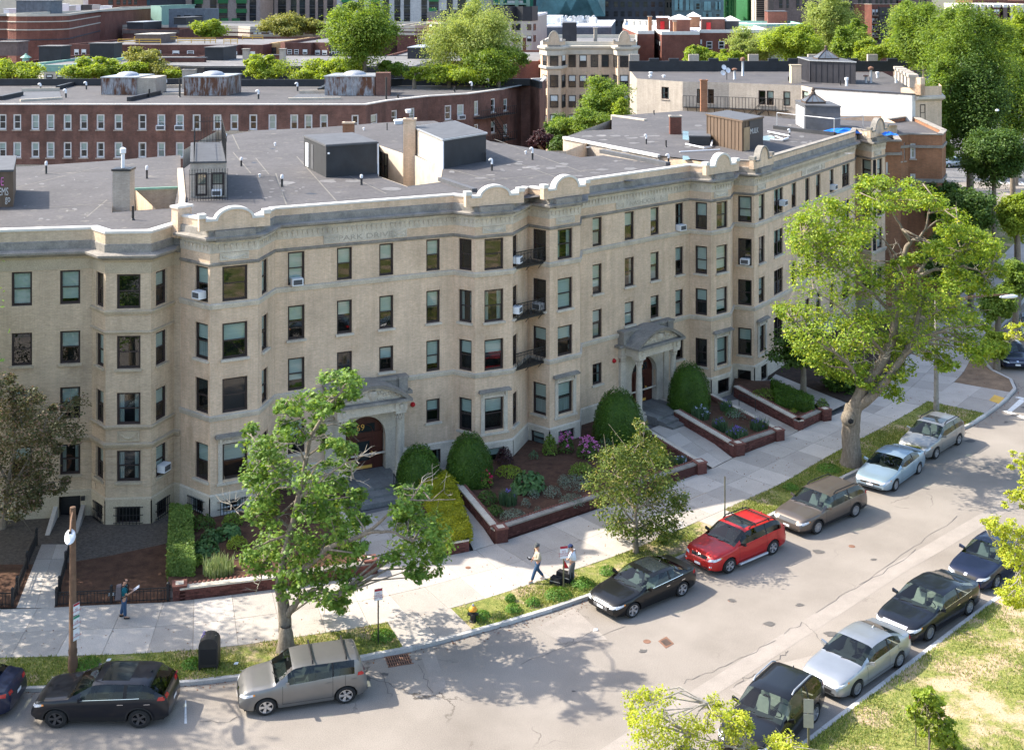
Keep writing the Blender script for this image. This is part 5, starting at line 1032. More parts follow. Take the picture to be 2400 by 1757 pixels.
# ------------------------------------------------------------------ generic block building
def far_window(w,h,fm,style='dh'):
 k=('far',round(w,1),round(h,1),fm,style)
 if k not in WC:
  m=MB(); e=min(.12,w*.12);
  for x0,x1,z0,z1 in ((-e,0,-e,h+e),(w,w+e,-e,h+e),(0,w,-e,0),(0,w,h,h+e),(0,w,h*.5-.04,h*.5+.04)): m.box(x0,x1,-.05,.08,z0,z1)
  m.quad((0,-.02,0),(w,-.02,0),(w,-.02,h*.5),(0,-.02,h*.5),1); m.quad((0,-.025,h*.5),(w,-.025,h*.5),(w,-.025,h),(0,-.025,h),2 if style=='blind' else 1)
  WC[k]=m.mesh('window',[fm,'dark_glass','blind'])
 return WC[k]
def block(label,front,zt,dep,wall,roofm='roof_membrane_pale',wins=(),par=.4,parm=None,cop=None,z0=0,name='apartment_building',cat='apartment building',group=None,bands=(),back=None,near=False,seed=0,capm=None):
 """front: plan points left to right; wins: (segment, tile, [window centre x], width px, [(ytop,ybottom)], frame[, style])"""
 r=random.Random(hash(label)%999 if not seed else seed); front=[tuple(p[:2]) for p in front]; root=thing(name,label,cat,(front[0][0],front[0][1],0),group)
 W=[Wl(a,b) for a,b in zip(front,front[1:])]; H={i:[] for i in range(len(W))}; todo=[]
 for spec in wins:
  i,t,xs,wp,rows,fm=spec[:6]; st=spec[6] if len(spec)>6 else None; wl=W[i]
  for x in xs:
   s0,s1=wl.px(t,x-wp/2,rows[0][0])[0],wl.px(t,x+wp/2,rows[0][0])[0]
   if s0<.05 or s1>wl.L-.05: continue
   for yt,yb in rows: z1,z2=wl.px(t,xs[0],yt)[1],wl.px(t,xs[0],yb)[1]; H[i].append((s0,s1,z2,z1)); todo.append((wl,s0,s1,z2,z1,fm,st))
 back=back or [(front[-1][0]+dep*.1,front[-1][1]+dep),(front[0][0]+dep*.1,front[0][1]+dep)]
 m=MB()
 for i,wl in enumerate(W): wl.face(m,z0,zt,H[i] if near else (),0)
 full=front+[tuple(p) for p in back]; n=len(full)
 for k in range(len(front)-1,n): a,b=full[k],full[(k+1)%n]; m.quad((*a,z0),(*b,z0),(*b,zt),(*a,zt))
 m.build('wall',wall,root); rf=MB(); rf.poly([(*p,zt-.0) for p in full]); rf.build('roof',roofm,root)
 if par:
  q=full+[full[0]]; pm=MB()
  for a,b in zip(q,q[1:]):
   wl=Wl(a,b); wl.box(pm,-.0,wl.L,-.28,.01,zt+.002,zt+par)
  pm.build('parapet',parm or wall,root)
  if cop:
   pm=MB()
   for a,b in zip(q,q[1:]): wl=Wl(a,b); wl.box(pm,-.06,wl.L+.06,-.36,.08,zt+par+.002,zt+par+.10)
   pm.build('coping',cop,root)
 for wl,s0,s1,a,b,fm,st in todo:
  if near: add_window(root,wl,s0,s1,a,b,fm,'dh',st,o=-.02,r=r); sill(root,wl,s0,s1,a,'pale_brick',.08,.09)
  else: place('window',far_window(s1-s0,b-a,fm,st or r.choice(['dh','blind'])),root,wl.pt(s0,.02,a),wl.ang)
 for zb,hh,mt in bands:
  bm=MB(); sweep(bm,front,[(-.02,zb),(.1,zb),(.1,zb+hh),(-.02,zb+hh)]); bm.build('stone_band',mt,root)
 return root,W
def fp(*L): return [PD(t,x,0,d) for t,x,d in L]
def zz(t,y,d): return PD(t,0,y,d).z
# ------------------------------------------------------------------ brown brick row behind the crescent
Z7=12.9
f7=[P('B',x,y,Z7) for x,y in ((160,676),(300,651),(560,622),(820,606),(1040,576),(1180,550))]; f7=[(-74,f7[0].y+.6),(-62,f7[0].y+.4)]+[tuple(p[:2]) for p in f7]+[tuple(P('B',1228,542,Z7)[:2])]
upA=[15,110,227,325,435,540,648,764,918,1040,1160,1268,1402,1512,1634,1758,1898,1990,2090]
B7,W7=block('long brown brick apartment row with white sash windows standing behind the crescent',f7,Z7,24,'brown_brick','roof_membrane',
 [(1,'A',upA,52,[(738,838),(917,1018),(1098,1195)],'white_frame'),(1,'B',[88],46,[(742,850)],'white_frame'),(2,'B',[213],46,[(738,850)],'white_frame'),(3,'B',[343,456],38,[(712,800)],'white_frame'),(4,'B',[690,770],44,[(680,775),(860,950)],'white_frame'),(5,'B',[872,980],28,[(652,745),(802,880)],'white_frame'),(6,'B',[1060],26,[(638,718),(802,880)],'white_frame')],par=0,near=True,
 back=[(2.9,133),(2,137),(-70,136.5)])
m=MB(); sweep(m,f7,[(.06,Z7-.05),(.08,Z7+.07),(-.3,Z7+.07),(-.3,Z7)]); m.build('coping','white_coping',B7)
bq=[(2.9,133),(2,137),(-12,137.2),(-14,136),(-34,136),(-36,137),(-70,136.5)]; m=MB()
for a,b in zip(bq[::-1],bq[::-1][1:]): wl=Wl(a,b); wl.box(m,0,wl.L,-.3,0,Z7+.002,Z7+.75)
m.build('rear_parapet','black_membrane',B7)
for i,(t,x) in enumerate((('A',1040),('A',1160),('B',770))):
 wl=W7[1] if t=='A' else W7[4]; s,z=wl.px(t,x,838 if t=='A' else 770); ac_unit(wl,s,z,['white air conditioner in a back row window above the small grey chimney','white air conditioner in the next back row window left of the fenced roof room','white air conditioner in the back row window left of the fire escape'][i],.8,.42,group='air conditioners on the back row')
for L in ([(140,592),(385,588),(400,640),(130,655)],[(1062,570),(1185,566),(1190,612),(1050,612)],[(1930,605),(2180,602),(2200,640),(1860,645)]):
 q=[P('A',x,y,Z7+.02) for x,y in L]; m=MB(); m.poly([p+Vector((0,0,.01)) for p in q]); sh_=m.build('shaft_floor','gray_paint',B7); kerb_line(B7,[tuple(q[3][:2]),tuple(q[2][:2])],Z7,.2,.3,'stucco'); kerb_line(B7,[tuple(q[0][:2]),tuple(q[1][:2])],Z7,.35,.2,'stucco')
for t,x,y,x2,y2 in (('A',0,648,140,618),('A',370,580,545,535),('A',830,655,1028,612),('A',2060,595,2160,540)): kerb_line(B7,Q(t,[(x,y),(x2,y2)],Z7),Z7,.4,.35,'black_membrane','fire_wall')
for i,(t,x0,x1,xb,yb,yt,lb) in enumerate((('A',655,880,660,612,482,'rusty metal stair bulkhead with a domed skylight, leftmost of three on the back row'),('A',1190,1465,1200,618,478,'rusty metal stair bulkhead with a domed skylight, middle one on the back row'),('B',-105,215,-95,618,475,'rusty metal stair bulkhead with a brick chimney, right of the other two rusty ones'))):
 A,B=P(t,x0,yb,Z7),P(t,x1,yb,Z7); h=(yb-yt-22)/TK*A.y/F; k=bulkhead(lb,A,B,A+Vector((.5,4.2,0)),h,'rust_metal','galvanised',group='rusty bulkheads on the back row',seam=.55,over=.15,rim='galvanised'); c=(A+B)/2+Vector((.25,2.1,0))
 m=MB(); m.lathe((c.x,c.y,Z7+h+.11),[(1.05,0),(1.0,.1),(.8,.27),(.4,.38),(0,.41)],14,sx=1.1); m.build('dome_skylight','galvanised',k,smooth=40)
 if i==2: m=MB(); m.box(B.x+.1,B.x+1.5,B.y-.1,B.y+1.2,Z7,Z7+h+.4); m.build('chimney_stack','brown_brick',k)
 if i==0: m=MB(); m.box(B.x+.02,B.x+1.9,B.y+.1,B.y+4,Z7,Z7+h); m.build('side_wall','pale_brick',k)
chimney('pale brick chimney behind the middle rusty bulkhead','A',1175,1255,575,450,Z7,'pale_brick','pale_brick',.9)
VB='vent pipes on the back row roof'
for i,(t,x,yt,yb,s) in enumerate((('A',262,540,580,'hook'),('A',557,530,578,'hook'),('A',425,578,632,'hook'),('A',1073,513,562,'hook'),('A',1160,505,628,'black'),('A',1668,583,640,'hook'),('A',1920,535,588,'hook'),('B',842,530,585,'hook'),('B',950,508,570,'hook'),('B',730,558,595,'black'),('B',290,500,645,'black'),('B',365,610,636,'black'),('A',963,575,630,'black'))):
 vent(t,x,yt,yb,Z7,['hooked white vent pipe','tall thin black pipe'][s=='black']+' on the back row roof, number '[:-9]+['left of the first rusty bulkhead, farthest left','just left of the first rusty bulkhead','in front of the first roof shaft','between the first two rusty bulkheads','in front of the pale chimney','right of the middle rusty bulkhead','before the last roof shaft','behind the bend of the roof','at the bend by the rear parapet','on the bend, short','beside the last rusty bulkhead, tall','by the front coping past the last bulkhead','on the long fire wall'][i],s,.09,VB)
# fire escape on the bend
wl=W7[5]; s0,z0=wl.px('B',852,765); s1,_=wl.px('B',1078,740); fe=thing('fire_escape','black iron fire escape zigzagging down the end of the brown brick row','fire escape',wl.pt(s0,0,z0)); m=MB()
for dz in (0,-2.7):
 z=z0+dz; wl.box(m,s0,s1,.02,1.0,z-.05,z); wl.box(m,s0,s1,.98,1.02,z+.8,z+.84)
 for k in range(18): x=s0+(s1-s0)*k/17; wl.box(m,x-.015,x+.015,.98,1.02,z,z+.8)
for k in range(11): wl.box(m,s0+(s1-s0)*(.4+.035*k),s0+(s1-s0)*(.43+.035*k),.3,.85,z0-.24*k-.2,z0-.24*k-.16)
for o in (.28,.87): m.tube([wl.pt(s0+(s1-s0)*.38,o,z0),wl.pt(s0+(s1-s0)*.82,o,z0-2.75)],.05,5); m.tube([wl.pt(s0+(s1-s0)*.38,o,z0+.8),wl.pt(s0+(s1-s0)*.82,o,z0-1.95)],.03,5)
m.build('platform_and_stairs','black_metal',fe)
b,_=block('brown brick corner bay with white trimmed windows at the end of the back row',[P('B',1180,550,Z7),P('B',1235,552,Z7),P('B',1282,545,Z7)],Z7,9,'brown_brick','roof_membrane',[(0,'B',[1197],26,[(620,705),(775,865)],'white_frame'),(1,'B',[1247],18,[(608,680),(745,800)],'white_frame')],par=.1,parm='white_coping',near=True,bands=[(Z7-.6,.3,'dark_red_brick')])
for a0,a1,y in ((-.9,2.2,735),(-.9,2.2,640)): pass
# ------------------------------------------------------------------ crenellated building at the right rear
Z6=14.2; d6=2950*(23.4-Z6)
f6=[P('B',1905,508,Z6),P('C',0,528,Z6),P('C',300,535,Z6),P('C',765,552,Z6),P('C',858,572,Z6)]
pw=[P('C',858,572,Z6),P('C',1410,605,Z6),P('C',1502,612,Z6)]
B6,W6=block('pale brick crenellated apartment house seen from behind, at the upper right',f6,Z6,24,'pale_brick','roof_membrane',[(1,'C',[112,182,296,395],40,[(575,668)],'brown_frame'),(2,'C',[512,565,672],46,[(585,678)],'brown_frame'),(3,'C',[790],40,[(588,652)],'brown_frame'),(0,'B',[2090],48,[(562,640)],'brown_frame')],par=0,near=True,
 back=[pw[2][:2],(pw[2].x+1.5,pw[2].y+2),(pw[2].x+6,140),(P('B',1850,430,Z6).x,142),tuple(P('B',1862,450,Z6)[:2])])
m=MB()
for a,b in zip(pw,pw[1:]): wl=Wl(a,b); wl.box(m,0,wl.L,-.3,.5,5,Z6-.02)
m.build('party_wall','white_wall',B6); m=MB(); [Wl(a,b).box(m,0,Wl(a,b).L,-.3,.55,Z6-.01,Z6+.1) for a,b in zip(pw,pw[1:])]; m.build('party_coping','dark_seam_metal',B6)
m=MB(); wl=Wl(pw[1],pw[2]); wl.box(m,0,1.0,-.6,.05,Z6,Z6+.5); wl.box(m,1.0,2.0,-.6,.05,Z6,Z6+.9); wl.box(m,2.0,wl.L,-.6,.05,Z6,Z6+1.5); m.build('stepped_gable','buff_brick',B6)
rp=[tuple(P('B',1858,468,Z6)[:2]),(pw[2].x+6,140)]; ax=P('C',0,462,Z6).y; x0=P('B',1870,470,Z6).x; x1=P('C',1490,470,Z6).x; pm=MB(); wl=Wl((x0,ax),(x1,ax)); wl.box(pm,0,wl.L,-.4,0,Z6,Z6+1.15); pm.build('rear_parapet','black_membrane',B6)
n=int(wl.L/1.1)
for k in range(n):
 if k%2==0: m=MB(); wl.box(m,k*wl.L/n,(k+1)*wl.L/n,-.45,.05,Z6+1.155,Z6+1.45 if k%6 else Z6+1.9); m.build('merlon','pale_brick' if k%6==0 else 'black_membrane',B6)
for k in range(5):
 m=MB(); wl=Wl(pw[2],(pw[2].x+2.5,pw[2].y+13)); wl.box(m,k*2.6,k*2.6+1.5,-.5,.15,Z6+.6,Z6+1.5); wl.box(m,k*2.6-.1,k*2.6+1.6,-.6,.25,Z6+1.5,Z6+1.75); m.build('merlon','pale_brick',B6)
e6=[pw[2],(pw[2].x+2.6,pw[2].y+.9),(pw[2].x+3.4,pw[2].y+4)]; m=MB(); sweep(m,e6,[(0,0),(0,Z6+.7)]); m.build('end_bay','buff_brick',B6); sweep(MB(),e6,[(0,Z6-.6),(.3,Z6-.4),(.3,Z6-.2),(0,Z6-.1)]).build('cornice','limestone',B6)
wl=Wl(e6[0],e6[1]); s0,z1=wl.px('C',1532,675); s1,z0=wl.px('C',1566,780); add_window(B6,wl,s0,s1,z0,z1,o=.08,dress='none')
wl=W6[1]; fe=thing('fire_escape','long black iron rear balcony with stairs across the pale brick rear wall','fire escape',wl.pt(0,0,11)); m=MB()
s0=W6[1].px('C',0,690)[0]; z=W6[1].px('C',200,692)[1]
for wq,a,b in ((W6[1],.2,W6[1].L),(W6[2],0,W6[2].L*.83)):
 wq.box(m,a,b,.03,1.0,z-.06,z); wq.box(m,a,b,.98,1.02,z+1.1,z+1.14); n=int((b-a)/.32)
 for k in range(n+1): x=a+(b-a)*k/n; wq.box(m,x-.02,x+.02,.98,1.02,z,z+1.1)
 for k in range(5): x=a+(b-a)*(k+.5)/5; m.tube([wq.pt(x,.95,z-.05),wq.pt(x,.03,z-1.0)],.04,4)
wq=W6[2]
for k in range(9): wq.box(m,1.2+.28*k,1.5+.28*k,1.05,1.8,z-.26*(9-k),z-.26*(9-k)+.05)
for o in (1.05,1.8): m.tube([wq.pt(1.2,o,z-2.4),wq.pt(3.9,o,z)],.05,4); m.tube([wq.pt(1.2,o,z-1.5),wq.pt(3.9,o,z+.9)],.03,4)
m.build('platform_and_stairs','black_metal',fe)
chimney('tall tan brick chimney breast on the pale rear wall','C',702,766,690,420,Z6-2.3,'buff_brick','tan_stone',.9,zb=6,pot=False)
dk=bulkhead('large dark ribbed metal bulkhead with a glass pyramid skylight, at the upper right',P('C',822,532,Z6),P('C',1116,545,Z6),P('C',745,505,Z6),2.1,'dark_seam_metal','gray_paint',seam=.55,over=.15,rim='galvanised')
skylight(dk,(P('C',822,532,Z6)+P('C',1116,545,Z6))/2+(P('C',745,505,Z6)-P('C',822,532,Z6))/2,1.05,1.0,Z6+2.2,'slate_panel')
for i,(x,yt,yb,s) in enumerate(((388,370,490,'stack'),(335,440,512,'stack'),(1058,498,556,'white'),(1018,520,552,'black'),(1183,485,536,'stack'),(1215,430,536,'stack'),(1257,462,503,'white'),(1378,485,536,'white'),(683,495,525,'black'))):
 vent('C',x,yt,yb,Z6,['tall metal flue left of the satellite dishes','rusty capped flue right of the satellite dishes','fat white vent in front of the ribbed bulkhead','thin pipe beside the fat white vent','rusty capped vent right of the ribbed bulkhead','tall metal flue right of the ribbed bulkhead','short pale vent by the black rear parapet','slim white vent near the crenellated end','short black pipe left of the tan chimney'][i],s,.13 if s!='black' else .06,'vent pipes on the crenellated roof')
sd=thing('satellite_dishes','cluster of three white satellite dishes on a mast on the crenellated roof','satellite dish',P('C',285,516,Z6)); m=MB(); p=P('C',285,516,Z6); m.tube([p,p+Vector((0,0,.95))],.04,6); m.build('mast','black_metal',sd)
for dx,dz in ((-.35,1.25),(-.45,.7),(.06,.95)): m=MB(); q=[(0,0),(.1,.01),(.2,.045),(.28,.1)]; m.lathe((0,0,0),q,14); me=m.mesh('dish','white_metal',40); o=place('dish',me,sd,(p.x+dx,p.y-.1,p.z+dz)); o.rotation_euler=(1.25,0,.4)
for i,(t,x,y) in enumerate((('e',395,855),('e',545,855),('B',1997,492))): vent(t,x,y-30,y,Z6,['squat white vent at the left end of the crenellated roof','squat white vent second from the left on the crenellated roof','slim pale stack near the left crenellated corner'][i],'white',.14,'vent pipes on the crenellated roof')
# ------------------------------------------------------------------ orange brick house between them
Z5=11.9; f5=[P('g',150,372,Z5-.5),P('g',262,380,Z5-.5),P('g',345,300,Z5-.2),P('g',470,150,Z5),P('g',640,150,Z5),P('g',722,105,Z5)]
f5=[(27.4,92.5),(28.6,92.6),(29.4,96.2),(30.55,97.0),(33.0,96.6),(34.3,99.5)]
B5,W5=block('orange brick apartment house with white framed bay windows beyond the crescent',f5,Z5,12,'orange_brick','roof_membrane',[(3,'g',[530],74,[(330,545),(750,960)],'white_frame'),(0,'g',[172],34,[(590,745)],'white_frame'),(4,'g',[672],20,[(300,520),(720,930)],'white_frame'),(2,'g',[362,415],16,[(330,580)],'white_frame')],par=.3,parm='orange_brick',cop='dirty_stone',near=True,bands=[(8.55,.28,'dirty_stone'),(11.2,.2,'dirty_stone')])
# ================================================================== THE TOWN BEHIND
cg='apartment buildings beyond the back row'
# tan building with two round gables
d=166; zt=zz('B',300,d); f=[PD('B',1285,0,d+3),PD('B',1330,0,d),PD('B',1415,0,d),PD('B',1452,0,d+3),PD('B',1757,0,d+3),PD('B',1785,0,d),PD('B',1870,0,d),PD('B',1908,0,d+3)]
rows=[(358,430),(490,560),(618,690),(745,815)]
b,W=block('tan brick building with two round gables and cream cornice, framed by trees',f,zt,26,'buff_brick','roof_membrane_pale',[(0,'B',[1314],22,rows,'brown_frame'),(1,'B',[1373],44,rows,'brown_frame'),(2,'B',[1433],20,rows,'brown_frame'),(3,'B',[1490,1560,1633,1703],38,rows,'brown_frame'),(4,'B',[1770],20,rows,'brown_frame'),(5,'B',[1824],42,rows,'brown_frame')],par=.5,parm='cream_stone')
sweep(MB(),[tuple(p[:2]) for p in f],[(0,zt-1.3),(.12,zt-1.2),(.15,zt-.6),(.42,zt-.35),(.48,zt-.1),(0,zt)]).build('cornice','cream_stone',b)
for z in (zt-3.05,): sweep(MB(),[tuple(p[:2]) for p in f[:4]],[(0,z),(.25,z+.1),(.25,z+.4),(0,z+.45)]).build('belt_course','cream_stone',b)
for i,x in ((1,1373),(5,1824)): gable(b,W[i],W[i].L/2,W[i].L*.8,zt+.6,1.35,'cream_stone','beige_stone')
bulkhead('dark grey metal stair bulkhead on the tan gabled building',PD('B',1430,0,d+8).xy.to_3d()+Vector((0,0,zt)),PD('B',1518,0,d+8).xy.to_3d()+Vector((0,0,zt)),PD('B',1428,0,d+14).xy.to_3d()+Vector((0,0,zt)),2.8,'dark_seam_metal','gray_paint',seam=1)
def on(t,x,dd,z): p=PD(t,x,0,dd); return Vector((p.x,p.y,z))
def box_on(label,t,x0,x1,dd,z,h,wall,roofm='roof_membrane_pale',dep=5,cat='roof bulkhead',name='roof_bulkhead',group='roof bulkheads in the town behind',seam=0,over=.2):
 h=h/TILE[t][2]*dd/F; A,B=on(t,x0,dd,z),on(t,x1,dd,z); return bulkhead(label,A,B,A+Vector((dep*.12,dep,0)),h,wall,roofm,name,cat,group,over,seam)
def stack_on(label,t,x0,x1,dd,z,h,mt):
 h=h/TILE[t][2]*dd/F; A,B=on(t,x0,dd,z),on(t,x1,dd,z); o=thing('chimney',label,'chimney',A,'chimneys in the town behind'); m=MB(); m.box(A.x,B.x,A.y,A.y+1.1,z-.1,z+h); m.build('stack',mt,o); m=MB(); m.box(A.x-.1,B.x+.1,A.y-.1,A.y+1.2,z+h,z+h+.1); m.build('cap','dirty_stone',o)
stack_on('tan chimney at the right of the tan gabled building roof','B',1632,1652,d+12,zt,90,'pale_brick')
# brownstone row with black cornice line, nearest row behind the trees
d=150; zt=zz('b',742,d)
b,_=block('low row of houses with black metal cornice behind the bright street trees',fp(('a',1640,d+3),('a',2257,d),('b',360,d),('b',800,d),('b',1190,d+1),('b',1750,d+1),('c',60,d)),zt,24,'stucco','roof_membrane_pale',par=.1,parm='black_membrane',bands=[(zt-1.6,1.55,'black_membrane')])
for t,x0,x1,l in (('b',415,476,'grey streaked brick chimney left of a twin one on the roofs behind'),('b',822,880,'grey streaked brick chimney right of its twin on the roofs behind')): stack_on(l,t,x0,x1,d+9,zt,145,'pale_brick')
box_on('black clad stair bulkhead with a brown brick side on the roofs behind','b',0,205,d+14,zt,140,'black_membrane',seam=0); box_on('long brick fire wall topped with tar on the roofs behind','a',1790,2250,d+10,zt,45,'dark_red_brick','gray_paint',.8,'fire wall','fire_wall')
box_on('brick fire wall beside the right grey chimney','b',700,830,d+10,zt,75,'dark_red_brick','gray_paint',.8,'fire wall','fire_wall')
# cream building with green copper cornice
zt2=zz('a',740,d); b,_=block('cream building with pale green copper cornice between the street trees at left',fp(('a',330,d+2),('a',480,d),('a',700,d),('a',830,d+2)),zt2,24,'cream_stone','roof_membrane_pale',[(1,'a',[545,660],56,[(830,880)],'brown_frame')],par=.25,parm='copper_green',bands=[(zt2-.55,.5,'copper_green')])
b,_=block('low flat roofed house at the left edge behind the trees',fp(('a',-60,d+3),('a',330,d+2)),zt2-.2,24,'dark_red_brick','roof_membrane_pale',par=.3)
k=thing('roof_cupola','small green copper cupola on the flat roof at left','cupola',on('a',285,d+12,zt2)); p=on('a',285,d+12,zt2); m=MB(); m.lathe(p,[(.45,0),(.45,.4),(.75,.45),(.33,.75),(.13,.85),(.13,.95),(0,1.02)],8); m.build('roof','copper_green',k)
box_on('black clad stair bulkhead with brick side, left of a second one','a',428,672,d+12,zt2,160,'black_membrane','roof_membrane_pale',2.6); box_on('black clad stair bulkhead with red side, right of the first one','a',988,1255,d+18,zt2+.1,155,'black_membrane','roof_membrane_pale',2.6); box_on('weathered wooden bulkhead at the far left of the roofs','a',-80,190,d+24,zt2+.1,145,'brown_panel','roof_membrane_pale',3)
b,_=block('flat tar roof house between the two black bulkheads',fp(('a',830,d+4),('a',1640,d+4)),zt2-.2,24,'dark_red_brick','roof_membrane_pale',par=.3)
# second row: brick with pale lintels
d=178; zt=zz('b',520,d); rw=[(560,620)]
b,_=block('brick row house roofs with bowed fronts and pale lintels, second row behind',fp(('a',740,d+2),('a',1330,d+1),('a',2257,d),('b',360,d),('b',400,d+1),('b',640,d),('b',716,d+3)),zt,26,'dark_red_brick','roof_membrane_pale',[(2,'b',[222,320],60,[(575,625)],'white_frame'),(4,'b',[530],40,[(575,625)],'white_frame'),(0,'a',[845,925],40,[(550,605)],'white_frame'),(1,'a',[1350,1740,1940,2100],60,[(565,600)],'white_frame')],par=.3,parm='dark_red_brick')
b,_=block('ochre rendered house wall squeezed between two brick rows',fp(('b',716,d+4),('b',832,d+4)),zz('b',488,d+4),22,'ochre_stucco','roof_membrane_pale',[(0,'b',[760],46,[(530,598)],'brown_frame','dh')],par=.15)
b,_=block('brick row house with blue window panes right of the ochre wall',fp(('b',835,d),('b',885,d-1),('b',1170,d-1),('b',1200,d),('b',1370,d-1)),zz('b',500,d-1),26,'dark_red_brick','roof_membrane_pale',[(1,'b',[935,1010,1105],40,[(552,595)],'white_frame'),(3,'b',[1245,1322],44,[(560,598)],'white_frame')],par=.35,parm='dark_red_brick')
k=box_on('low tar wall with white graffiti behind the tall bright tree','b',1372,1600,d-4,zz('b',640,d-4),125,'black_membrane','gray_paint',4); lettering(k,Wl(on('b',1372,d-4,0),on('b',1600,d-4,0)),1.3,zz('b',575,d-4),'HEMS',.95,'white_wall',o=.1,name='graffiti',sx=.9)
k=thing('roof_railing','yellow safety railing round roof equipment','railing',on('a',1300,d+10,zt)); m=MB()
for t,x0,x1,dd in (('a',1300,1770,d+6),('a',1480,1960,d+16),('a',1960,2257,d+10),('b',0,120,d+10),('b',210,360,d+8),('b',415,640,d+22)):
 A,B=on(t,x0,dd,zt+.1),on(t,x1,dd,zt+.1); n=max(2,int((B-A).length/2.2))
 for h in (.4,.75): m.tube([A+Vector((0,0,h)),B+Vector((0,0,h))],.07,4)
 for q in range(n+1): p=A.lerp(B,q/n); m.tube([p,p+Vector((0,0,.75))],.06,4)
m.build('rail','yellow_paint',k)
box_on('tan metal equipment housing inside the yellow railing','a',1492,1765,d+12,zt,95,'brown_panel','beige_stone',6)
# third row, banded brick
d=232; zt=zz('b',318,d)
b,_=block('banded brown brick row with white stone bands, third row behind',fp(('a',1350,d+6),('a',1960,d+4),('b',140,d+2),('b',370,d),('b',500,d-4),('b',700,d-4),('b',1450,d-4),('b',2120,d),('b',2257,d)),zt,30,'dark_red_brick','roof_membrane_pale',[(4,'b',[555,605],30,[(365,395)],'white_frame'),(5,'b',[730,790,980,1080,1240,1290],34,[(368,398)],'white_frame'),(7,'b',[2190,2230],30,[(400,470)],'white_frame')],par=.5,parm='beige_stone',bands=[(zz('b',352,d),.5,'beige_stone'),(zz('b',398,d),.5,'beige_stone')])
box_on('dark slanted stair bulkhead beside the red banded building','a',1400,1580,d-12,zz('a',335,d-12),85,'dark_seam_metal','galvanised',8); box_on('dark bulkhead with satellite dishes left of a round tree','a',1915,2050,d-8,zz('a',270,d-8),70,'black_membrane','gray_paint',8)
b,_=block('low brown wall with pale band below the dark bulkhead',fp(('a',1350,d-14),('a',1975,d-14)),zz('a',345,d-14),10,'dark_red_brick','roof_membrane_pale',par=.3,bands=[(zz('a',372,d-14),.6,'brown_panel')])
# red banded brick building, top left
d=190; zt=zz('a',180,d); ang=[PD('a',-80,0,d),PD('a',352,0,d)]; tc=PD('a',428,0,d+2); tur=[(tc.x-4.6*math.cos(math.pi*k/8),tc.y-4.6*math.sin(math.pi*k/8)) for k in range(9)]
fr=[tuple(p[:2]) for p in ang]+tur+[tuple(PD('a',1350,0,264)[:2])]
b,W=block('large red brick building with white stone bands and a rounded corner turret',fr,zt,40,'red_brick','roof_membrane_pale',[(0,'a',[175],78,[(242,322),(396,450)],'slate_panel'),(5,'a',[425],46,[(246,322),(402,472)],'slate_panel'),(10,'a',[680],46,[(230,305),(375,455)],'slate_panel'),(10,'a',[1222],36,[(180,250),(316,390)],'slate_panel')],par=.35,parm='beige_stone',bands=[(zz('a',244,d),.16,'beige_stone'),(zz('a',332,d),.16,'beige_stone'),(zz('a',440,d),.16,'dark_panel')])
box_on('blue grey ribbed plant room on the red banded building','a',182,560,d+18,zt,140,'slate_panel','slate_panel',4,seam=1.4);
for i,(x0,x1,h,mt) in enumerate(((40,100,45,'white_metal'),(575,640,90,'white_metal'),(650,720,60,'galvanised'),(730,780,60,'white_metal'),(785,910,55,'black_membrane'),(915,1000,50,'galvanised'),(1095,1140,35,'white_metal'))): box_on(['white rooftop unit at the left end','tall white rooftop unit beside the plant room','grey condenser group','round topped white unit','black rooftop air handler','grey finned air handler','white domed unit on the red wing'][i]+(' of the red banded building' if i==0 else ' above the red banded building'),'a',x0,x1,d+22+i*7,zt,h,mt,mt,4,'rooftop unit','rooftop_unit','rooftop machines on the red banded building')
def tower(label,t,x0,x1,dd,ztop,wall,strips=(),floors=(),glassm='dark_glass',dep=30,green=(),name='tower_block',cat='tower block',x1t=None,group=None,pane=None):
 A,B=PD(t,x0,0,dd),PD(x1t or t,x1,0,dd); b,W=block(label,[A,B],ztop,dep,wall,par=.5,name=name,cat=cat,group=group); wl=W[0]
 for tt,a,c in strips:
  s0,s1=wl.px(tt,a,0)[0],wl.px(tt,c,0)[0]
  for (yt,yb) in floors:
   z1,z0=wl.px(t,0,yt)[1],wl.px(t,0,yb)[1]; m=MB(); wl.box(m,s0,s1,-.1,.12,z0,z1,0); n=max(1,int((s1-s0)/2.2))
   for q in range(1,n): x=s0+(s1-s0)*q/n; wl.box(m,x-.1,x+.1,.121,.2,z0,z1,1)
   wl.box(m,s0,s1,.121,.2,z0+(z1-z0)*.25,z0+(z1-z0)*.25+.25,1); m.build('window',[pane or glassm,'dark_panel'],b)
 for tt,a,c,yt,yb in green:
  s0,s1=wl.px(tt,a,0)[0],wl.px(tt,c,0)[0]; m=MB(); wl.box(m,s0,s1,.3,.6,wl.px(t,0,yb)[1],wl.px(t,0,yt)[1]); m.build('green_screen','green_panel',b)
 return b,wl
ff=[(-120,-2),(0,92),(95,188),(191,282)]
tower('pale pinkish tower with dark window strips and green screens, left section','a',1935,610,330,40,'pink_panel',[('a',1965,2040),('a',2115,2225),('b',60,130),('b',155,252),('b',352,455),('b',495,566)],ff,x1t='b',green=[('a',2150,2240,-40,45),('b',148,260,-40,40),('b',148,250,100,145),('b',350,465,100,145),('b',185,262,205,252),('b',303,388,205,252),('b',350,466,-40,40)])
tower('pinkish brick tower section with plain dark strips, set back behind the flat tree','b',612,1452,342,40,'pink_panel',[('b',a,c) for a,c in ((640,690),(700,766),(808,895),(948,1010),(1045,1106),(1155,1216),(1248,1308),(1350,1415))],ff)
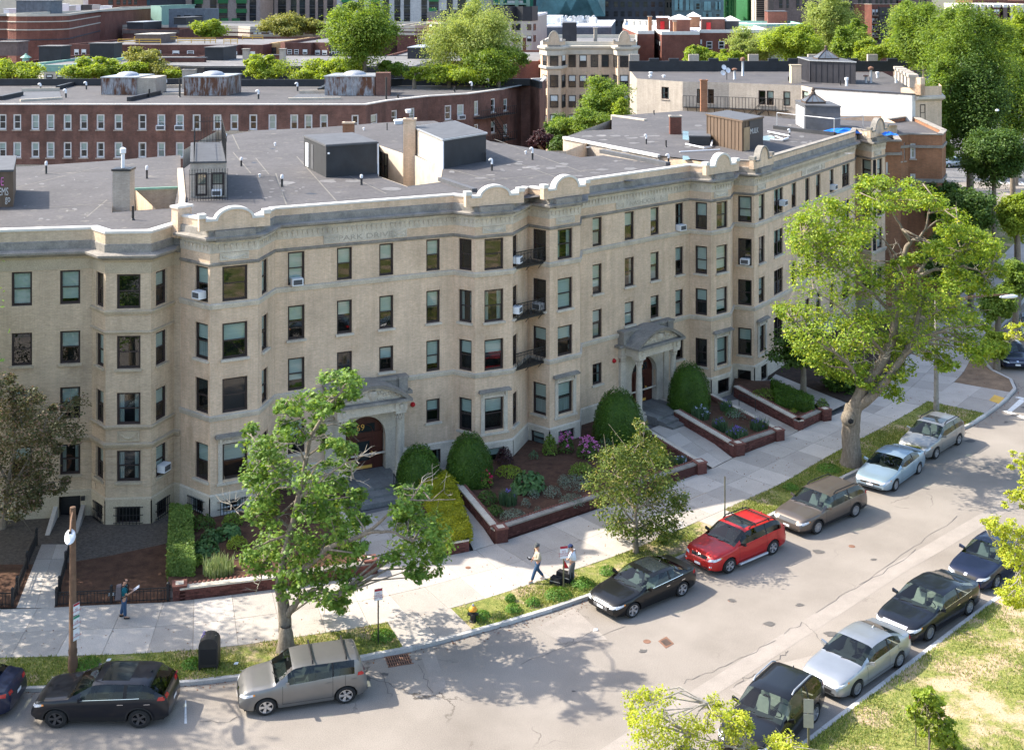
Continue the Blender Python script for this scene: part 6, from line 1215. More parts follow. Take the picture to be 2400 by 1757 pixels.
tower('pale grey banded tower section with dark strips and green screens','b',1455,770,326,40,'grey_panel',[('b',a,c) for a,c in ((1520,1616),(1690,1755),(1830,1926),(1965,2030),(2090,2155),(2195,2262))]+[('c',a,c) for a,c in ((130,192),(214,320),(410,475),(530,626),(690,740))],ff,x1t='c',green=[('b',1508,1616,-40,30),('b',1508,1590,88,135),('b',1830,1926,-40,28),('c',212,322,-40,20),('c',212,300,88,132),('b',1505,1570,195,225)])
tower('tall red brown office block behind the red banded building','a',972,1512,300,40,'red_brick',[('a',a,c) for a,c in ((1195,1245),(1285,1325),(1358,1390),(1415,1450),(1480,1510))],[(-90,-10),(-2,55),(78,150),(165,240),(255,320)])
tower('glass corner tower between the red block and the green shed','a',1514,1655,306,40,'dark_panel',[('a',1520,1560),('a',1568,1610),('a',1618,1652)],[(-80,-2),(2,90),(95,180),(185,270)],'blue_glass')
tower('grey white stepped block behind the roofs at the far left','a',-60,915,330,29,'beige_stone',[('a',640,680),('a',850,880)],[(60,85)]); tower('pale slab beside the red brown block','a',915,972,310,40,'white_wall')
block('pale green metal shed beyond the roofs',fp(('a',1662,255),('a',1780,252),('a',1885,262)),zz('a',75,255),14,'green_shed','roof_white',par=.2,name='shed',cat='shed')
tower('low slate grey block in front of the pinkish tower','a',1860,2257,236,zz('a',130,236),'slate_panel',[('a',1955,1990),('a',2030,2100),('a',2150,2230)],[(170,245)],dep=8)
tower('row of pale office floors behind the green shed','a',1660,1935,380,40,'slate_panel',[('a',1680,1925)],[(-60,-5),(15,55)])
# ballpark stands
b,wl=tower('dark green steel ballpark stands with open decks','c',772,1362,430,40,'ballpark_green',[('c',1030,1260),('c',790,1010)],[(-60,-20)],name='stadium',cat='stadium')
m=MB()
for y0,y1,o in ((38,55,2.5),(98,112,1.5)): wl.box(m,wl.px('c',850,0)[0],wl.L-2,.1,o,wl.px('c',0,y1)[1],wl.px('c',0,y0)[1])
for x in (1015,1305,1180): s=wl.px('c',x,0)[0]; wl.box(m,s-.6,s+.6,1,2.2,5,30)
m.build('deck','green_shed',b); m=MB(); wl.box(m,wl.px('c',830,0)[0],wl.L-3,.12,.5,wl.px('c',0,155)[1],wl.px('c',0,118)[1]); wl.box(m,wl.px('c',770,0)[0],wl.L-3,.12,.5,wl.px('c',0,96)[1],wl.px('c',0,58)[1]); m.build('deck_opening','interior',b)
m=MB(); wl.box(m,wl.px('c',1075,0)[0],wl.px('c',1250,0)[0],.6,1.4,wl.px('c',0,50)[1],wl.px('c',0,10)[1]); m.build('press_box','white_wall',b)
# dark glass blocks
rw=[(20,65),(120,172)]
def punched(label,t,x0,x1,dd,wall,xs,rows,wp,dep=25,fm='dark_panel',x1t=None,ztop=40,group=None):
 A,B=PD(t,x0,0,dd),PD(x1t or t,x1,0,dd); return block(label,[A,B],ztop,dep,wall,wins=[(0,tt,xx,wp,rows,fm,'dh') for tt,xx in xs],par=.5,name='office_building',cat='office building',group=group)
R3=[(22,80),(130,185),(236,290)]
punched('dark slate office block with rows of square windows, upper right of centre','c',1362,555,345,'dark_panel',[('c',[1420]),('c',[2110,2170]),('e',[15,90,172,253,342,425,510])],R3,44,x1t='e')
b,wl=tower('blue glass faceted box set in the dark office block','c',1518,2050,338,40,'blue_glass',[],[],name='office_building',cat='office building');
for t,x in (('c',1575),('c',1650),('c',1775),('c',1910),('c',1985)):
 for y0,y1 in ((22,90),(140,205)): s0,s1=wl.px(t,x-24,0)[0],wl.px(t,x+24,0)[0]; place('window',far_window(s1-s0,2.4*1.9,'teal_glass','dh'),b,wl.pt(s0,.1,wl.px('c',0,y1)[1]),wl.ang)
for t,x in (('c',1600),('c',1840),('c',1950)): m=MB(); s=wl.px(t,x,0)[0]; z=wl.px('c',0,60)[1]; m.add([wl.pt(s-5,.1,z-3),wl.pt(s+5,.1,z-3),wl.pt(s+5,.1,z+8),wl.pt(s-5,.1,z+8),wl.pt(s-2.5,1.8,z+2),wl.pt(s+2.5,1.8,z+2)],[(0,1,5,4),(1,2,5),(2,3,4,5),(3,0,4)]); m.build('glass_facet','teal_glass',b)
punched('pale striped block end between the two dark office blocks','e',556,634,352,'beige_stone',[('e',[585,620])],[(30,85)],12)
b,W=punched('blue grey glass office block with faceted bays, right of the dark block','e',634,1206,340,'blue_glass',[('e',[705,820,920,1022,1140])],[(40,105),(155,215)],40,fm='teal_glass'); wl=W[0]
for x0,x1,y0,y1 in ((660,750,0,118),(785,868,0,118),(985,1060,20,120),(970,1070,135,220),(1110,1170,25,110)): m=MB(); s0,s1=wl.px('e',x0,0)[0],wl.px('e',x1,0)[0]; wl.box(m,s0,s0+.9,.02,.5,wl.px('e',0,y1)[1],wl.px('e',0,y0)[1]); wl.box(m,s1-.9,s1,.02,.5,wl.px('e',0,y1)[1],wl.px('e',0,y0)[1]); m.build('glass_fin','teal_glass',b)
# the big green wall
A=fp(('e',1320,392),('e',1465,388),('e',1560,394)); b,_=block('tall bright green ballpark wall seen from behind',A,36,12,'green_panel','roof_white',par=.2,name='ballpark_wall',cat='ballpark wall'); MAT['ball_wall']=mat('ball_wall',(.05,.36,.245),.7,.1,.5); b.children[0].data.materials[0]=MAT['ball_wall']
k=thing('steel_tower','green steel lighting frame left of the bright green wall','steel frame',on('e',1270,380,0)); m=MB()
for x in (1212,1262,1300,1318): p=on('e',x,380,0); m.tube([p,p+Vector((0,0,34))],.7,5)
for y in (0,80,130): z=zz('e',y,380); m.tube([on('e',1212,380,z),on('e',1320,380,z)],.6,5)
m.build('frame','green_panel',k); m=MB(); A=on('e',1206,386,0); B=on('e',1340,386,0); m.box(A.x,B.x,386,390,0,zz('e',90,386)); m.build('dark_backing','interior',k)
b,wl=tower('grey louvred office block beside the bright green wall','e',1562,1756,372,40,'beige_stone',[('e',1565,1752)],[(y,y+11) for y in range(-20,200,22)],'dark_glass',name='office_building',cat='office building')
b,wl=tower('long brown panelled tower with slit windows along the top right','e',1757,1240,345,40,'brown_panel',[('e',1815,1850),('e',1895,1920),('e',2005,2038),('e',2072,2104),('e',2195,2220)]+[('f',x,x+26) for x in (180,280,335,430,482,548,620,668,722,780,850,1095,1150)],[(-40,92)],x1t='f')
# red brick block with fire escapes, upper right
d=335; zt=zz('f',75,d); R=[(110,165),(205,250),(285,330),(365,405),(445,480)]
b,W=block('red brick apartment block with a blank side wall and black fire escapes, upper right',fp(('f',396,d+8),('f',580,d),('f',668,d+1),('f',1060,d+6)),zt,40,'red_brick','roof_membrane_pale',[(1,'f',[597,634],20,R,'white_frame'),(2,'f',[690,740,780,818,865],24,R,'white_frame'),(2,'f',[910],26,[(65,105),(150,195),(245,262)],'white_frame')],par=.6,parm='red_brick',cop='beige_stone')
m=MB(); wl=W[1]
for y0,y1 in R: z=wl.px('f',0,y1+6)[1]; wl.box(m,0,wl.L+5,.1,3,z-.4,z); wl.box(m,0,wl.L+5,2.8,3,z,z+2); [wl.box(m,s,s+.3,2.8,3,z,z+2) for s in np.arange(0,wl.L+5,1.0)]
m.tube([wl.pt(1,1.5,3),wl.pt(1,1.5,zt)],.25,4); m.build('fire_escape','black_metal',b); box_on('small brick stair tower with a pale blue side on the red block','f',884,972,d+8,zt,60,'red_brick','roof_membrane_pale',6)
# far row at the right edge: alternating bays
d=470
for i,(x0,x1,mt) in enumerate(((1660,1760,'beige_stone'),(1760,1840,'cream_stone'),(1840,1900,'cream_stone'),(1900,2010,'dark_red_brick'),(2010,2090,'brown_panel'),(2090,2150,'cream_stone'),(2150,2300,'beige_stone'))):
 block(['pale bay fronted house at the left of the far right row','cream bay fronted house second in the far right row','narrow cream house third in the far right row','dark brick house with a stepped top in the far right row','brown house beside the dark brick one in the far right row','cream house fifth in the far right row','wide pale house at the right end of the far row'][i],fp(('f',x0,d+4),('f',x0+20,d),('f',x1-20,d),('f',x1,d+4)),zz('f',85,d),40,mt,'roof_white',[(1,'f',[x0+(x1-x0)*.36,x0+(x1-x0)*.64],20,[(110,150),(190,235),(280,320)],'white_frame')],par=1.2,parm='white_wall',group='row houses at the far right')
b,_=block('rust red buildings far behind the right hand row',fp(('f',1690,560),('f',1760,560),('f',1900,565),('f',2300,565)),zz('f',20,560),30,'red_brick','roof_white',par=.5)
# left of centre: brown bay building and beige house
d=226; R=[(272,330),(402,455)]
b,_=block('brown brick building with dark cornice left of the big rounded tree',fp(('c',195,d),('c',345,d-2),('c',460,d+1),('c',720,d+1)),zz('c',225,d),24,'red_brick','roof_membrane_pale',[(0,'c',[232,285,328],30,R,'brown_frame'),(1,'c',[382],34,R,'brown_frame')],par=1.5,parm='dark_panel',bands=[(zz('c',265,d),.4,'beige_stone'),(zz('c',398,d),.4,'beige_stone')])
b,_=block('banded brick house with small windows left of the brown cornice building',fp(('b',2120,d+4),('c',60,d+3),('c',195,d+4)),zz('c',322,d),24,'dark_red_brick','roof_membrane_pale',[(1,'c',[104,154],28,[(408,468)],'white_frame')],par=.5,parm='beige_stone',bands=[(zz('c',355,d),.45,'beige_stone'),(zz('c',398,d),.45,'beige_stone')])
b,_=block('beige house with a black top band right of the big rounded tree',fp(('c',960,d),('c',1120,d-1),('c',1170,d),('c',1250,d-1),('c',1345,d-1),('c',1408,d+3)),zz('c',190,d),24,'beige_stone','roof_white',[(1,'c',[1138],22,R,'brown_frame'),(2,'c',[1197],42,R,'brown_frame'),(3,'c',[1262,1316],34,R,'brown_frame'),(4,'c',[1376],20,R,'brown_frame')],par=.4,parm='roof_white',bands=[(zz('c',232,d),2.6,'black_membrane')])
stack_on('slim red brick chimney in front of the beige house','c',1247,1284,d-20,zz('c',620,d-20),200,'red_brick'); box_on('grey ribbed roof bulkhead between the two big trees','c',-20,235,168,zz('c',660,168),130,'dark_seam_metal','galvanised',8,seam=.8)
b,_=block('pale roofed low house behind the big rounded tree',fp(('b',1800,172),('c',40,172),('c',600,170),('c',1230,170),('c',1430,170)),zz('c',690,172),30,'red_brick','roof_membrane_pale',[(2,'c',[1380],40,[(800,870)],'white_frame')],par=.3)
b,_=block('dark penthouse behind the beige house',fp(('c',915,d+30),('c',1025,d+30)),zz('c',95,d+30),12,'dark_panel',par=.3,name='roof_penthouse',cat='penthouse')
# blue grey building with a white roof full of machines
d=262; zt=zz('c',305,d); b,_=block('blue grey building with a bright white roof crowded with machines',fp(('c',1425,d),('c',2220,d)),zt,52,'slate_panel','roof_white',par=.3,parm='roof_white')
for i in range(26):
 r=random.Random(i); x=1480+r.random()*560; dd=d+8+r.random()*34; A=on('c',x,dd,zt); ww=r.uniform(.8,1.7); o=thing('rooftop_unit','white rooftop machine among many on the bright white roof','rooftop unit',A,'machines on the bright white roof'); m=MB(); m.box(A.x,A.x+ww,A.y,A.y+2,zt,zt+r.uniform(.5,1.5)); m.build('casing',r.choice(['white_metal','white_metal','galvanised']),o); m=MB(); m.lathe((A.x+ww/2,A.y+1,zt+.5),[(.3,0),(.3,1.1),(.2,1.2),(0,1.2)],8); m.build('fan','galvanised',o)
box_on('white cabinet tower on the machine roof','c',1508,1670,d+20,zt,95,'white_metal','roof_white',6)
# red brick block with white roof, right of the tan gabled building
d=192; zt=zz('e',378,d); R=[(440,530)]
b,W=block('brown brick block with bright white roof edges and red doors on top',fp(('e',92,d+32),('e',258,d),('e',438,d),('e',440,d+9),('e',520,d-3),('e',938,d-3),('e',940,d+5),('e',1290,d+5),('e',1700,d+6)),zt,40,'red_brick','roof_white',[(6,'e',[956],14,R,'white_frame'),(6,'e',[1045,1178,1330],50,[(462,532)],'white_frame'),(3,'e',[462,480,503],10,[(440,535)],'brown_frame')],par=.5,parm='white_coping')
for i,(x0,x1,dd,y,mt,door) in enumerate(((462,604,d+20,318,'red_brick',(505,550)),(612,835,d+12,360,'red_brick',None),(820,942,d+32,300,'orange_brick',None),(965,1218,d+14,388,'dark_red_brick',(1012,1060)),(1225,1372,d+16,380,'dark_seam_metal',None))):
 zb=zt+.05; k=box_on(['brick stair bulkhead with a red door, left one','brick bulkhead with a white tent roof','orange brick bulkhead with a white tent roof','brick stair bulkhead with a red door, right one','grey clad bulkhead with a white tent roof'][i]+' on the white roofed block','e',x0,x1,dd,zb,(130,125,115,128,100)[i],mt,'roof_white',7)
 if door: wl=Wl(on('e',x0,dd,0),on('e',x1,dd,0)); s0,s1=wl.px('e',door[0],0)[0],wl.px('e',door[1],0)[0]; m=MB(); wl.box(m,s0,s1,.05,.2,zb,zb+(90/4.702*dd/F)); m.build('door','red_plastic',k)
 else: A,B=on('e',x0,dd,0),on('e',x1,dd,0); z=zb+(130,125,115,128,100)[i]/4.702*dd/F+.1; m=MB(); m.add([(A.x-.3,A.y-.3,z),(B.x+.3,A.y-.3,z),(B.x+.9,A.y+7.3,z),(A.x+.6,A.y+7.3,z),((A.x+B.x)/2+.3,A.y+3.5,z+.75)],[(0,1,4),(1,2,4),(2,3,4),(3,0,4)]); m.build('tent_roof','white_wall',k)
stack_on('brick chimney at the front left of the white roofed block','e',378,414,d+10,zt,165,'orange_brick'); stack_on('thin brick chimney before the tent roofed bulkhead','e',655,684,d+5,zt,125,'orange_brick')
k=thing('roof_balustrade','pale stone balustrade along the back of the white roofed block','balustrade',on('e',205,d+36,zt)); m=MB(); A,B=on('e',205,d+36,zt),on('e',480,d+36,zt); wl=Wl(A,B)
wl.box(m,0,wl.L,-.2,.2,zt+.95,zt+1.1); [wl.box(m,s,s+.4,-.2,.2,zt+.3,zt+.95) for s in np.arange(0,wl.L,1.1)]; m.build('balusters','beige_stone',k)
b,_=block('low white roofed wing with balustrade behind the tree tops',fp(('e',1370,d+30),('e',1680,d+28),('e',2090,d+30)),zz('e',290,d+30),20,'beige_stone','roof_white',par=.4,parm='copper_green'); box_on('brown brick lift tower behind the tree tops at upper right','e',1692,1905,d+48,zz('e',262,d+48),130,'red_brick','gray_paint',8)
b,_=block('row of brick houses below the tree tops at the right',fp(('e',1690,d+30),('f',300,d+34)),zz('e',330,d+30),24,'red_brick','roof_membrane_pale',par=.4)
# ================================================================== TREES AND PLANTS
KITE=(np.array([[0,-.5,0],[.36,-.02,.06],[0,.5,0],[-.36,-.02,.06]]),np.array([[0,1,2,3]]))
FOLD=(np.array([[0,-.5,0],[.28,-.08,.10],[.20,.24,.06],[0,.5,-.06],[-.20,.24,.06],[-.28,-.08,.10]]),np.array([[0,1,2,3],[0,3,4,5]]))
_st=[(0,-.5),(.16,-.22),(.46,-.28),(.28,-.02),(.5,.22),(.2,.2),(0,.56),(-.2,.2),(-.5,.22),(-.28,-.02),(-.46,-.28),(-.16,-.22)]
STAR=(np.array([[0,0,.05]]+[[x,y,-.05*abs(x)*2] for x,y in _st]),np.array([[0,i,i%12+1] for i in range(1,13)]))
BLADE=(np.array([[-.06,0,0],[.06,0,0],[.035,.05,.6],[-.035,.05,.6],[0,.2,1.0]]),None)
def leaf_mesh(name,pos,nrm,size,mt,shape=KITE,r=None,squash=ZS):
 r=r or rng; n=len(pos); V,Fc=shape; nrm=nrm/np.linalg.norm(nrm,axis=1,keepdims=True); a=r.normal(size=(n,3)); tx=np.cross(nrm,a); tx/=np.linalg.norm(tx,axis=1,keepdims=True)+1e-9; ty=np.cross(nrm,tx)
 s=size*r.uniform(.65,1.3,n); k=len(V); P3=(V[None,:,0,None]*tx[:,None,:]+V[None,:,1,None]*ty[:,None,:]+V[None,:,2,None]*nrm[:,None,:])*s[:,None,None]+pos[:,None,:]
 co=P3.reshape(-1,3); fc=(Fc[None]+(np.arange(n)*k)[:,None,None]).reshape(-1,Fc.shape[1])
 return np_mesh(name,co,fc,mt)
def np_mesh(name,co,fc,mt):
 me=bpy.data.meshes.new(name); me.vertices.add(len(co)); me.vertices.foreach_set('co',co.astype(np.float32).ravel()); q=fc.shape[1]; me.loops.add(fc.size); me.loops.foreach_set('vertex_index',fc.astype(np.int32).ravel())
 me.polygons.add(len(fc)); me.polygons.foreach_set('loop_start',np.arange(0,fc.size,q,dtype=np.int32)); me.materials.append(MAT[mt]); me.update(calc_edges=True); return me
def clumps(blobs,per,leafy=18,flat=.55,r=None,spread=.30,shell=.55):
 """leaf positions and normals: each blob carries sprays of leaves near its surface"""
 r=r or rng; PS=[];NS=[]
 for (x,y,z,rx,ry,rz) in blobs:
  n=max(2,int(per/leafy)); d=r.normal(size=(n,3)); d/=np.linalg.norm(d,axis=1,keepdims=True); q=r.uniform(shell,1.02,n)**.7
  c=np.array([x,y,z])+d*q[:,None]*np.array([rx,ry,rz]); sp=spread*(rx+rz)/2
  off=r.normal(size=(n,leafy,3))*np.array([sp,sp,sp*flat]); p=c[:,None]+off; nn=d[:,None]*.55+np.array([0,0,.75])+r.normal(size=(n,leafy,3))*.42
  PS.append(p.reshape(-1,3)); NS.append(nn.reshape(-1,3))
 return np.concatenate(PS),np.concatenate(NS)
def limb(m,pts,r0,r1,n=8,j=0.0,rnd=random):
 pts=[Vector(p) for p in pts]; q=[]
 for i in range(len(pts)-1):
  for k in range(3): t=k/3; q.append(pts[i].lerp(pts[i+1],t)+Vector((rnd.uniform(-j,j),rnd.uniform(-j,j),rnd.uniform(-j,j)))*(1 if i+k else 0))
 q.append(pts[-1]); N=len(q)-1; m.tube(q,[r0+(r1-r0)*(i/N)**.8 for i in range(N+1)],n); return q
def twigs(m,pts,r,n,L,rad,fork=2):
 for _ in range(n):
  i=r.integers(max(1,len(pts)//4),len(pts)); p=Vector(pts[i]); d=Vector(r.normal(size=3)); d.z=abs(d.z)*.5+.1; d.normalize(); e=p+d*L*r.uniform(.5,1.2); m.tube([p,p.lerp(e,.5)+Vector(r.normal(size=3))*L*.08,e],[rad,rad*.7,rad*.3],4)
  for _ in range(fork): d2=(d+Vector(r.normal(size=3))*.6).normalized(); s=p.lerp(e,r.uniform(.4,.95)); m.tube([s,s+d2*L*r.uniform(.25,.5)],[rad*.5,rad*.2],3)
def px_tree(label,t,base,limbs,blobs,d,leafm,per,size,shape,trunkm='bark',dz=1.2,name='maple_tree',cat='tree',seed=1,tw=40,twl=.8,extra=0,bz=.12,flare=1.35,sec=None,group=None,rs=1.0):
 """limbs: [(points as photo px (x,y[,dd]), r0, r1)], blobs: (x,y,r px) in tile t at distance d"""
 r=np.random.default_rng(seed); root=thing(name,label,cat,P(*base,bz),group); K=TILE[t][2]; m=MB(); allp=[]
 for pts,r0,r1 in limbs:
  q=limb(m,[PD(p[3] if len(p)>3 else t,p[0],p[1],d+(p[2] if len(p)>2 else 0)) for p in pts],r0,r1,9,.03); allp+=q
 if base:
  p=P(*base,bz); r0=limbs[0][1]; m.lathe((p.x,p.y,bz-.1),[(r0*flare*1.15,0),(r0*flare,.12),(r0*1.08,.4),(r0*.93,.75),(r0*.7,.95)],9)
 B=[]
 for b in blobs:
  tt=b[3] if len(b)>3 else t; c=PD(tt,b[0],b[1],d+r.uniform(-dz,dz*.8)); rr=b[2]/TILE[tt][2]*d/F*rs; B.append((c.x,c.y,c.z,rr,rr*1.15,rr*.85))
 if extra: B+=[(x+r.normal()*rx*.5,y+r.uniform(1,2.6),z+r.normal()*rz*.4-.4,rx,ry,rz) for x,y,z,rx,ry,rz in B if r.random()<extra]
 # twigs carry each spray back towards the limbs
 A=np.array([tuple(p) for p in allp])
 for (x,y,z,rx,ry,rz) in B:
  k=np.argmin(((A-np.array([x,y,z+.5]))**2).sum(1)+ (A[:,2]>z+.6)*50); s=Vector(A[k]); e=Vector((x,y,z)); L=(e-s).length
  if L<6: mid=s.lerp(e,.5)+Vector((0,0,.12*L))+Vector(r.normal(size=3))*.08*L; m.tube([s,mid,e],[.018+.012*L,.014+.006*L,.012],5)
  for _ in range(2): f=e+Vector(r.normal(size=3))*rx*.8; m.tube([e.lerp(s,.1),f],[.012,.005],3)
 m.build('trunk_and_limbs',trunkm,root,smooth=60)
 if tw: m=MB(); twigs(m,allp[len(allp)//3:],r,tw,twl,.016); struct(m.build('bare_twigs','pale_bark',root),'stuff')
 ps,ns=clumps(B,per,r=r); place('crown',leaf_mesh('crown',ps,ns,size,leafm,shape,r),root)
 if sec: ps,ns=clumps(B,per*sec[1],r=r); place('crown_highlights',leaf_mesh('crown',ps,ns,size,sec[0],shape,r),root)
 return root
def auto_tree(label,t,cx,cy,rx,ry,d,leafm,n=26,per=420,size=.42,seed=1,z0=0,name='broadleaf_tree',trunk=.35,group=None,cat='tree',top=0,lean=0,shape=FOLD,dep=1.0,spread=.36,shell=.5,tz=None):
 r=np.random.default_rng(seed*7+3); c=PD(t,cx,cy,d); K=TILE[t][2]; RX,RZ=rx/K*d/F,ry/K*d/F; root=thing(name,label,cat,(c.x+lean,c.y,z0),group); B=[]
 for i in range(int(n*1.35)):
  q=r.normal(size=3); q/=np.linalg.norm(q); u=r.uniform(.40,.95); q=q*u; s=r.choice([.16,.22,.28,.36,.44])*r.uniform(.85,1.15)*(1.1-.35*max(0,q[2]))
  B.append((c.x+q[0]*RX,c.y+q[1]*RX*dep,c.z+q[2]*RZ,RX*s,RX*s*dep,RZ*s*.95))
 m=MB(); b0=Vector((c.x+lean,c.y,z0-.1)); hub=Vector((c.x+lean*.5,c.y,max(z0+.6,c.z-RZ*.55))); m.tube([b0,b0.lerp(hub,.5)+Vector((.1*trunk,0,0)),hub],[trunk*1.25,trunk,trunk*.8],9)
 for x,y,z,*_ in B[:14]: e=Vector((x,y,z)); m.tube([hub,hub.lerp(e,.5)+Vector(r.normal(size=3))*RX*.06,e],[trunk*.5,trunk*.28,trunk*.07],6)
 m.build('trunk',('bark'),root,smooth=60); ps,ns=clumps(B,per,leafy=14,flat=.6,r=r,spread=spread,shell=shell); place('crown',leaf_mesh('crown',ps,ns,size,leafm,shape,r),root); return root
# --- sparse maple in front of the arched entrance
J=lambda *a: [tuple(p) for p in a]
LM=[([(744,1858),(738,1650),(716,1500),(702,1420),(712,1340,-.1),(770,1100,-.1),(832,850,.1),(905,480,.4),(1000,310,.5),(1100,190,.6)],.27,.03),
 ([(740,1640),(800,1570,-.3),(835,1510,-.5),(960,1450,-.8),(1080,1500,-1)],.15,.03),([(712,1360),(860,1330,-.5),(1000,1200,-.8),(1240,1110,-.9),(1330,1085,-1),(1440,1095,-1),(1560,1150,-1)],.13,.03),
 ([(1240,1110,-.9),(1330,1040,-.9),(1430,955,-.8),(1550,885,-.7),(1680,890,-.6),(1840,880,-.6)],.07,.012),([(705,1400),(640,1290,.3),(600,1290,.4),(580,1400,.4),(545,1490,.4)],.06,.01),
 ([(840,860),(925,800,-.4),(1060,690,-.6),(1160,640,-.7),(1250,600,-.8)],.06,.012),([(780,1060),(680,1010,.3),(560,990,.4),(420,950,.5),(380,900,.5)],.06,.01),([(870,640),(840,560,-.2),(800,520,-.2)],.04,.01),([(770,1100),(640,1150,.4),(520,1220,.5)],.06,.015),
 ([(832,850),(700,700,.2),(600,600,.3),(520,470,.3)],.06,.015),([(900,500),(800,380,.2),(720,300,.2)],.045,.012),([(1550,885,-.7),(1620,780,-.7),(1720,740,-.7)],.03,.006),([(1680,890,-.6),(1760,820,-.6),(1800,870,-.6)],.02,.006),([(1160,640,-.7),(1170,720,-.7),(1200,760,-.7)],.025,.006)]
LB=[(1040,110,90),(1150,130,70),(1180,200,60),(780,260,90),(700,280,50),(740,400,70),(930,230,90),(960,300,80),(1060,260,70),(830,440,90),(520,430,60),(560,520,100),(640,570,100),(700,660,110),(560,640,90),(500,750,60),(620,760,120),(780,720,120),(900,760,130),(1010,720,100),(1090,780,60),(940,850,110),(620,860,100),(560,900,80),(560,1000,80),(650,1010,80),(850,960,70),(1000,980,110),(900,1060,120),(1050,1060,120),(1160,930,70),(1230,1020,70),(960,1160,130),(1100,1150,120),(820,1190,130),(640,1180,120),(500,1260,80),(560,1300,80),(700,1300,110),(850,1310,130),(1000,1290,140),(1150,1290,110),(1220,1180,70),(760,1450,90),(880,1430,120),(1030,1430,120),(1150,1430,90),(1000,1530,80),(1090,1530,80),(1110,1560,60),
 (1500,840,80),(1480,930,70),(1620,850,50),(1510,1040,90),(1560,1000,80),(1650,1060,110),(1580,1130,120),(1700,1140,90),(1500,1200,110),(1400,1260,80),(1620,1230,110),(1720,1240,80),(1680,1320,80),(1560,1330,70),(1600,1380,50),(1120,570,60),(1160,560,50),(1060,530,60),(990,520,60),(950,420,60)]
px_tree('street maple with gaps and bare grey twigs in front of the arched entrance','J',('G',1845,1010),LM,LB,44.6,'leaf_maple',210,.145,STAR,dz=1.3,seed=4,tw=90,twl=.7,extra=.45,rs=.86)
# --- big maple on the right
BM_=[([(940,1690+171),(925,1620),(935,1500),(950,1420)],.46,.42),([(950,1430),(1010,1300,-.1),(1090,1180,-.2),(1180,1050,0),(1245,900,.3),(1250,760,.5),(1255,600,.7),(1275,440,.9),(1340,250,1.1),(1365,210,1.1)],.34,.10),([(960,1440),(1060,1370,-.5),(1190,1230,-.6),(1300,1070,-.4),(1400,900,0),(1440,640,.3),(1420,440,.6)],.27,.08),
 ([(1365,210,1.1),(1300,110,1),(1250,20,1),(1190,-90,1),(1100,-180,1)],.09,.015),([(1365,210,1.1),(1430,180,1.2),(1475,120,1.3),(1560,60,1.4),(1640,20,1.4),(1720,10,1.5)],.085,.015),([(1475,120,1.3),(1500,0,1.3),(1530,-100,1.3),(1480,-200,1.2)],.06,.012),
 ([(1420,440,.6),(1480,350,.8),(1570,310,.9),(1660,310,1),(1740,260,1)],.10,.02),([(1420,470,.5),(1500,430,.5),(1620,400,.5),(1760,390,.5),(1860,420,.5),(1950,500,.5),(1990,560,.5)],.10,.012),([(1250,640,.6),(1235,390,.8),(1250,300,.8),(1185,210,.8),(1120,150,.8),(1060,100,.8)],.08,.012),
 ([(1000,1300,-.2),(940,1150,-.8),(880,1080,-1),(760,1000,-1.4),(620,900,-1.4),(480,760,-1.2)],.11,.02),([(1250,760,.5),(1100,600,0),(900,450,-.4),(700,300,-.6),(560,180,-.6)],.10,.015),([(1180,1050),(1000,850,-1),(850,700,-1.4),(650,560,-1.4)],.10,.015),([(1300,1070,-.4),(1500,900,-1),(1650,850,-1.2),(1850,830,-1.2)],.10,.02),([(1400,900),(1550,720,-.6),(1700,690,-.6)],.08,.02),([(1090,1180,-.2),(1130,1100,-1),(1200,1000,-1.2)],.04,.01)]
BC=[(1270,1170,60),(1220,1200,60),(1180,1240,70),(1300,1180,70),(1380,1230,90),(1480,1190,60),(1500,1220,90),(1560,1240,70),(1250,1290,80),(1340,1320,80),(1450,1300,90),(1560,1300,70),(1640,1300,70),(1700,1360,80),(1760,1390,70),(890,1330,100),(960,1310,60),(1000,1340,70),(830,1400,100),(760,1440,80),(920,1420,110),(1020,1420,80),(780,1500,110),(880,1520,120),(980,1500,110),(1080,1500,100),(720,1560,70),(820,1590,110),(950,1600,120),(1080,1590,110),(1180,1480,100),(1200,1400,80),(1860,1530,90),(1950,1540,60),(1990,1580,50),(1820,1450,80),(1780,1500,70),(1700,1600,80),(1650,1620,60)]
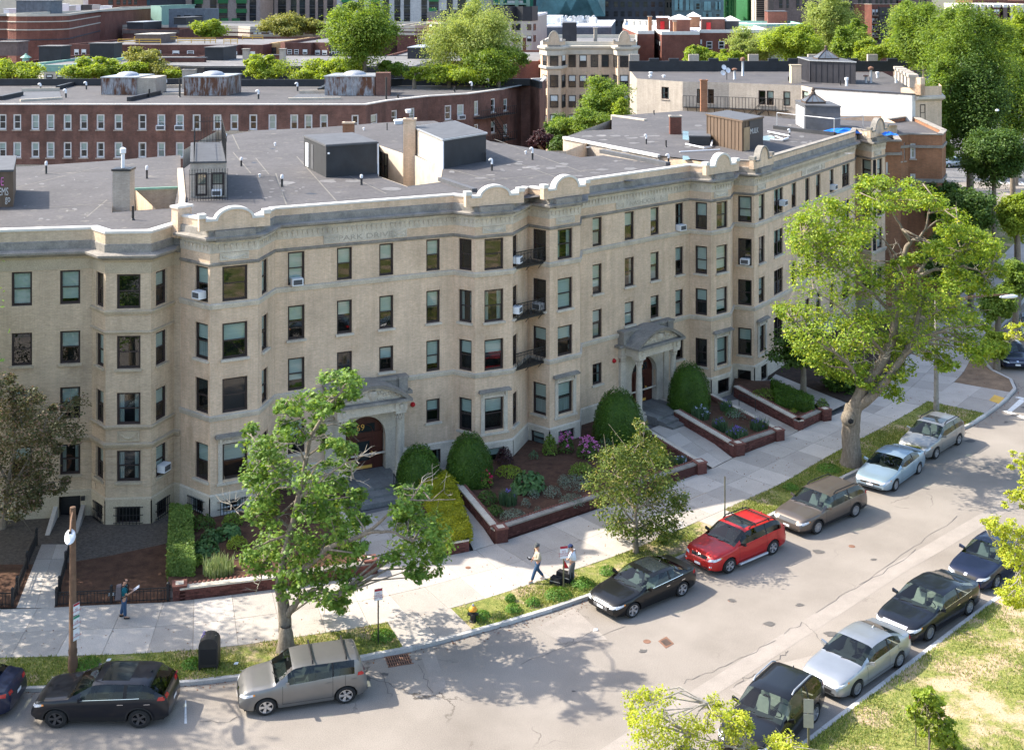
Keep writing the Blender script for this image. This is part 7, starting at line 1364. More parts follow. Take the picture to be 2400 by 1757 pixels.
BL=[(550,220,110),(680,220,120),(800,180,110),(900,260,120),(1000,200,80),(560,420,100),(680,380,130),(800,400,140),(930,380,140),(1060,420,130),(620,520,130),(760,560,140),(900,540,140),(1020,560,120),(1130,480,110),(1230,450,80),(1330,500,110),(1440,520,120),(1560,560,110),(1650,600,100),(420,700,70),(480,740,70),(560,690,110),(640,760,140),(780,720,150),(900,760,150),(1000,700,110),(520,880,90),(620,900,140),(760,880,150),(900,900,150),(1020,860,130),(560,1000,80),(680,1020,110),(800,1040,130),(920,1020,130),(700,1130,80),(760,1170,60),(860,1190,50),(950,1160,110),(1000,1100,100),(1080,880,110),(1150,760,90),(1180,950,90),(1300,640,100),(1400,640,120),(1520,660,130),(1620,700,120),(1720,690,100),(1800,730,90),(1380,780,130),(1500,800,140),(1620,820,140),(1740,820,120),(1850,830,90),(1930,830,60),(1400,920,120),(1520,930,140),(1650,950,130),(1760,960,110),(1870,960,100),(1470,1020,70),(1600,1060,80),(1660,1120,60),(1850,1060,80),(1950,1000,80),(1300,900,80),(1260,1030,70),(1330,1120,80),(1280,1190,70),(1040,1240,70),(1120,1250,100),(1200,1290,90),(1250,1330,70),(1650,100,70),(1750,130,90),(1850,160,80),(1960,220,90),(2000,290,70),(1600,250,70),(1680,330,80),(1780,300,90),(1880,300,90),(1950,400,80),(2030,430,60),(1880,480,70),(1780,500,80),(1680,440,70),(1900,560,60),(1330,350,50),(1420,330,60),(1700,540,50)]
big=px_tree('big yellow green maple with a thick burled trunk beside the pale blue car','L',('M',930,745),BM_,[(*b,'C') for b in BC]+BL,61.6,'leaf_lime',270,.15,FOLD,dz=2.2,seed=9,tw=90,twl=1.0,extra=.3,flare=1.25,rs=.88)
m=MB(); c=PD('M',905,405,61.15); m.lathe((c.x,c.y,c.z-.3),[(.1,-.1),(.3,.05),(.36,.3),(.28,.52),(.1,.62),(0,.64)],10); k=m.build('burl','bark',big,smooth=60); m=MB(); m.lathe((c.x+.04,c.y-.33,c.z-.05),[(0,-.15),(.13,-.08),(.13,.06),(0,.13)],8,sy=.3); m.build('hollow','interior',k)
# --- small linden
px_tree('small linden with drooping gold tinged leaves behind the black sedan','K',('K',1350,1080),[([(1350,1095),(1345,980),(1350,850),(1370,650),(1395,450),(1400,320)],.10,.015),([(1348,900),(1250,780,-.4),(1150,700,-.5)],.04,.01),([(1350,820),(1480,700,-.4),(1600,680,-.4)],.04,.01),([(1360,720),(1280,560,.2),(1210,480,.2)],.03,.008)],
 [(1405,300,36),(1400,360,60),(1400,420,90),(1320,470,80),(1220,470,80),(1350,560,140),(1200,600,120),(1480,560,120),(1100,640,80),(1250,720,150),(1420,720,160),(1560,690,110),(1640,750,60),(1180,780,100),(1330,860,140),(1500,830,140),(1600,840,90),(1250,930,80),(1420,940,70),(1560,950,70),(1540,990,40),(1300,640,120),(1460,640,120)],52,'leaf_linden',330,.125,FOLD,dz=.7,name='linden_tree',seed=5,tw=10,twl=.4,extra=.5)
# --- dark crab apple, left edge
px_tree('dark bronze crab apple tree at the left edge against the plain facade','p',('p',20,1640),[([(20,1640),(40,1500),(90,1200),(150,800),(140,300)],.14,.03),([(60,1350),(250,1000),(420,700)],.07,.02),([(90,1200),(-60,900),(-120,600)],.07,.02)],
 [(60,130,80),(20,250,110),(150,290,110),(280,310,110),(400,330,50),(100,430,150),(260,480,170),(420,480,130),(540,420,40),(60,640,170),(240,680,190),(420,640,160),(560,650,90),(640,610,36),(120,860,190),(320,850,180),(480,820,110),(580,830,50),(80,1060,190),(280,1050,170),(420,1060,100),(60,1260,190),(240,1240,150),(360,1260,100),(430,1260,50),(120,1400,150),(300,1380,90),(380,1370,46),(180,1490,80),(-120,500,190),(-140,900,200),(-100,1250,200)],51.5,'leaf_crab',330,.115,KITE,dz=.9,name='crab_apple_tree',seed=6,tw=0,extra=.4)
# --- a street tree just outside the left edge, whose shade falls on the sidewalk and the parked cars
auto_tree('street maple just outside the left edge, shading the parked cars','S',-420,820,290,330,45.6,'leaf_maple',26,260,.2,seed=31,trunk=.25,shape=STAR,z0=.12,name='maple_tree')
auto_tree('dense street tree outside the left edge, shading the sidewalk by the fence','S',-400,850,300,260,49.3,'leaf_maple',30,420,.2,seed=33,trunk=.2,shape=FOLD,z0=.12,name='maple_tree')
auto_tree('street maple farther out beyond the left edge','S',-330,1330,160,160,38.0,'leaf_maple',14,200,.2,seed=32,trunk=.2,shape=STAR,name='maple_tree')
# --- fresh park trees at the near right
def branch_tree(label,t,d,limbs,blobs,seed,leafm='leaf_spring',per=150,size=.12,base=None,bz=.12): return px_tree(label,t,base,limbs,blobs,d,leafm,per,size,KITE,dz=.6,seed=seed,tw=12,twl=.4,trunkm='pale_bark',bz=bz)
branch_tree('yellow green young park tree reaching over the black car in the foreground','I',36.5,[([(480,1900),(420,1700),(380,1600),(350,1540),(280,1460)],.06,.012),([(400,1640),(250,1620),(80,1560)],.04,.01),([(420,1700),(600,1640),(680,1600)],.03,.01),([(350,1540),(180,1400),(160,1350)],.03,.008)],
 [(210,1340,50),(160,1380,60),(230,1440,60),(300,1400,70),(350,1480,70),(400,1500,60),(280,1490,70),(160,1510,50),(60,1480,70),(10,1530,80),(70,1590,90),(0,1640,90),(390,1440,40),(430,1500,30),(330,1550,50),(600,1590,50),(660,1580,60),(700,1630,70),(760,1640,40),(560,1630,60),(640,1660,80),(420,1640,60),(330,1650,70),(200,1650,60),(-120,1300,90),(-160,1400,90),(-250,1290,50),(-330,1340,60),(-260,1380,90),(-190,1460,90),(-330,1440,50),(-280,1520,60),(-150,1560,110),(-250,1600,100),(-80,1480,100),(-60,1600,110),(-170,1650,110)],41,per=260,size=.075,base=('I',470,1900))
branch_tree('yellow green park tree branch hanging in over the street at the right edge','r',50,[([(1100,700),(960,620),(880,670),(800,700)],.05,.01),([(1050,300),(960,270),(880,250)],.03,.008),([(1100,600),(1000,450),(960,330)],.03,.008)],
 [(870,245,30),(920,300,40),(950,360,40),(840,355,24),(960,430,40),(950,500,30),(830,600,36),(870,640,45),(780,700,30),(900,600,40),(960,620,50),(940,560,30),(960,270,40),(960,700,40)],42,per=220,size=.08,base=('r',1200,1200))
branch_tree('yellow green park tree in front of the dark sedan at the right edge','r',44,[([(1100,1250),(960,1150),(800,1080),(720,1060),(650,980)],.06,.012),([(1000,1180),(960,1020),(900,930)],.04,.01),([(960,1200),(930,1400),(860,1480)],.03,.008)],
 [(610,850,30),(650,880,40),(700,850,50),(700,930,50),(760,960,50),(790,900,50),(850,860,40),(860,940,60),(930,950,60),(760,1060,60),(830,1030,70),(900,1060,90),(960,1000,60),(820,1120,70),(790,1160,50),(880,1160,80),(950,1140,70),(820,1230,50),(870,1240,50),(940,1230,60),(920,1330,60),(950,1400,60),(860,1390,50),(830,1430,40),(900,1460,70),(950,1500,60),(780,1480,50),(740,1490,40),(800,1540,50),(870,1540,70),(940,1570,70),(870,1600,40)],43,per=230,size=.08,base=('r',1200,1400))
px_tree('young staked park sapling with fresh green leaves on the lawn','I',('I',1590,1690),[([(1590,1690),(1595,1600),(1590,1500),(1580,1380),(1560,1280)],.025,.008),([(1590,1560),(1660,1500)],.012,.005),([(1590,1480),(1500,1420)],.012,.005)],
 [(1560,1270,50),(1600,1310,50),(1520,1290,30),(1650,1330,40),(1500,1370,45),(1560,1380,45),(1620,1380,40),(1530,1440,45),(1600,1440,50),(1660,1440,40),(1700,1480,50),(1620,1500,50),(1560,1520,40),(1690,1540,50),(1640,1560,50),(1740,1570,40),(1690,1600,40),(1760,1620,30),(1480,1400,30)],38.4,'leaf_bright',120,.15,FOLD,dz=.25,name='sapling',seed=44,tw=0)
m=MB(); p=P('I',1505,1625,.12); m.tube([p,p+Vector((0,0,1.1))],.02,6); tag(m.build('stake','post_olive'),'thin dark stake beside the young sapling','stake')
# --- trees behind the crescent
TG='trees behind the crescent'
for i,(lb,*a) in enumerate((
 ('bright street tree at the far left edge behind the back row','a',150,800,260,130,141,'leaf_bright',18),('bright street tree left of the first rusty bulkhead','a',930,770,190,110,141,'leaf_bright',16),('bright street tree right behind the first rusty bulkhead','a',1180,760,190,120,143,'leaf_bright',18),('olive flat topped tree between the roofs at left','a',1600,640,230,110,147,'leaf_olive',18),('olive tree behind the first domed skylight','a',1480,760,170,90,144,'leaf_bright',12),('olive tree left of the pale chimney','a',1780,790,150,90,144,'leaf_olive',12),('small bright tree by the pale chimney','a',1920,815,110,50,143,'leaf_bright',8),
 ('round bright tree on the roofs beyond, left of centre','b',20,335,170,115,214,'leaf_bright',18),('flat topped olive tree, left crown, before the pinkish tower','b',880,290,290,130,222,'leaf_olive',20),('flat topped olive tree, right crown, before the pinkish tower','b',1210,275,160,80,224,'leaf_olive',12),
 ('pointed bright tree behind the back row, left of centre','b',640,740,250,160,141,'leaf_bright',20),('bright low tree mass beside the tall elm','b',1280,780,280,130,141,'leaf_bright',20),('bright tree tucked under the tall elm','b',1580,740,220,120,139,'leaf_bright',14),
 ('tall upright elm rising above the roofs left of centre','b',1760,360,380,350,137,'leaf_mid',44),('low dark tree under the tall elm','b',2030,760,180,110,136,'leaf_mid',12),
 ('great rounded tree filling the middle of the roofscape','c',700,470,500,470,139,'leaf_grey',60),('darker tree at the foot of the great rounded tree','c',980,700,320,220,135,'leaf_mid',26),('low bright shrubby tree under the great rounded tree','c',430,810,330,110,134,'leaf_bright',16),('bright little tree at the end of the back row','c',50,830,110,70,133,'leaf_bright',6),
 ('green tree in front of the tan gabled building','B',1700,660,150,170,112,'leaf_mid',30),('lower green tree beside the pale crenellated wall','B',1570,790,170,90,108,'leaf_mid',20),('dark green tree below the tan gabled building','B',1400,850,110,110,110,'leaf_dark',16),('small tree by the crenellated building wall','B',1800,720,60,90,109,'leaf_bright',8),('dark red plum tree behind the middle roof','B',1290,910,75,80,104,'leaf_purple',14),('dark tree in the yard right of the plum','B',1410,950,80,70,102,'leaf_dark',12),
 ('pale feathery tree behind the crenellated parapet','e',1640,450,330,190,158,'leaf_grey',34),('bright tree behind the crenellated parapet, left end','e',870,600,150,100,152,'leaf_lime',12),('yellow green tree behind the satellite dishes','e',1100,620,190,100,152,'leaf_bright',14),('yellow tree behind the ribbed bulkhead','e',1980,480,300,220,150,'leaf_bright',30),('tall loose tree above the ribbed bulkhead','C',970,140,170,200,172,'leaf_grey',34),
 ('mid green tree right of the ribbed bulkhead','C',1090,260,120,140,160,'leaf_mid',24),('low green tree before the red brick block','C',1230,330,120,70,150,'leaf_bright',16),('bright tree above the crenellated end','C',1430,330,130,100,150,'leaf_bright',18),
 ('tall green park tree left of a pair at the upper right','C',1560,200,210,240,135,'leaf_mid',44),('huge tall park tree at the upper right','C',1850,330,270,300,126,'leaf_mid',60),('dense lower crown of the huge park tree group','C',1860,680,270,330,122,'leaf_dark',60),('trailing green tree against the crenellated end','C',1680,640,120,250,121,'leaf_mid',34),('green tree low on the corner behind the orange house','C',1650,960,90,140,117,'leaf_mid',18),
 ('brownish distant tree before the far right row','C',2045,165,60,60,290,'leaf_olive',8),('bright tree at the right edge, upper','C',2150,210,110,140,180,'leaf_bright',20),('yellow lime tree at the right edge','C',2150,400,120,150,150,'leaf_lime',20),('green tree at the right edge below the lime one','C',2130,640,150,240,140,'leaf_mid',36),('feathery grey green tree behind the pair of park trees','C',1480,160,130,140,170,'leaf_grey',20),('low green tree right of the pale feathery one','e',1300,640,170,70,150,'leaf_bright',12),('olive low tree before the red brick block','C',1370,250,70,70,165,'leaf_olive',10),('small lime tree under the satellite dishes','e',1420,560,130,90,155,'leaf_grey',10))):
 t,cx,cy,rx,ry,d,lm,n=a; auto_tree(lb,t,cx,cy,rx,ry,d,lm,n,per=480 if n<26 else 560,size=.25*d/140*(.85 if lm=='leaf_grey' else 1),seed=100+i,group=TG,trunk=.26,spread=.34)
# --- right side street trees
for i,(lb,*a) in enumerate((('dark street tree with a bare trunk by the far crossing','g',1650,520,430,380,104,'leaf_dark',50),('round bright street tree at the right edge beside the sidewalk','g',1980,1260,220,260,92,'leaf_bright',30),('dark maroon bush by the orange house','g',1050,990,200,80,100,'leaf_purple',16),('dark green yard tree beside the orange house','g',900,1130,260,260,97,'leaf_dark',34),('layered dark green tree beside the sidewalk','g',1330,1240,330,240,92,'leaf_dark',40),('lower dark yard tree by the sidewalk','h',320,430,240,220,90,'leaf_dark',36),('leafy green shrub tree on the verge by the street lamp','h',650,800,130,130,82,'leaf_mid',22),('green shrub tree at the right edge behind the street lamp','h',790,570,110,120,84,'leaf_mid',18),('small yellow green shrub beside the dark car at right','h',640,1120,90,120,77.5,'leaf_bright',14),('dark street tree at the right edge, upper','h',800,120,110,170,95,'leaf_bright',18))):
 t,cx,cy,rx,ry,d,lm,n=a; auto_tree(lb,t,cx,cy,rx,ry,d,lm,n,per=480,size=.21,seed=200+i,group='trees along the right hand sidewalk',trunk=.2 if i!=2 else .1)
branch_tree('yellow green twig of a park tree over the dark car at the far right','h',70,[([(900,1050),(800,1080),(740,1110)],.03,.008)],[(760,970,40),(800,1010,50),(840,980,40),(730,1060,30),(790,1060,40),(850,1050,50)],46,per=120,size=.13,base=('h',1000,1400))
# --- bushes and garden plants
def dome(label,t,x,y,rx,ry,z,leafm='leaf_box',n=7000,size=.075,group='clipped round bushes by the entrances',seed=1,core='leaf_dark',flat=1.0):
 """clipped dome: centre of its base seen at (x,y), half width rx and height ry in px"""
 r=np.random.default_rng(seed); p=P(t,x,y,z); R=rx/TILE[t][2]*p.y/F; Hh=ry/TILE[t][2]*p.y/F; o=thing('clipped_bush',label,'bush',p,group); a=r.uniform(0,2*math.pi,n); u=r.uniform(-.12,1,n); s=np.sqrt(np.clip(1-np.clip(u,0,1)**2.4,0,1))*(1-.12*np.clip(-u,0,1)*4)
 w=1+.035*np.sin(a*5+u*4)+.02*np.sin(a*11-u*9); q=r.uniform(.95,1.035,n)*w; ps=np.stack([p.x+R*s*q*np.cos(a),p.y+R*s*q*np.sin(a),z+.1+Hh*np.clip(u,-.1,1)*q],1); ns=np.stack([s*np.cos(a),s*np.sin(a),np.clip(u,0,1)*R/Hh+.15],1)+r.normal(size=(n,3))*.45
 place('foliage',leaf_mesh('foliage',ps,ns,size,leafm,KITE,r),o); m=MB(); m.lathe((p.x,p.y,z),[(R*.88,-.05)]+[(R*.94*math.sqrt(max(0,1-(k/10)**2.4)),.1+Hh*.95*k/10) for k in range(11)],20); m.build('foliage_core','leaf_box',o); return o
dome('clipped round bush right of the arched entrance','J',1600,815,147,265,.35,seed=1); dome('clipped round bush beside the lower flower bed wall','J',1925,765,150,290,.4,seed=2); dome('clipped egg shaped bush left of the smaller entrance','K',1235,340,160,290,.4,seed=3); dome('tall clipped egg shaped bush right of the smaller entrance','F',592,1250,135,270,.4,seed=4); dome('clipped bush half hidden behind the street maple','J',950,960,130,160,.35,seed=5)
dome('low rounded shrub behind the linden','K',1450,500,100,140,.4,'leaf_yew',2500,.08,None,6)
def hedge(label,t,pts,z,h,leafm,n=6000,size=.07,seed=1,dep=None):
 r=np.random.default_rng(seed); q=[P(t,x,y,z) for x,y in pts]; o=thing('hedge',label,'hedge',q[0]); a,b,c,d=[np.array(v) for v in q]; U=r.uniform(0,1,(n,2)); side=r.random(n)<.5
 k=r.integers(0,4,n); e=[(a,b),(b,c),(c,d),(d,a)]; base=a+(b-a)*U[:,:1]+((d-a)*U[:,1:]+((c-b)-(d-a))*U[:,:1]*U[:,1:]); ctr=(a+b+c+d)/4; ps=base+np.array([0,0,h]); ns=np.tile([0,0,1.0],(n,1))
 for i in range(4):
  mk=side&(k==i); s,t2=e[i]; pp=s+(t2-s)*U[mk][:,:1]; pp[:,2]+=h*U[mk][:,1]; ps[mk]=pp; nv=(s+t2)/2-ctr; nv[2]=0; ns[mk]=nv/np.linalg.norm(nv)+np.array([0,0,.3])
 ps[:,2]+=r.normal(size=n)*.035+.04*np.sin(ps[:,0]*5)*np.cos(ps[:,1]*4); ps[:,:2]+=r.normal(size=(n,2))*.03; place('foliage',leaf_mesh('foliage',ps,ns+r.normal(size=(n,3))*.45,size,leafm,KITE,r),o); m=MB(); m.prism([tuple(ctr[:2]+(np.array(v)[:2]-ctr[:2])*.93) for v in (a,b,c,d)],z-.1,z+h*.95); m.build('foliage_core',leafm,o)
hedge('light green loose hedge beside the mulch bed left of the flower garden','G',[(1080,560),(1255,560),(1235,200),(1100,190)],.15,.85,'leaf_privet',9000,.085,11)
hedge('bright yellow green clipped hedge on the brick planter','J',[(1770,1190),(1945,1150),(1850,880),(1640,930)],.45,.55,'leaf_yew',8000,.075,12)
hedge('yellow green clipped hedge nearer the arched entrance','J',[(1640,930),(1850,880),(1780,790),(1600,830)],.45,.7,'leaf_yew',4000,.075,13)
hedge('dark low hedge in the shaded bed by the big maple','F',[(1150,1235),(1395,1300),(1390,1240),(1120,1120)],.42,.55,'leaf_box',5000,.08,14)
def tuft(label,t,x,y,rpx,h,leafm,n,size,z=.4,kind='leaf',flower=None,name='garden_plant',cat='plant',seed=0,group='plants in the front gardens',ry=1.0):
 r=np.random.default_rng(seed+int(x)*3+int(y)); p=P(t,x,y,z); R=rpx/TILE[t][2]*p.y/F; o=thing(name,label,cat,p,group); a=r.uniform(0,2*math.pi,n); q=np.sqrt(r.random(n));
 if kind=='leaf':
  zz_=h*np.sqrt(np.clip(1-q**2,0,1))*r.uniform(.35,1.0,n); ps=np.stack([p.x+R*q*np.cos(a),p.y+R*ry*q*np.sin(a),z+.03+zz_],1); ns=np.stack([q*np.cos(a),q*np.sin(a),np.full(n,.9)],1)+r.normal(size=(n,3))*.4; me=leaf_mesh('leaves',ps,ns,size,leafm,FOLD,r)
 else: me=blades('leaves',np.stack([p.x+R*q*np.cos(a),p.y+R*ry*q*np.sin(a),np.full(n,z)],1),h,size,leafm,r)
 place('leaves',me,o)
 if flower:
  fm,fn,fs,fz=flower; a=r.uniform(0,2*math.pi,fn); q=np.sqrt(r.random(fn))*.95; c=np.stack([p.x+R*q*np.cos(a),p.y+R*ry*q*np.sin(a),z+fz*np.sqrt(np.clip(1.05-q**2,.1,1))*r.uniform(.8,1.05,fn)],1); c=np.repeat(c,9,0)+r.normal(size=(fn*9,3))*fs*.5; struct(place('flowers',leaf_mesh('flowers',c,r.normal(size=(fn*9,3))*.6+np.array([0,0,.7]),fs,fm,KITE,r),o),'stuff')
 return o
def blades(name,ps,h,wid,mt,r,lean=.35):
 n=len(ps); a=r.uniform(0,2*math.pi,n); b=a+math.pi/2+r.normal(size=n)*.3; H=h*r.uniform(.5,1.2,n); ln=lean*H*r.uniform(.1,1.3,n); t=np.stack([np.cos(a),np.sin(a),np.zeros(n)],1)*wid/2; l=np.stack([np.cos(b),np.sin(b),np.zeros(n)],1)*ln[:,None]; up=np.zeros((n,3)); up[:,2]=H
 co=np.stack([ps-t,ps+t,ps+up*.6+l*.4+t*.7,ps+up*.6+l*.4-t*.7,ps+up+l],1).reshape(-1,3); k=(np.arange(n)*5)[:,None]
 me=bpy.data.meshes.new(name); fc=np.concatenate([np.stack([k[:,0],k[:,0]+1,k[:,0]+2,k[:,0]+3],1)]); tri=np.stack([k[:,0]+3,k[:,0]+2,k[:,0]+4],1); li=np.concatenate([fc.ravel(),tri.ravel()]); me.vertices.add(len(co)); me.vertices.foreach_set('co',co.astype(np.float32).ravel()); me.loops.add(len(li)); me.loops.foreach_set('vertex_index',li.astype(np.int32)); me.polygons.add(2*n); me.polygons.foreach_set('loop_start',np.concatenate([np.arange(n)*4,4*n+np.arange(n)*3]).astype(np.int32)); me.materials.append(MAT[mt]); me.update(calc_edges=True); return me
tuft('large rhubarb leaved plant in the middle of the big flower bed','K',660,680,110,.8,'leaf_hosta',240,.30); tuft('pink rhododendron in bloom below the barred basement window','K',1040,470,75,.9,'leaf_dark',500,.13,flower=('petal_pink',26,.10,1.0),cat='shrub'); tuft('pink rhododendron in bloom beside the green laurel','K',900,440,50,1.0,'leaf_dark',320,.13,flower=('petal_pink',20,.10,1.05),cat='shrub'); tuft('green laurel shrub beside the pink rhododendron','K',795,450,50,.95,'leaf_mid',600,.11,cat='shrub')
tuft('crimson flowering rose bush at the foot of the round bush','K',375,660,55,.7,'leaf_mid',350,.10,flower=('petal_crimson',16,.085,.75),cat='shrub'); tuft('dark red leaved shrub behind the round bush','K',500,510,60,.8,'leaf_purple',420,.11,cat='shrub')
tuft('blue iris clump in the big flower bed','K',525,770,60,.6,'leaf_iris',260,.035,kind='blade',flower=('petal_violet',7,.06,.62)); tuft('violet irises along the brick wall, left group','F',790,1400,50,.6,'leaf_iris',260,.035,kind='blade',flower=('petal_violet',14,.06,.62)); tuft('violet irises along the brick wall, middle group','F',900,1450,70,.55,'leaf_iris',320,.035,kind='blade',flower=('petal_violet',22,.06,.6)); tuft('violet irises along the brick wall, right group','F',1045,1390,60,.55,'leaf_iris',260,.035,kind='blade',flower=('petal_violet',12,.06,.6)); tuft('pale blue irises by the egg shaped bush','F',665,1320,60,.6,'leaf_iris',260,.035,kind='blade',flower=('petal_pale',9,.08,.62)); tuft('violet iris near the side wall of the iris bed','F',830,1270,40,.55,'leaf_iris',200,.035,kind='blade',flower=('petal_violet',6,.06,.6)); tuft('tiny pale blue flowers near the right pier','K',1640,510,40,.35,'leaf_iris',160,.03,kind='blade',flower=('petal_pale',10,.05,.4))
G2=dict(n=300,size=.07)
for i,(lb,t,x,y,rp,h,lm,n,s,z) in enumerate((('grey lavender clump in the middle of the big flower bed','K',810,720,60,.45,'leaf_sage',420,.06,.4),('broad silvery lavender bank beside the linden','K',960,660,110,.5,'leaf_sage',1000,.06,.4),('lavender clump behind the front wall of the big bed','K',940,770,90,.4,'leaf_sage',700,.06,.4),('silvery clump near the front corner of the big bed','K',560,870,90,.4,'leaf_sage',700,.06,.4),('small grey clump in the bare mulch','K',640,790,32,.4,'leaf_sage',200,.06,.4),('small grey clump beside another by the front wall','K',720,840,30,.35,'leaf_sage',160,.06,.4),('grey clump left of the rhubarb leaves','K',690,730,40,.35,'leaf_sage',220,.06,.4),('dark leafy clump at the left wall of the big bed','K',390,760,70,.5,'leaf_dark',420,.10,.4),('dark fern clump in the left corner of the big bed','K',440,840,60,.4,'leaf_dark',320,.10,.4),('light green ground cover behind the rhubarb leaves','K',530,580,90,.35,'leaf_bright',520,.09,.4),('green shrubby clump under the rhododendrons','K',1000,590,90,.6,'leaf_mid',620,.10,.4),('grassy clump by the stone border','K',1150,400,50,.4,'leaf_iris',240,.08,.4),('small spiky clump by the basement window','K',690,480,36,.4,'leaf_iris',180,.07,.4),('grey green clump left of the linden top','K',880,640,40,.4,'leaf_sage',220,.06,.4),('dark green shrub right of the linden','K',1560,520,60,.5,'leaf_dark',360,.09,.4),
 ('hosta with broad leaves in the left garden','J',370,1120,80,.5,'leaf_hosta',160,.24,.33),('dark hosta under the street maple twigs','J',210,1230,100,.5,'leaf_hosta',240,.22,.33),('yellow green creeping shrub in the left garden','J',430,1190,70,.45,'leaf_bright',420,.09,.33),('dark shrub against the left stone base','J',200,1060,90,.5,'leaf_dark',420,.11,.33),('low green plant against the stone base under the window','J',400,1040,70,.45,'leaf_mid',320,.11,.33),('dark hosta at the hedge corner','J',260,1150,70,.45,'leaf_hosta',160,.2,.33),('green fern at the edge of the mulch, left garden','J',160,1300,60,.4,'leaf_mid',240,.12,.33),
 ('green shrub in the shaded bed','F',1080,1190,90,.5,'leaf_mid',520,.1,.42),('small bright weed in the shaded bed','F',1265,1285,26,.2,'leaf_bright',90,.09,.42),('leafy tuft in the iris bed','F',910,1310,80,.35,'leaf_sage',420,.08,.4),('green tuft in the upper iris bed','F',870,1300,60,.35,'leaf_hosta',200,.1,.4),('weeds beside the shaded bed wall','F',1450,1250,40,.5,'leaf_mid',260,.1,.15),('rust brown leaved shrub in the shade by the basement','F',1220,960,80,1.6,'leaf_rust',700,.12,.2))):
 tuft(lb,t,x,y,rp,h,lm,n,s,z,cat='plant')
tuft('striped yellow green ornamental grass behind the low brick wall','J',310,1350,100,.6,'leaf_stripe',420,.04,z=.33,kind='blade')
auto_tree('dark shade tree with a pale trunk in the yard left of the big maple','F',1330,850,190,140,72,'leaf_dark',24,340,.2,seed=300,z0=.2,trunk=.16)
auto_tree('dark yard tree behind the big maple trunk','F',1560,1080,120,130,73,'leaf_dark',18,300,.2,seed=301,z0=.2,trunk=.12)
# --- grass
def scatter_poly(n,fn): return fn(n)
def verge_pts(s,n,r):
 (a0,b0),(a1,b1)=s; f=r.random(n); g=r.random(n); o=[]
 for x,y in zip(f,g): p=along(kin,a0+(a1-a0)*x); q=along(OUTER,b0+(b1-b0)*x); p=lerp2(p,q,y*1.02-.01); o.append((p[0],p[1],.105))
 return np.array(o)
def pnoise(p,s): return np.sin(p[:,0]*s+1.3*np.sin(p[:,1]*s*.7))+np.sin(p[:,1]*s*1.3+1.7*np.sin(p[:,0]*s*.53))+.6*np.sin(p[:,0]*s*2.9+p[:,1]*s*2.3)
r=np.random.default_rng(77)
for i,s in enumerate(VERGES[:3]):
 n=(26000,15000,22000)[i]; p=verge_pts(s,n,r); k=(pnoise(p,1.4)+r.normal(size=n)*.7)>(-.5,.3,-.9)[i]; me=blades('verge_grass',p[k],.085,.028,'grass_blade',r,.8); struct(place('verge_grass',me),'stuff')
for lb,t,x,y,rp in (('leafy weed clump by the hydrant','H',905,800,60),('weed clump left of three on the verge','H',1090,690,36),('weed clump middle of three on the verge','H',1110,755,55),('weed clump right of three on the verge','H',1235,715,50),('broad weed patch at the sign post foot','H',1400,660,90),('weed patch near the black sedan bonnet','H',1560,590,80),('weed patch behind the black sedan','H',1720,510,60),('weeds round the foot of the sign post at left','H',270,930,80),('weeds on the verge by the brown wagon','M',480,930,60),('weeds on the verge before the big maple','M',760,790,90),('weeds beside the green mailbox','G',1240,1110,70),('weed patch near the lamp post','G',560,1110,90)):
 tuft(lb,t,x,y,rp,.24,'grass_lush',int(rp*7),.075,.105,cat='weeds',name='weed_clump',group='weed clumps on the grass verge')
n=60000; f=r.random(n); g_=r.random(n)**1.3; L=plen(pk); o=[]
for x,y in zip(f,g_): s=9+x*22; a=along(pk,s); o.append((a[0]+y*8.5*.73,a[1]-y*8.5*.68,.125))
p=np.array(o); k=(pnoise(p,.8)+r.normal(size=n)*.9)>-.15; struct(place('park_grass',blades('park_grass',p[k],.075,.026,'grass_blade',r,.9)),'stuff')
# --- fallen leaves in the gutter and under the trees, oil spots and sealed cracks on the street
r=np.random.default_rng(91); n=2600; o=[]
for i in range(n):
 s=r.uniform(0,plen(KERB)*.8); a=along(KERB,s); q=abs(r.normal())*.28; o.append((a[0]+q*.5,a[1]-q*.8,.012) if i%3 else (lambda u,b:(a[0]-.55*u,a[1]+.8*u,.132))(r.uniform(2.0,4.8),0))
struct(place('leaf_litter',leaf_mesh('leaf_litter',np.array(o),np.array([0,0,1.0])+r.normal(size=(n,3))*.25,.06,'leaf_rust',KITE,r)),'stuff')
m=MB(); rr=random.Random(8)
for i in range(46):
 if i<22: c=along(offset(KERB,-1.1),rr.uniform(8,plen(KERB)*.6))
 else: c=along(offset(PKERB,rr.choice([1.1,1.1,3,5,7])),rr.uniform(8,50))
 w=rr.uniform(.04,.26); k=9; m.poly([(c[0]+w*math.cos(a)*rr.uniform(.5,1.2)*1.3,c[1]+w*math.sin(a)*rr.uniform(.5,1.2),.010+i*.0001) for a in [2*math.pi*j/k for j in range(k)]])
struct(m.build('oil_stain','oil',ROAD),'stuff'); m=MB()
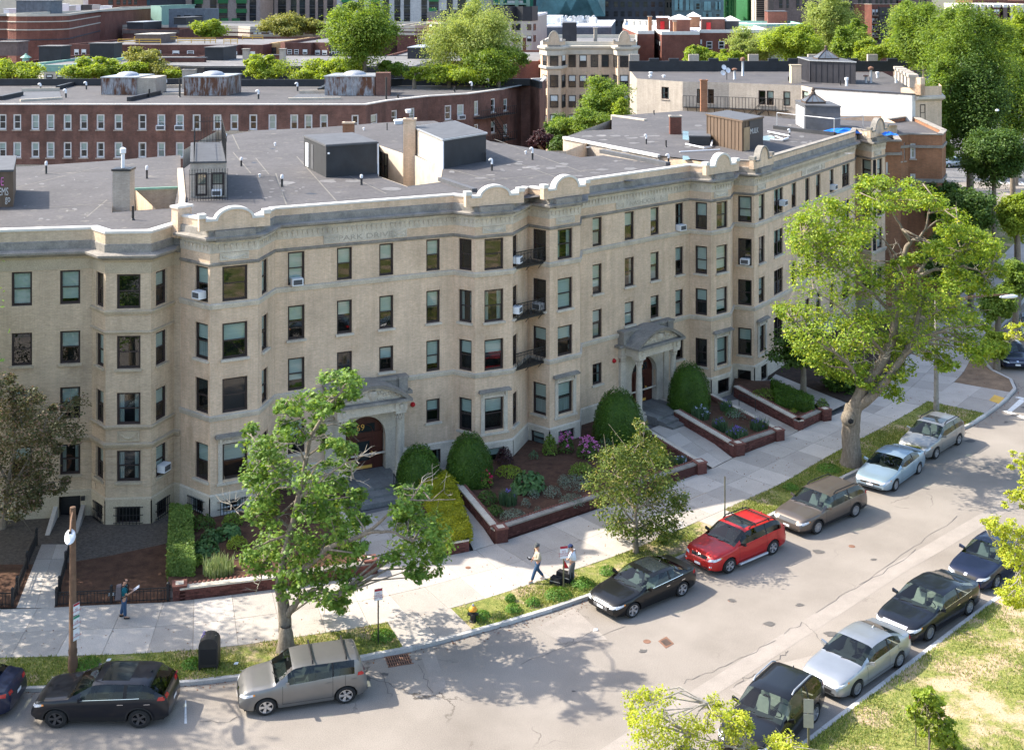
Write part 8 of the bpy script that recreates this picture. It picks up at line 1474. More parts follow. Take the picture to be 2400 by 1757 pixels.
for L in ([('H',1420,975),('H',1500,940),('H',1580,905),('H',1640,880)],[('I',0,1215),('I',180,1150),('I',420,1040),('I',640,930)],[('I',330,1240),('I',400,1190),('I',520,1150),('I',640,1040),('I',700,1000)],[('I',650,900),('I',780,830),('I',860,890),('I',900,970),('I',990,1010)],[('I',860,770),('I',1060,640),('I',1330,480),('I',1560,330)],[('M',1000,1640),('M',1300,1420),('M',1520,1260),('M',1760,1100)],[('G',1280,1475),('G',1480,1460),('G',1560,1430)],[('H',250,1150),('H',310,1280),('H',330,1310)],[('H',500,1100),('H',540,1180),('H',600,1300)],[('H',1160,1090),('H',1500,970),('H',1900,830)]):
 q=[P(*x,.011) for x in L]; pt=[]
 for a,b in zip(q,q[1:]): pt+=[a.lerp(b,k/5)+Vector((rr.uniform(-.07,.07),rr.uniform(-.09,.09),0)) for k in range(5)]
 for a,b in zip(pt,pt[1:]): d=(b-a).normalized(); w=Vector((-d.y,d.x,0))*rr.uniform(.005,.012); m.quad(a-w,b-w,b+w,a+w)
struct(m.build('sealed_crack','oil',ROAD),'stuff')
# ================================================================== PARKED CARS
def interp(x,pts):
 for (a,b),(c,d) in zip(pts,pts[1:]):
  if x<=c: return b+(d-b)*max(0,(x-a))/(c-a+1e-9)
 return pts[-1][1]
def sm(pts,w=.10):
 return lambda x: sum(interp(x+w*k/3,pts)*q for k,q in ((-3,.06),(-2,.12),(-1,.2),(0,.24),(1,.2),(2,.12),(3,.06)))
WH={}
def wheel_mesh(R,rim,spokes,mt):
 k=(R,rim,spokes,mt)
 if k in WH: return WH[k]
 W=.21; m=MB(); m.lathe((0,0,0),[(rim,-W/2),(R*.93,-W/2),(R,-W/2+.035),(R,W/2-.035),(R*.93,W/2),(rim,W/2),(rim*.97,W/2-.05)],26); ty=m.mesh('tyre','tyre',50)
 m=MB(); m.lathe((0,0,0),[(rim*1.0,W/2-.004),(rim*.91,W/2-.004),(rim*.86,W/2-.10)],26); m.lathe((0,0,0),[(.0,W/2-.02),(.055,W/2-.025),(.07,W/2-.06)],10)
 for i in range(spokes):
  a=2*math.pi*i/spokes; c,s=math.cos(a),math.sin(a); w0,w1=(.035,.055) if spokes<7 else (.022,.03)
  q=[(.05,-w0),(rim*.93,-w1),(rim*.93,w1),(.05,w0)]; pt=lambda x,y,z:(x*c-y*s,x*s+y*c,z); m.hexa([pt(*p,W/2-.07) for p in q]+[pt(*p,W/2-(.025 if i_<1 or i_>2 else .012)) for i_,p in enumerate(q)])
 rm=m.mesh('rim',mt,40); m=MB(); m.lathe((0,0,0),[(0,-.02),(rim*.9,-.02)],20); bk=m.mesh('wheel_disc','trim_black'); WH[k]=(ty,rm,bk); return WH[k]
def squash(me,k=ZS):
 co=np.empty(len(me.vertices)*3); me.vertices.foreach_get('co',co); co=co.reshape(-1,3); co[:,2]*=k; me.vertices.foreach_set('co',co.ravel()); me.update(); return me
def car(label,pos,ang,L=4.5,W=1.8,Hh=1.45,wb=2.65,fo=.9,R=.33,rim=.215,spokes=5,rimm='alloy',paintm='paint_black',kind='sedan',hood=.92,cowl=1.22,belt=.95,roof0=2.0,roof1=3.25,tail=1.02,tailx=None,clear=.2,trimlow=False,rails=None,bars=False,sunroof=None,glassr='car_glass',seat='seat_grey',grille=(.30,.55,.42),gmat='trim_black',plate=True,lampw=.34,lampz=None,chrome=False,steps=False,group='cars parked along the street',cat='car',name='parked_car',roofm=None,amber=True,antenna=True,gbars=0,fogs=False):
 """x runs from the nose (0) to the tail (L); built about the middle of the wheelbase, nose towards +x"""
 tailx=tailx or (L-.45 if kind=='sedan' else L-.12); xf,xr=fo,fo+wb; mid=(xf+xr)/2
 if kind=='sedan': top=[(0,.55),(.03,.66),(.16,hood-.16),(.45,hood-.06),(cowl,hood+.06),(roof0,Hh-.04),(roof0+.35,Hh),(roof1-.3,Hh-.01),(roof1,Hh-.06),(tailx-.12,tail+.06),(tailx,tail+.02),(L-.10,tail),(L-.03,tail-.10),(L,.6)]
 else: top=[(0,.55),(.03,.70),(.13,hood-.14),(.4,hood-.04),(cowl,hood+.05),(roof0,Hh-.05),(roof0+.35,Hh),(roof1-.25,Hh-.01),(roof1,Hh-.05),(L-.14,belt+.10),(L-.05,belt-.02),(L-.01,.75),(L,.6)]
 zt=sm(top,.10); wf=sm([(0,W*.36),(.06,W*.405),(.25,W*.455),(.7,W*.49),(1.4,W*.5),(L-1.2,W*.5),(L-.5,W*.485),(L-.15,W*.455),(L-.04,W*.42),(L,W*.37)],.12)
 zb=sm([(0,.5),(.2,hood-.20),(.6,hood-.10),(cowl+.1,belt-.03),(2.2,belt),(L-1.0,belt+.06),(L-.3,belt+.03 if kind!='sedan' else tail-.06),(L,.56)],.14); gl=W*.5-.20
 def yr(x):                                         # half width of hood, roof, deck edge
  gw=interp(x,[(0,1),(cowl-.05,1),(roof0+.1,0),(roof1-.05,0),((tailx-.1) if kind=='sedan' else L-.12,1),(L,1)]); return gl+(wf(x)*.90-gl)*gw
 X=sorted({*np.arange(.0,L+.001,.09).round(3),*[xc+s*(R+.07)+e for xc in (xf,xr) for s in (-1,1) for e in (-.012,.012)],*np.arange(xf-R,xf+R,.045).round(3),*np.arange(xr-R,xr+R,.045).round(3),cowl,roof0,roof1,L,.03,.07,L-.03}); X=[x for x in X if 0<=x<=L]; N=len(X)
 def sect(x):
  w=wf(x); t=zt(x); b=min(zb(x),t-.02); y4=min(yr(x),w*.97); lo=clear+.02+.10*max(0,1-x/.5)**2+.10*max(0,1-(L-x)/.5)**2
  zd=t-.035-.03*(t>belt+.2)
  return [(w*.80,lo-.03),(w*.955,lo),(w*.99,lo+(b-lo)*.22),(w*1.0,lo+(b-lo)*.45),(w*1.0,lo+(b-lo)*.66),(w*.985,lo+(b-lo)*.88),(w*.955,b),(w*.955+(y4-w*.955)*.5+.012,b+(zd-b)*.52),(y4,zd),(y4*.80,t-.012),(y4*.42,t-.001),(0,t)]
 S=[sect(x) for x in X]; NJ=len(S[0]); RA=R+.055; zc=R
 for i,x in enumerate(X):
  for xc in (xf,xr):
   dx=abs(x-xc)
   if dx<RA: lim=zc+math.sqrt(RA*RA-dx*dx); S[i]=[(y,max(z,lim)) if j<6 else (y,z) for j,(y,z) in enumerate(S[i])]
 def vtx(i,j,s): y,z=S[i][j]; return (mid-X[i],s*y,z)
 ws=(cowl+.06,roof0-.0); rg=((roof1+.03,tailx-.16) if kind=='sedan' else (roof1+.06,L-.20))
 def role(i,j):                                     # which panel a face belongs to
  x=(X[i]+X[i+1])/2
  if j>=8 and ws[0]<x<ws[1]: return 1
  if j>=8 and rg[0]<x<rg[1]: return 2
  if j in (6,7) and cowl+.42<x<(roof1+.30 if kind=='sedan' else L-.42):
   zlo=S[i][6][1];
   if S[i][8][1]-zlo>.10: return 3
  return 0
 bx=(cowl+ws[1])/2+ .85; px=(roof0+roof1)/2+.18
 body=MB(); wsm=MB(); rgm=MB(); sd=[];
 for s in (1,-1):
  g=MB()
  for i in range(N-1):
   for j in range(NJ-1):
    q=[vtx(i,j,s),vtx(i+1,j,s),vtx(i+1,j+1,s),vtx(i,j+1,s)]; q=q if s<0 else q[::-1]; k=role(i,j); x=(X[i]+X[i+1])/2
    if k==3 and abs(x-px)<.045: body.quad(*q,1)
    elif k==0: body.quad(*q,1 if (trimlow and j<2) else (2 if roofm and j>=8 and roof0<=x<=roof1 else 0))
    else: (wsm if k==1 else rgm if k==2 else g).quad(*q)
  sd.append(g)
 for i in (0,N-1):
  pts=[vtx(i,j,1) for j in range(NJ)]+[vtx(i,j,-1) for j in range(NJ-2,-1,-1)]; body.add(pts,[tuple(range(len(pts)))])
 root=thing(name,label,cat,pos,group,ang);
 mats=[paintm,'trim_black',roofm or paintm]
 bme=body.mesh('body',mats); bm=bmesh.new(); bm.from_mesh(bme); bmesh.ops.remove_doubles(bm,verts=bm.verts,dist=.0015); bmesh.ops.recalc_face_normals(bm,faces=bm.faces); tree=BVHTree.FromBMesh(bm); bm.to_mesh(bme); bm.free()
 full=MB(); full.v=list(body.v); full.f=list(body.f); full.m=list(body.m)
 for q in (wsm,rgm,*sd): full.add(q.v,q.f)
 tree=BVHTree.FromPolygons([Vector(v) for v in full.v],[tuple(f) for f in full.f])
 bme.polygons.foreach_set('use_smooth',[True]*len(bme.polygons)); bme.set_sharp_from_angle(angle=math.radians(32)); B=place('body',squash(bme),root,local=True)
 def prt(nm,m,mt,sm_=30,par=root): me=m.mesh(nm,mt,0); me.polygons.foreach_set('use_smooth',[True]*len(me.polygons)) if sm_ else None; me.set_sharp_from_angle(angle=math.radians(sm_ or 1)); return place(nm,squash(me),par,local=True)
 prt('windshield',wsm,glassr if glassr!='tint_glass' else 'car_glass'); prt('rear_window',rgm,glassr)
 for g in sd: prt('side_windows',g,'tint_glass' if glassr=='tint_glass' else 'car_glass')
 def decal(nm,poly,axis,mt,off=.006,nu=6,nv=3,par=root,thick=0):
  """quad (4 corners) pressed onto the body along an axis; f front, r rear, l/r sides, t top"""
  m=MB(); V=[]
  d={'f':(-1,0,0),'b':(1,0,0),'L':(0,-1,0),'R':(0,1,0),'t':(0,0,-1)}[axis]; dv=Vector(d)
  for a in range(nu+1):
   for b in range(nv+1):
    u,v=a/nu,b/nv; cl=hood-.19 if axis=='f' else 9; p=[(poly[0][k]*(1-u)+poly[1][k]*u)*(1-v)+(poly[3][k]*(1-u)+poly[2][k]*u)*v for k in (0,1)]
    o=Vector((4,p[0],min(p[1],cl))) if axis=='f' else Vector((-4,p[0],p[1])) if axis=='b' else Vector((mid-p[0],4,p[1])) if axis=='L' else Vector((mid-p[0],-4,p[1])) if axis=='R' else Vector((mid-p[0],p[1],4))
    h=tree.ray_cast(o,dv)
    if h[0] is None or (axis=='f' and h[0].x<mid-.34) or (axis=='b' and h[0].x>mid-L+.34): h=(Vector((mid-.10,o.y,o.z)) if axis=='f' else Vector((mid-L+.08,o.y,o.z)) if axis=='b' else Vector((o.x,math.copysign(W*.46,o.y),o.z)),)
    V.append(tuple(h[0]-dv*off))
  m.add(V,[(a*(nv+1)+b,(a+1)*(nv+1)+b,(a+1)*(nv+1)+b+1,a*(nv+1)+b+1) for a in range(nu) for b in range(nv)]); return prt(nm,m,mt,30,par)
 lz=lampz or hood-.35; gw,gz0,gz1=grille[0],grille[1]-grille[2]/2,grille[1]+grille[2]/2
 gr=decal('grille',[(-gw,gz0+.03),(gw,gz0+.03),(gw*1.12,gz1),(-gw*1.12,gz1)],'f',gmat,.008,8,3)
 for k in range(gbars): z=gz0+.04+(gz1-gz0-.06)*k/max(1,gbars-1); decal('grille_bar',[(-gw,z),(gw,z),(gw,z+.014),(-gw,z+.014)],'f','chrome',.014,8,1,gr)
 decal('lower_grille',[(-W*.30,clear+.06),(W*.30,clear+.06),(W*.33,clear+.17),(-W*.33,clear+.17)],'f','trim_black',.008,8,2)
 if plate:
  p=decal('number_plate',[(-.155,.40),(.155,.40),(.155,.52),(-.155,.52)],'f','plate_white',.03,2,1); decal('number_plate',[(-.155,.62),(.155,.62),(.155,.75),(-.155,.75)],'b','plate_white',.02,2,1)
 decal('badge',[(-.06,gz1-.04),(.06,gz1-.04),(.06,gz1+.05),(-.06,gz1+.05)],'f','chrome',.02,2,2)
 for s in (1,-1):
  a='L' if s>0 else 'R'
  decal('headlight',[(s*W*.27,lz-.02),(s*W*.445,lz+.05),(s*W*.45,lz+.15),(s*W*.30,lz+.09)],'f','lamp_clear',.010,6,3)
  decal('headlight',[(.10,lz+.0),(.10+lampw,lz+.10),(.10+lampw,lz+.17),(.12,lz+.12)],a,'lamp_clear',.008,5,2)
  if amber: decal('turn_lamp',[(.08+lampw,lz+.10),(.16+lampw,lz+.12),(.15+lampw,lz+.17),(.08+lampw,lz+.165)],a,'lamp_amber',.010,2,1)
  tz=tail-.22 if kind=='sedan' else belt-.06
  decal('tail_light',[(s*W*.22,tz),(s*W*.36,tz),(s*W*.36,tz+.13),(s*W*.24,tz+.12)],'b','lamp_red',.010,5,2)
  decal('tail_light',[(L-.34,tz+.02),(L-.12,tz-.02),(L-.12,tz+.13),(L-.30,tz+.13)],a,'lamp_red',.010,4,2)
  for x0 in (cowl+.28,px,(roof1+.12 if kind=='sedan' else min(px+.95,L-.75))): decal('door_seam',[(x0,clear+.16),(x0+.012,clear+.16),(x0+.012,zb(x0)-.01),(x0,zb(x0)-.01)],a,'trim_black',.003,1,8)
  decal('door_seam',[(cowl+.28,clear+.15),(xr-R-.06,clear+.15),(xr-R-.06,clear+.165),(cowl+.28,clear+.165)],a,'trim_black',.003,12,1)
  for x0 in (px-.22,px+.62): decal('door_handle',[(x0,belt-.16),(x0+.19,belt-.155),(x0+.19,belt-.125),(x0,belt-.13)],a,'chrome' if chrome else paintm,.022,3,1)
  if chrome:
   decal('window_trim',[(cowl+.45,zb(cowl+.45)+.0),(L-.9,zb(L-.9)+.0),(L-.9,zb(L-.9)+.013),(cowl+.45,zb(cowl+.45)+.013)],a,'chrome',.008,14,1)
  m=MB(); x0=cowl+.46; yy=wf(x0)*.95; zz0=zb(x0)+.05; m.hexa([(mid-x0-.05,s*yy,zz0-.03),(mid-x0+.06,s*yy,zz0-.03),(mid-x0+.05,s*(yy+.22),zz0),(mid-x0-.04,s*(yy+.22),zz0),(mid-x0-.04,s*(yy+.02),zz0+.06),(mid-x0+.07,s*(yy+.02),zz0+.06),(mid-x0+.06,s*(yy+.21),zz0+.14),(mid-x0-.02,s*(yy+.21),zz0+.14)])
  prt('wing_mirror',m,'trim_black' if paintm in('paint_red',) else paintm,0)
  if fogs: decal('fog_lamp',[(s*W*.33,clear+.22),(s*W*.39,clear+.22),(s*W*.39,clear+.29),(s*W*.33,clear+.29)],'f','lamp_clear',.012,2,2)
  if steps: m=MB(); m.tube([(mid-xf-R-.12,s*(W/2+.06),clear+.06),(mid-xr+R+.12,s*(W/2+.06),clear+.06)],.06,8); prt('running_board',m,'galvanised',40)
  if rails:
   m=MB(); y=s*(gl-.03); m.tube([(mid-roof0-.28,y,zt(roof0+.28)-.03)]+[(mid-x,y,zt(x)+.055) for x in np.linspace(roof0+.45,roof1-.25,6)]+[(mid-roof1+.02,y,zt(roof1)-.02)],.026,7); prt('roof_rail',m,rails,40)
  for xc in (xf,xr):
   m=MB(); n=18; y=s*(wf(xc)-.03);
   ring=[(mid-xc+RA*math.cos(math.pi*k/n)*1.0,zc+RA*math.sin(math.pi*k/n)) for k in range(n+1)]
   for (x0,z0),(x1,z1) in zip(ring,ring[1:]): m.quad((x0,y,z0),(x1,y,z1),(x1,s*.35,z1),(x0,s*.35,z0))
   m.add([(x,s*.42,z) for x,z in ring],[tuple(range(n+1))]); prt('wheel_arch',m,'trim_black',40)
   if trimlow:
    m=MB();
    for (x0,z0),(x1,z1) in zip(ring,ring[1:]):
     k=1.12; m.quad((x0,y+s*.045,z0),(x1,y+s*.045,z1),(mid-xc+(x1-mid+xc)*k,y+s*.04,zc+(z1-zc)*k),(mid-xc+(x0-mid+xc)*k,y+s*.04,zc+(z0-zc)*k))
    prt('arch_trim',m,'trim_black',40)
   ty,rm,bk=wheel_mesh(R,rim,spokes,rimm); wl=bpy.data.objects.new('wheel',ty); COL.objects.link(wl); wl.parent=root; wl.location=(mid-xc,s*(W/2-.115),R*ZS); wl.rotation_euler=(-s*math.pi/2,random.uniform(0,1)*0,0); wl.scale=(1,ZS,1)
   r_=place('rim',rm,wl,local=True); place('wheel_disc',bk,wl,local=True)
 m=MB(); m.box(mid-L+.15,mid-.15,-W*.40,W*.40,clear,clear+.14); m.box(mid-xr+R+.08,mid-xf-R-.08,-W*.46,W*.46,clear,.5); prt('underbody',m,'trim_black',0)
 # cabin: dashboard, wheel, seats
 m=MB(); m.hexa([(mid-cowl-.55,-W*.42,.55),(mid-cowl-.05,-W*.42,.55),(mid-cowl-.05,W*.42,.55),(mid-cowl-.55,W*.42,.55),(mid-cowl-.5,-W*.41,belt-.06),(mid-cowl-.02,-W*.40,belt-.09),(mid-cowl-.02,W*.40,belt-.09),(mid-cowl-.5,W*.41,belt-.06)]); prt('dashboard',m,'seat_dark',0)
 m=MB(); m.tube([(mid-cowl-.66+.05*math.sin(a),.36+.17*math.cos(a),belt-.02+.16*math.sin(a)) for a in np.linspace(0,2*math.pi,13)],.016,5); prt('steering_wheel',m,'trim_black',40)
 for x0,ys in ((cowl+1.05,(.36,-.36)),(cowl+1.9,(.36,-.36))):
  for y in ys:
   m=MB(); m.hexa([(mid-x0-.10,y-.24,.5),(mid-x0+.42,y-.24,.5),(mid-x0+.42,y+.24,.5),(mid-x0-.10,y+.24,.5),(mid-x0-.10,y-.24,.64),(mid-x0+.42,y-.24,.66),(mid-x0+.42,y+.24,.66),(mid-x0-.10,y+.24,.64)])
   m.hexa([(mid-x0-.12,y-.23,.6),(mid-x0+.02,y-.23,.6),(mid-x0+.02,y+.23,.6),(mid-x0-.12,y+.23,.6),(mid-x0-.28,y-.18,1.06),(mid-x0-.18,y-.18,1.06),(mid-x0-.18,y+.18,1.06),(mid-x0-.28,y+.18,1.06)]); m.box(mid-x0-.30,mid-x0-.21,y-.12,y+.12,1.09,1.25); prt('seat',m,seat,0)
 m=MB(); x=roof0-.1; m.box(mid-x-.03,mid-x+.02,-.11,.11,zt(roof0)-.12,zt(roof0)-.05); prt('rear_view_mirror',m,'trim_black',0)
 if sunroof: x0,x1=sunroof; decal('sunroof',[(x0,-gl*.78),(x1,-gl*.78),(x1,gl*.78),(x0,gl*.78)],'t','dark_glass',.006,4,4)
 if bars or rails=='bars':
  for x in ((roof0+.65),(roof1-.45)):
   m=MB(); m.tube([(mid-x,-gl,zt(x)-.01),(mid-x,-gl+.02,zt(x)+.10),(mid-x,gl-.02,zt(x)+.10),(mid-x,gl,zt(x)-.01)],.028,6); prt('roof_bar',m,'trim_black',40)
 if antenna: m=MB(); x=roof1-.12; m.hexa([(mid-x-.08,-.02,zt(x)-.02),(mid-x+.06,-.02,zt(x)-.02),(mid-x+.06,.02,zt(x)-.02),(mid-x-.08,.02,zt(x)-.02),(mid-x-.07,-.008,zt(x)+.07),(mid-x-.05,-.008,zt(x)+.07),(mid-x-.05,.008,zt(x)+.07),(mid-x-.07,.008,zt(x)+.07)]); prt('antenna',m,paintm,0)
 m=MB()
 for s in (-.35,.25): a=Vector((mid-cowl-.02,s-.25,zt(cowl)+.02)); b=Vector((mid-cowl-.12,s+.25,zt(cowl+.1)+.02)); m.tube([a,b],.012,4)
 prt('wiper',m,'trim_black',0)
 return root
# placement from the contact points of the near side wheels
def park(fx,fy,rx,ry,W,**k):
 a,b=P('S',fx,fy,0),P('S',rx,ry,0); d=Vector((a.x-b.x,a.y-b.y)).normalized(); c=(a+b)/2; n=Vector((-d.y,d.x)); n=n if n.y>0 else -n     # the car lies away from the viewer
 c2=Vector((c.x,c.y))+n*(W/2-.1); return (c2.x,c2.y,0.0),math.atan2(d.y,d.x)
def parked(label,f,r,W,wb=None,nose=1,**k):
 pos,ang=park(*f,*r,W); return car(label,pos,ang,W=W,wb=wb,**k)
CARS=[]
parked('black crossover with chrome window line and dark wheels, parked at the near left',(136,1703),(324,1703),1.82,2.64,kind='suv',L=4.39,Hh=1.63,fo=.86,R=.355,rim=.235,hood=1.06,cowl=1.2,belt=1.06,roof0=1.95,roof1=3.75,tail=1.1,clear=.24,trimlow=True,rimm='dark_alloy',paintm='paint_blueblack',chrome=True,sunroof=(2.2,3.1),seat='seat_dark',grille=(.5,.80,.14),lampw=.30,glassr='car_glass')
parked('boxy grey hatchback with black roof bars parked beside the street maple',(621,1674),(812,1645),1.80,2.57,kind='suv',L=4.14,Hh=1.66,fo=.84,R=.33,rim=.225,hood=1.04,cowl=1.08,belt=1.07,roof0=1.70,roof1=3.90,tail=1.1,clear=.20,paintm='paint_titanium',bars=True,seat='seat_dark',grille=(.42,.55,.26),lampw=.34)
parked('black sedan with a silver barred grille, nearest car to the hydrant',(1479,1446),(1599,1394),1.80,2.64,L=4.46,Hh=1.42,fo=.87,R=.33,rim=.235,hood=.90,cowl=1.22,belt=.94,roof0=2.02,roof1=3.25,tail=1.04,paintm='paint_black',sunroof=(2.25,3.1),gmat='gray_paint',grille=(.36,.55,.40),gbars=6,chrome=True)
parked('red sport utility vehicle with black roof rack and step bars',(1706,1342),(1811,1297),1.84,2.66,kind='suv',L=4.60,Hh=1.68,fo=.92,R=.36,rim=.235,hood=1.06,cowl=1.2,belt=1.10,roof0=2.0,roof1=3.95,tail=1.15,clear=.24,paintm='paint_red',rails='trim_black',bars=True,sunroof=(2.15,2.75),steps=True,glassr='tint_glass',seat='seat_dark',grille=(.38,.78,.16),fogs=True)
parked('brown grey wagon with black roof rails parked behind the red one',(1915,1249),(2001,1210),1.86,2.745,kind='suv',L=4.86,Hh=1.62,fo=.98,R=.35,rim=.235,spokes=10,hood=.98,cowl=1.28,belt=1.03,roof0=2.1,roof1=4.15,tail=1.1,clear=.23,trimlow=True,paintm='paint_taupe',rails='trim_black',seat='seat_grey',grille=(.42,.72,.24),gmat='gray_paint')
parked('pale ice blue compact sedan parked beside the big maple trunk',(2097.7,1148),(2150.2,1110),1.79,2.70,L=4.67,Hh=1.45,fo=.93,R=.325,rim=.215,spokes=10,hood=.92,cowl=1.25,belt=.95,roof0=2.1,roof1=3.4,tail=1.06,paintm='paint_ice',seat='seat_dark',grille=(.44,.52,.14),gbars=2)
parked('silver grey wagon with a big sunroof, farthest of the row along the curb',(2192,1074),(2244.6,1042),1.78,2.615,kind='suv',L=4.56,Hh=1.66,fo=.92,R=.345,rim=.225,hood=1.02,cowl=1.2,belt=1.06,roof0=2.0,roof1=3.95,tail=1.1,clear=.23,paintm='paint_greysilver',rails='trim_black',sunroof=(2.2,3.0),seat='seat_grey',grille=(.42,.78,.16),gmat='chrome')
parked('silver sedan with smiling bumper parked by the park lawn',(2005.6,1629),(2104,1562),1.755,2.64,L=4.58,Hh=1.47,fo=.93,R=.32,rim=.215,spokes=10,hood=.94,cowl=1.25,belt=.95,roof0=2.08,roof1=3.35,tail=1.08,paintm='paint_silver',seat='seat_dark',grille=(.42,.40,.16))
parked('black sedan with a chrome mesh grille parked by the park lawn behind the silver one',(2178.3,1497),(2266,1440),1.86,2.805,L=4.86,Hh=1.475,fo=.95,R=.335,rim=.225,spokes=10,hood=.92,cowl=1.3,belt=.96,roof0=2.15,roof1=3.55,tail=1.08,paintm='paint_blueblack',chrome=True,seat='seat_beige',gmat='chrome',grille=(.44,.60,.34),gbars=5)
d=Vector((.735,.678)); A=P('S',2178,1497,0)
def line_car(s,off,label,**k):
 p=along(offset(PKERB,k.pop('q')),s); q=along(PKERB,s+.5); q0=along(PKERB,s-.5); a=math.atan2(q[1]-q0[1],q[0]-q0[0])+math.pi; return car(label,(p[0],p[1],0),a,**k)
parked('dark compact sedan half hidden by yellow green leaves at the right edge',(2328.5,1380),(2405,1325),1.76,2.60,L=4.54,Hh=1.46,fo=.95,R=.32,rim=.21,hood=.94,cowl=1.22,belt=.96,roof0=2.05,roof1=3.35,tail=1.08,paintm='paint_navy',seat='seat_grey',grille=(.40,.62,.14),amber=False)
parked('black sport utility vehicle with silver roof rails under the yellow green branches',(1812,1790),(1912,1684),1.80,2.62,kind='suv',L=4.56,Hh=1.68,fo=.92,R=.345,rim=.235,hood=1.06,cowl=1.2,belt=1.07,roof0=2.0,roof1=3.85,tail=1.12,clear=.22,paintm='paint_black',rails='galvanised',seat='seat_beige',grille=(.42,.78,.16))
parked('dark car cut off by the bottom edge, mostly its mirror and roof showing',(1560,2010),(1678,1890),1.8,2.64,L=4.5,Hh=1.46,fo=.9,hood=.94,cowl=1.22,belt=.96,roof0=2.05,roof1=3.35,tail=1.08,paintm='paint_blueblack')
parked('navy blue car cut off by the left edge, its red tail light showing',(-240,1688),(-52,1688),1.8,2.64,L=4.5,Hh=1.46,fo=.9,hood=.94,cowl=1.22,belt=.96,roof0=2.05,roof1=3.3,tail=1.08,paintm='paint_navy')
c=P('h',760,1340,0); car('dark blue sedan parked beyond the corner at the right edge',(c.x+.7,c.y+2.2,0),math.radians(262),L=4.7,W=1.8,Hh=1.46,wb=2.69,paintm='paint_navy',seat='seat_grey',chrome=False,grille=(.5,.62,.13),gbars=2)
c=P('h',850,1080,0); car('blue grey car parked behind the dark blue sedan at the right edge',(c.x+1.2,c.y+1.2,0),math.radians(250),L=4.6,W=1.8,Hh=1.5,wb=2.65,paintm='paint_ice',seat='seat_grey')
c=P('g',1080,650,0); car('white car on the far street seen through the trees',(c.x,c.y,0),math.radians(200),L=4.6,W=1.8,Hh=1.5,wb=2.65,paintm='paint_silver'); c=P('g',1200,360,0); car('dark car on the far street seen through the trees',(c.x+3,c.y,0),math.radians(190),L=4.6,W=1.8,Hh=1.5,wb=2.65,paintm='paint_black')
# ================================================================== STREET FURNITURE AND PEOPLE
def sign_face(root,w,h,loc,ang,title,lines,band='sign_red',back='sign_back'):
 m=MB(); m.box(-w/2,w/2,0,.006,-h,0); pl=m.build('sign_plate',back,root,local=True); pl.location=loc; pl.rotation_euler=(0,0,ang)
 m=MB(); m.box(-w/2+.008,w/2-.008,-.003,-.0005,-h+.008,-.008); m.build('sign_face','sign_white',pl,local=True)
 if band: m=MB(); m.box(-w/2+.012,w/2-.012,-.005,-.0032,-h*.22,-.012); m.build('sign_band',band,pl,local=True)
 if title: o=place('lettering',textmesh('lettering',title,w*.30,'sign_red',.001),pl,(0,-.006,-h*.60),0,True); o.rotation_euler=(math.pi/2,0,0)
 return pl
def sign_post(label,t,x,yb,yt,z0=.11,postm='post_olive',r=.028,w=.30,h=.42,ang=0.0,title='NO\nPARKING\nANYTIME',second=False,off=0.0,bare=False):
 p=P(t,x,yb,z0); H=(yb-yt)/TILE[t][2]*p.y/F; o=thing('street_sign',label,'street sign',p); m=MB(); m.tube([(0,0,-.1),(0,0,H-.02)],r,6); m.build('post',postm,o,local=True)
 if bare:
  for k,(ww,hh,z) in enumerate(((w,h,H),(w,h,H-h-.03))): m=MB(); m.box(-ww/2,ww/2,-.05,-.04,z-hh,z); b=m.build('sign_plate','sign_back',o,local=True); b.rotation_euler=(0,0,ang)
 else: sign_face(o,w,h,(-.035*math.sin(-ang),-.035,H),ang,title,None)
 return o
sign_post('red and white parking sign on a dark post left of the driveway gap','H',238,965,607,postm='black_metal',ang=.35); sign_post('red and white parking sign beside the two men, on an olive post','H',1435,612,332,ang=.25,w=.33,h=.5)
o=sign_post('tall sign post with its plates seen edge on, behind the red car','K',1925,862,592,ang=1.38,w=.42,h=.55,title=''); m=MB(); m.box(-.2,.2,0,.006,-1.25,-.62); b=m.build('sign_plate','sign_green',o,local=True); b.location=(-.03,-.03,1.15); b.rotation_euler=(0,0,1.38)
sign_post('olive sign post with two plates seen from behind, nearest on the lawn','I',812,1690,1318,bare=True,ang=-.15,w=.30,h=.42,r=.035)
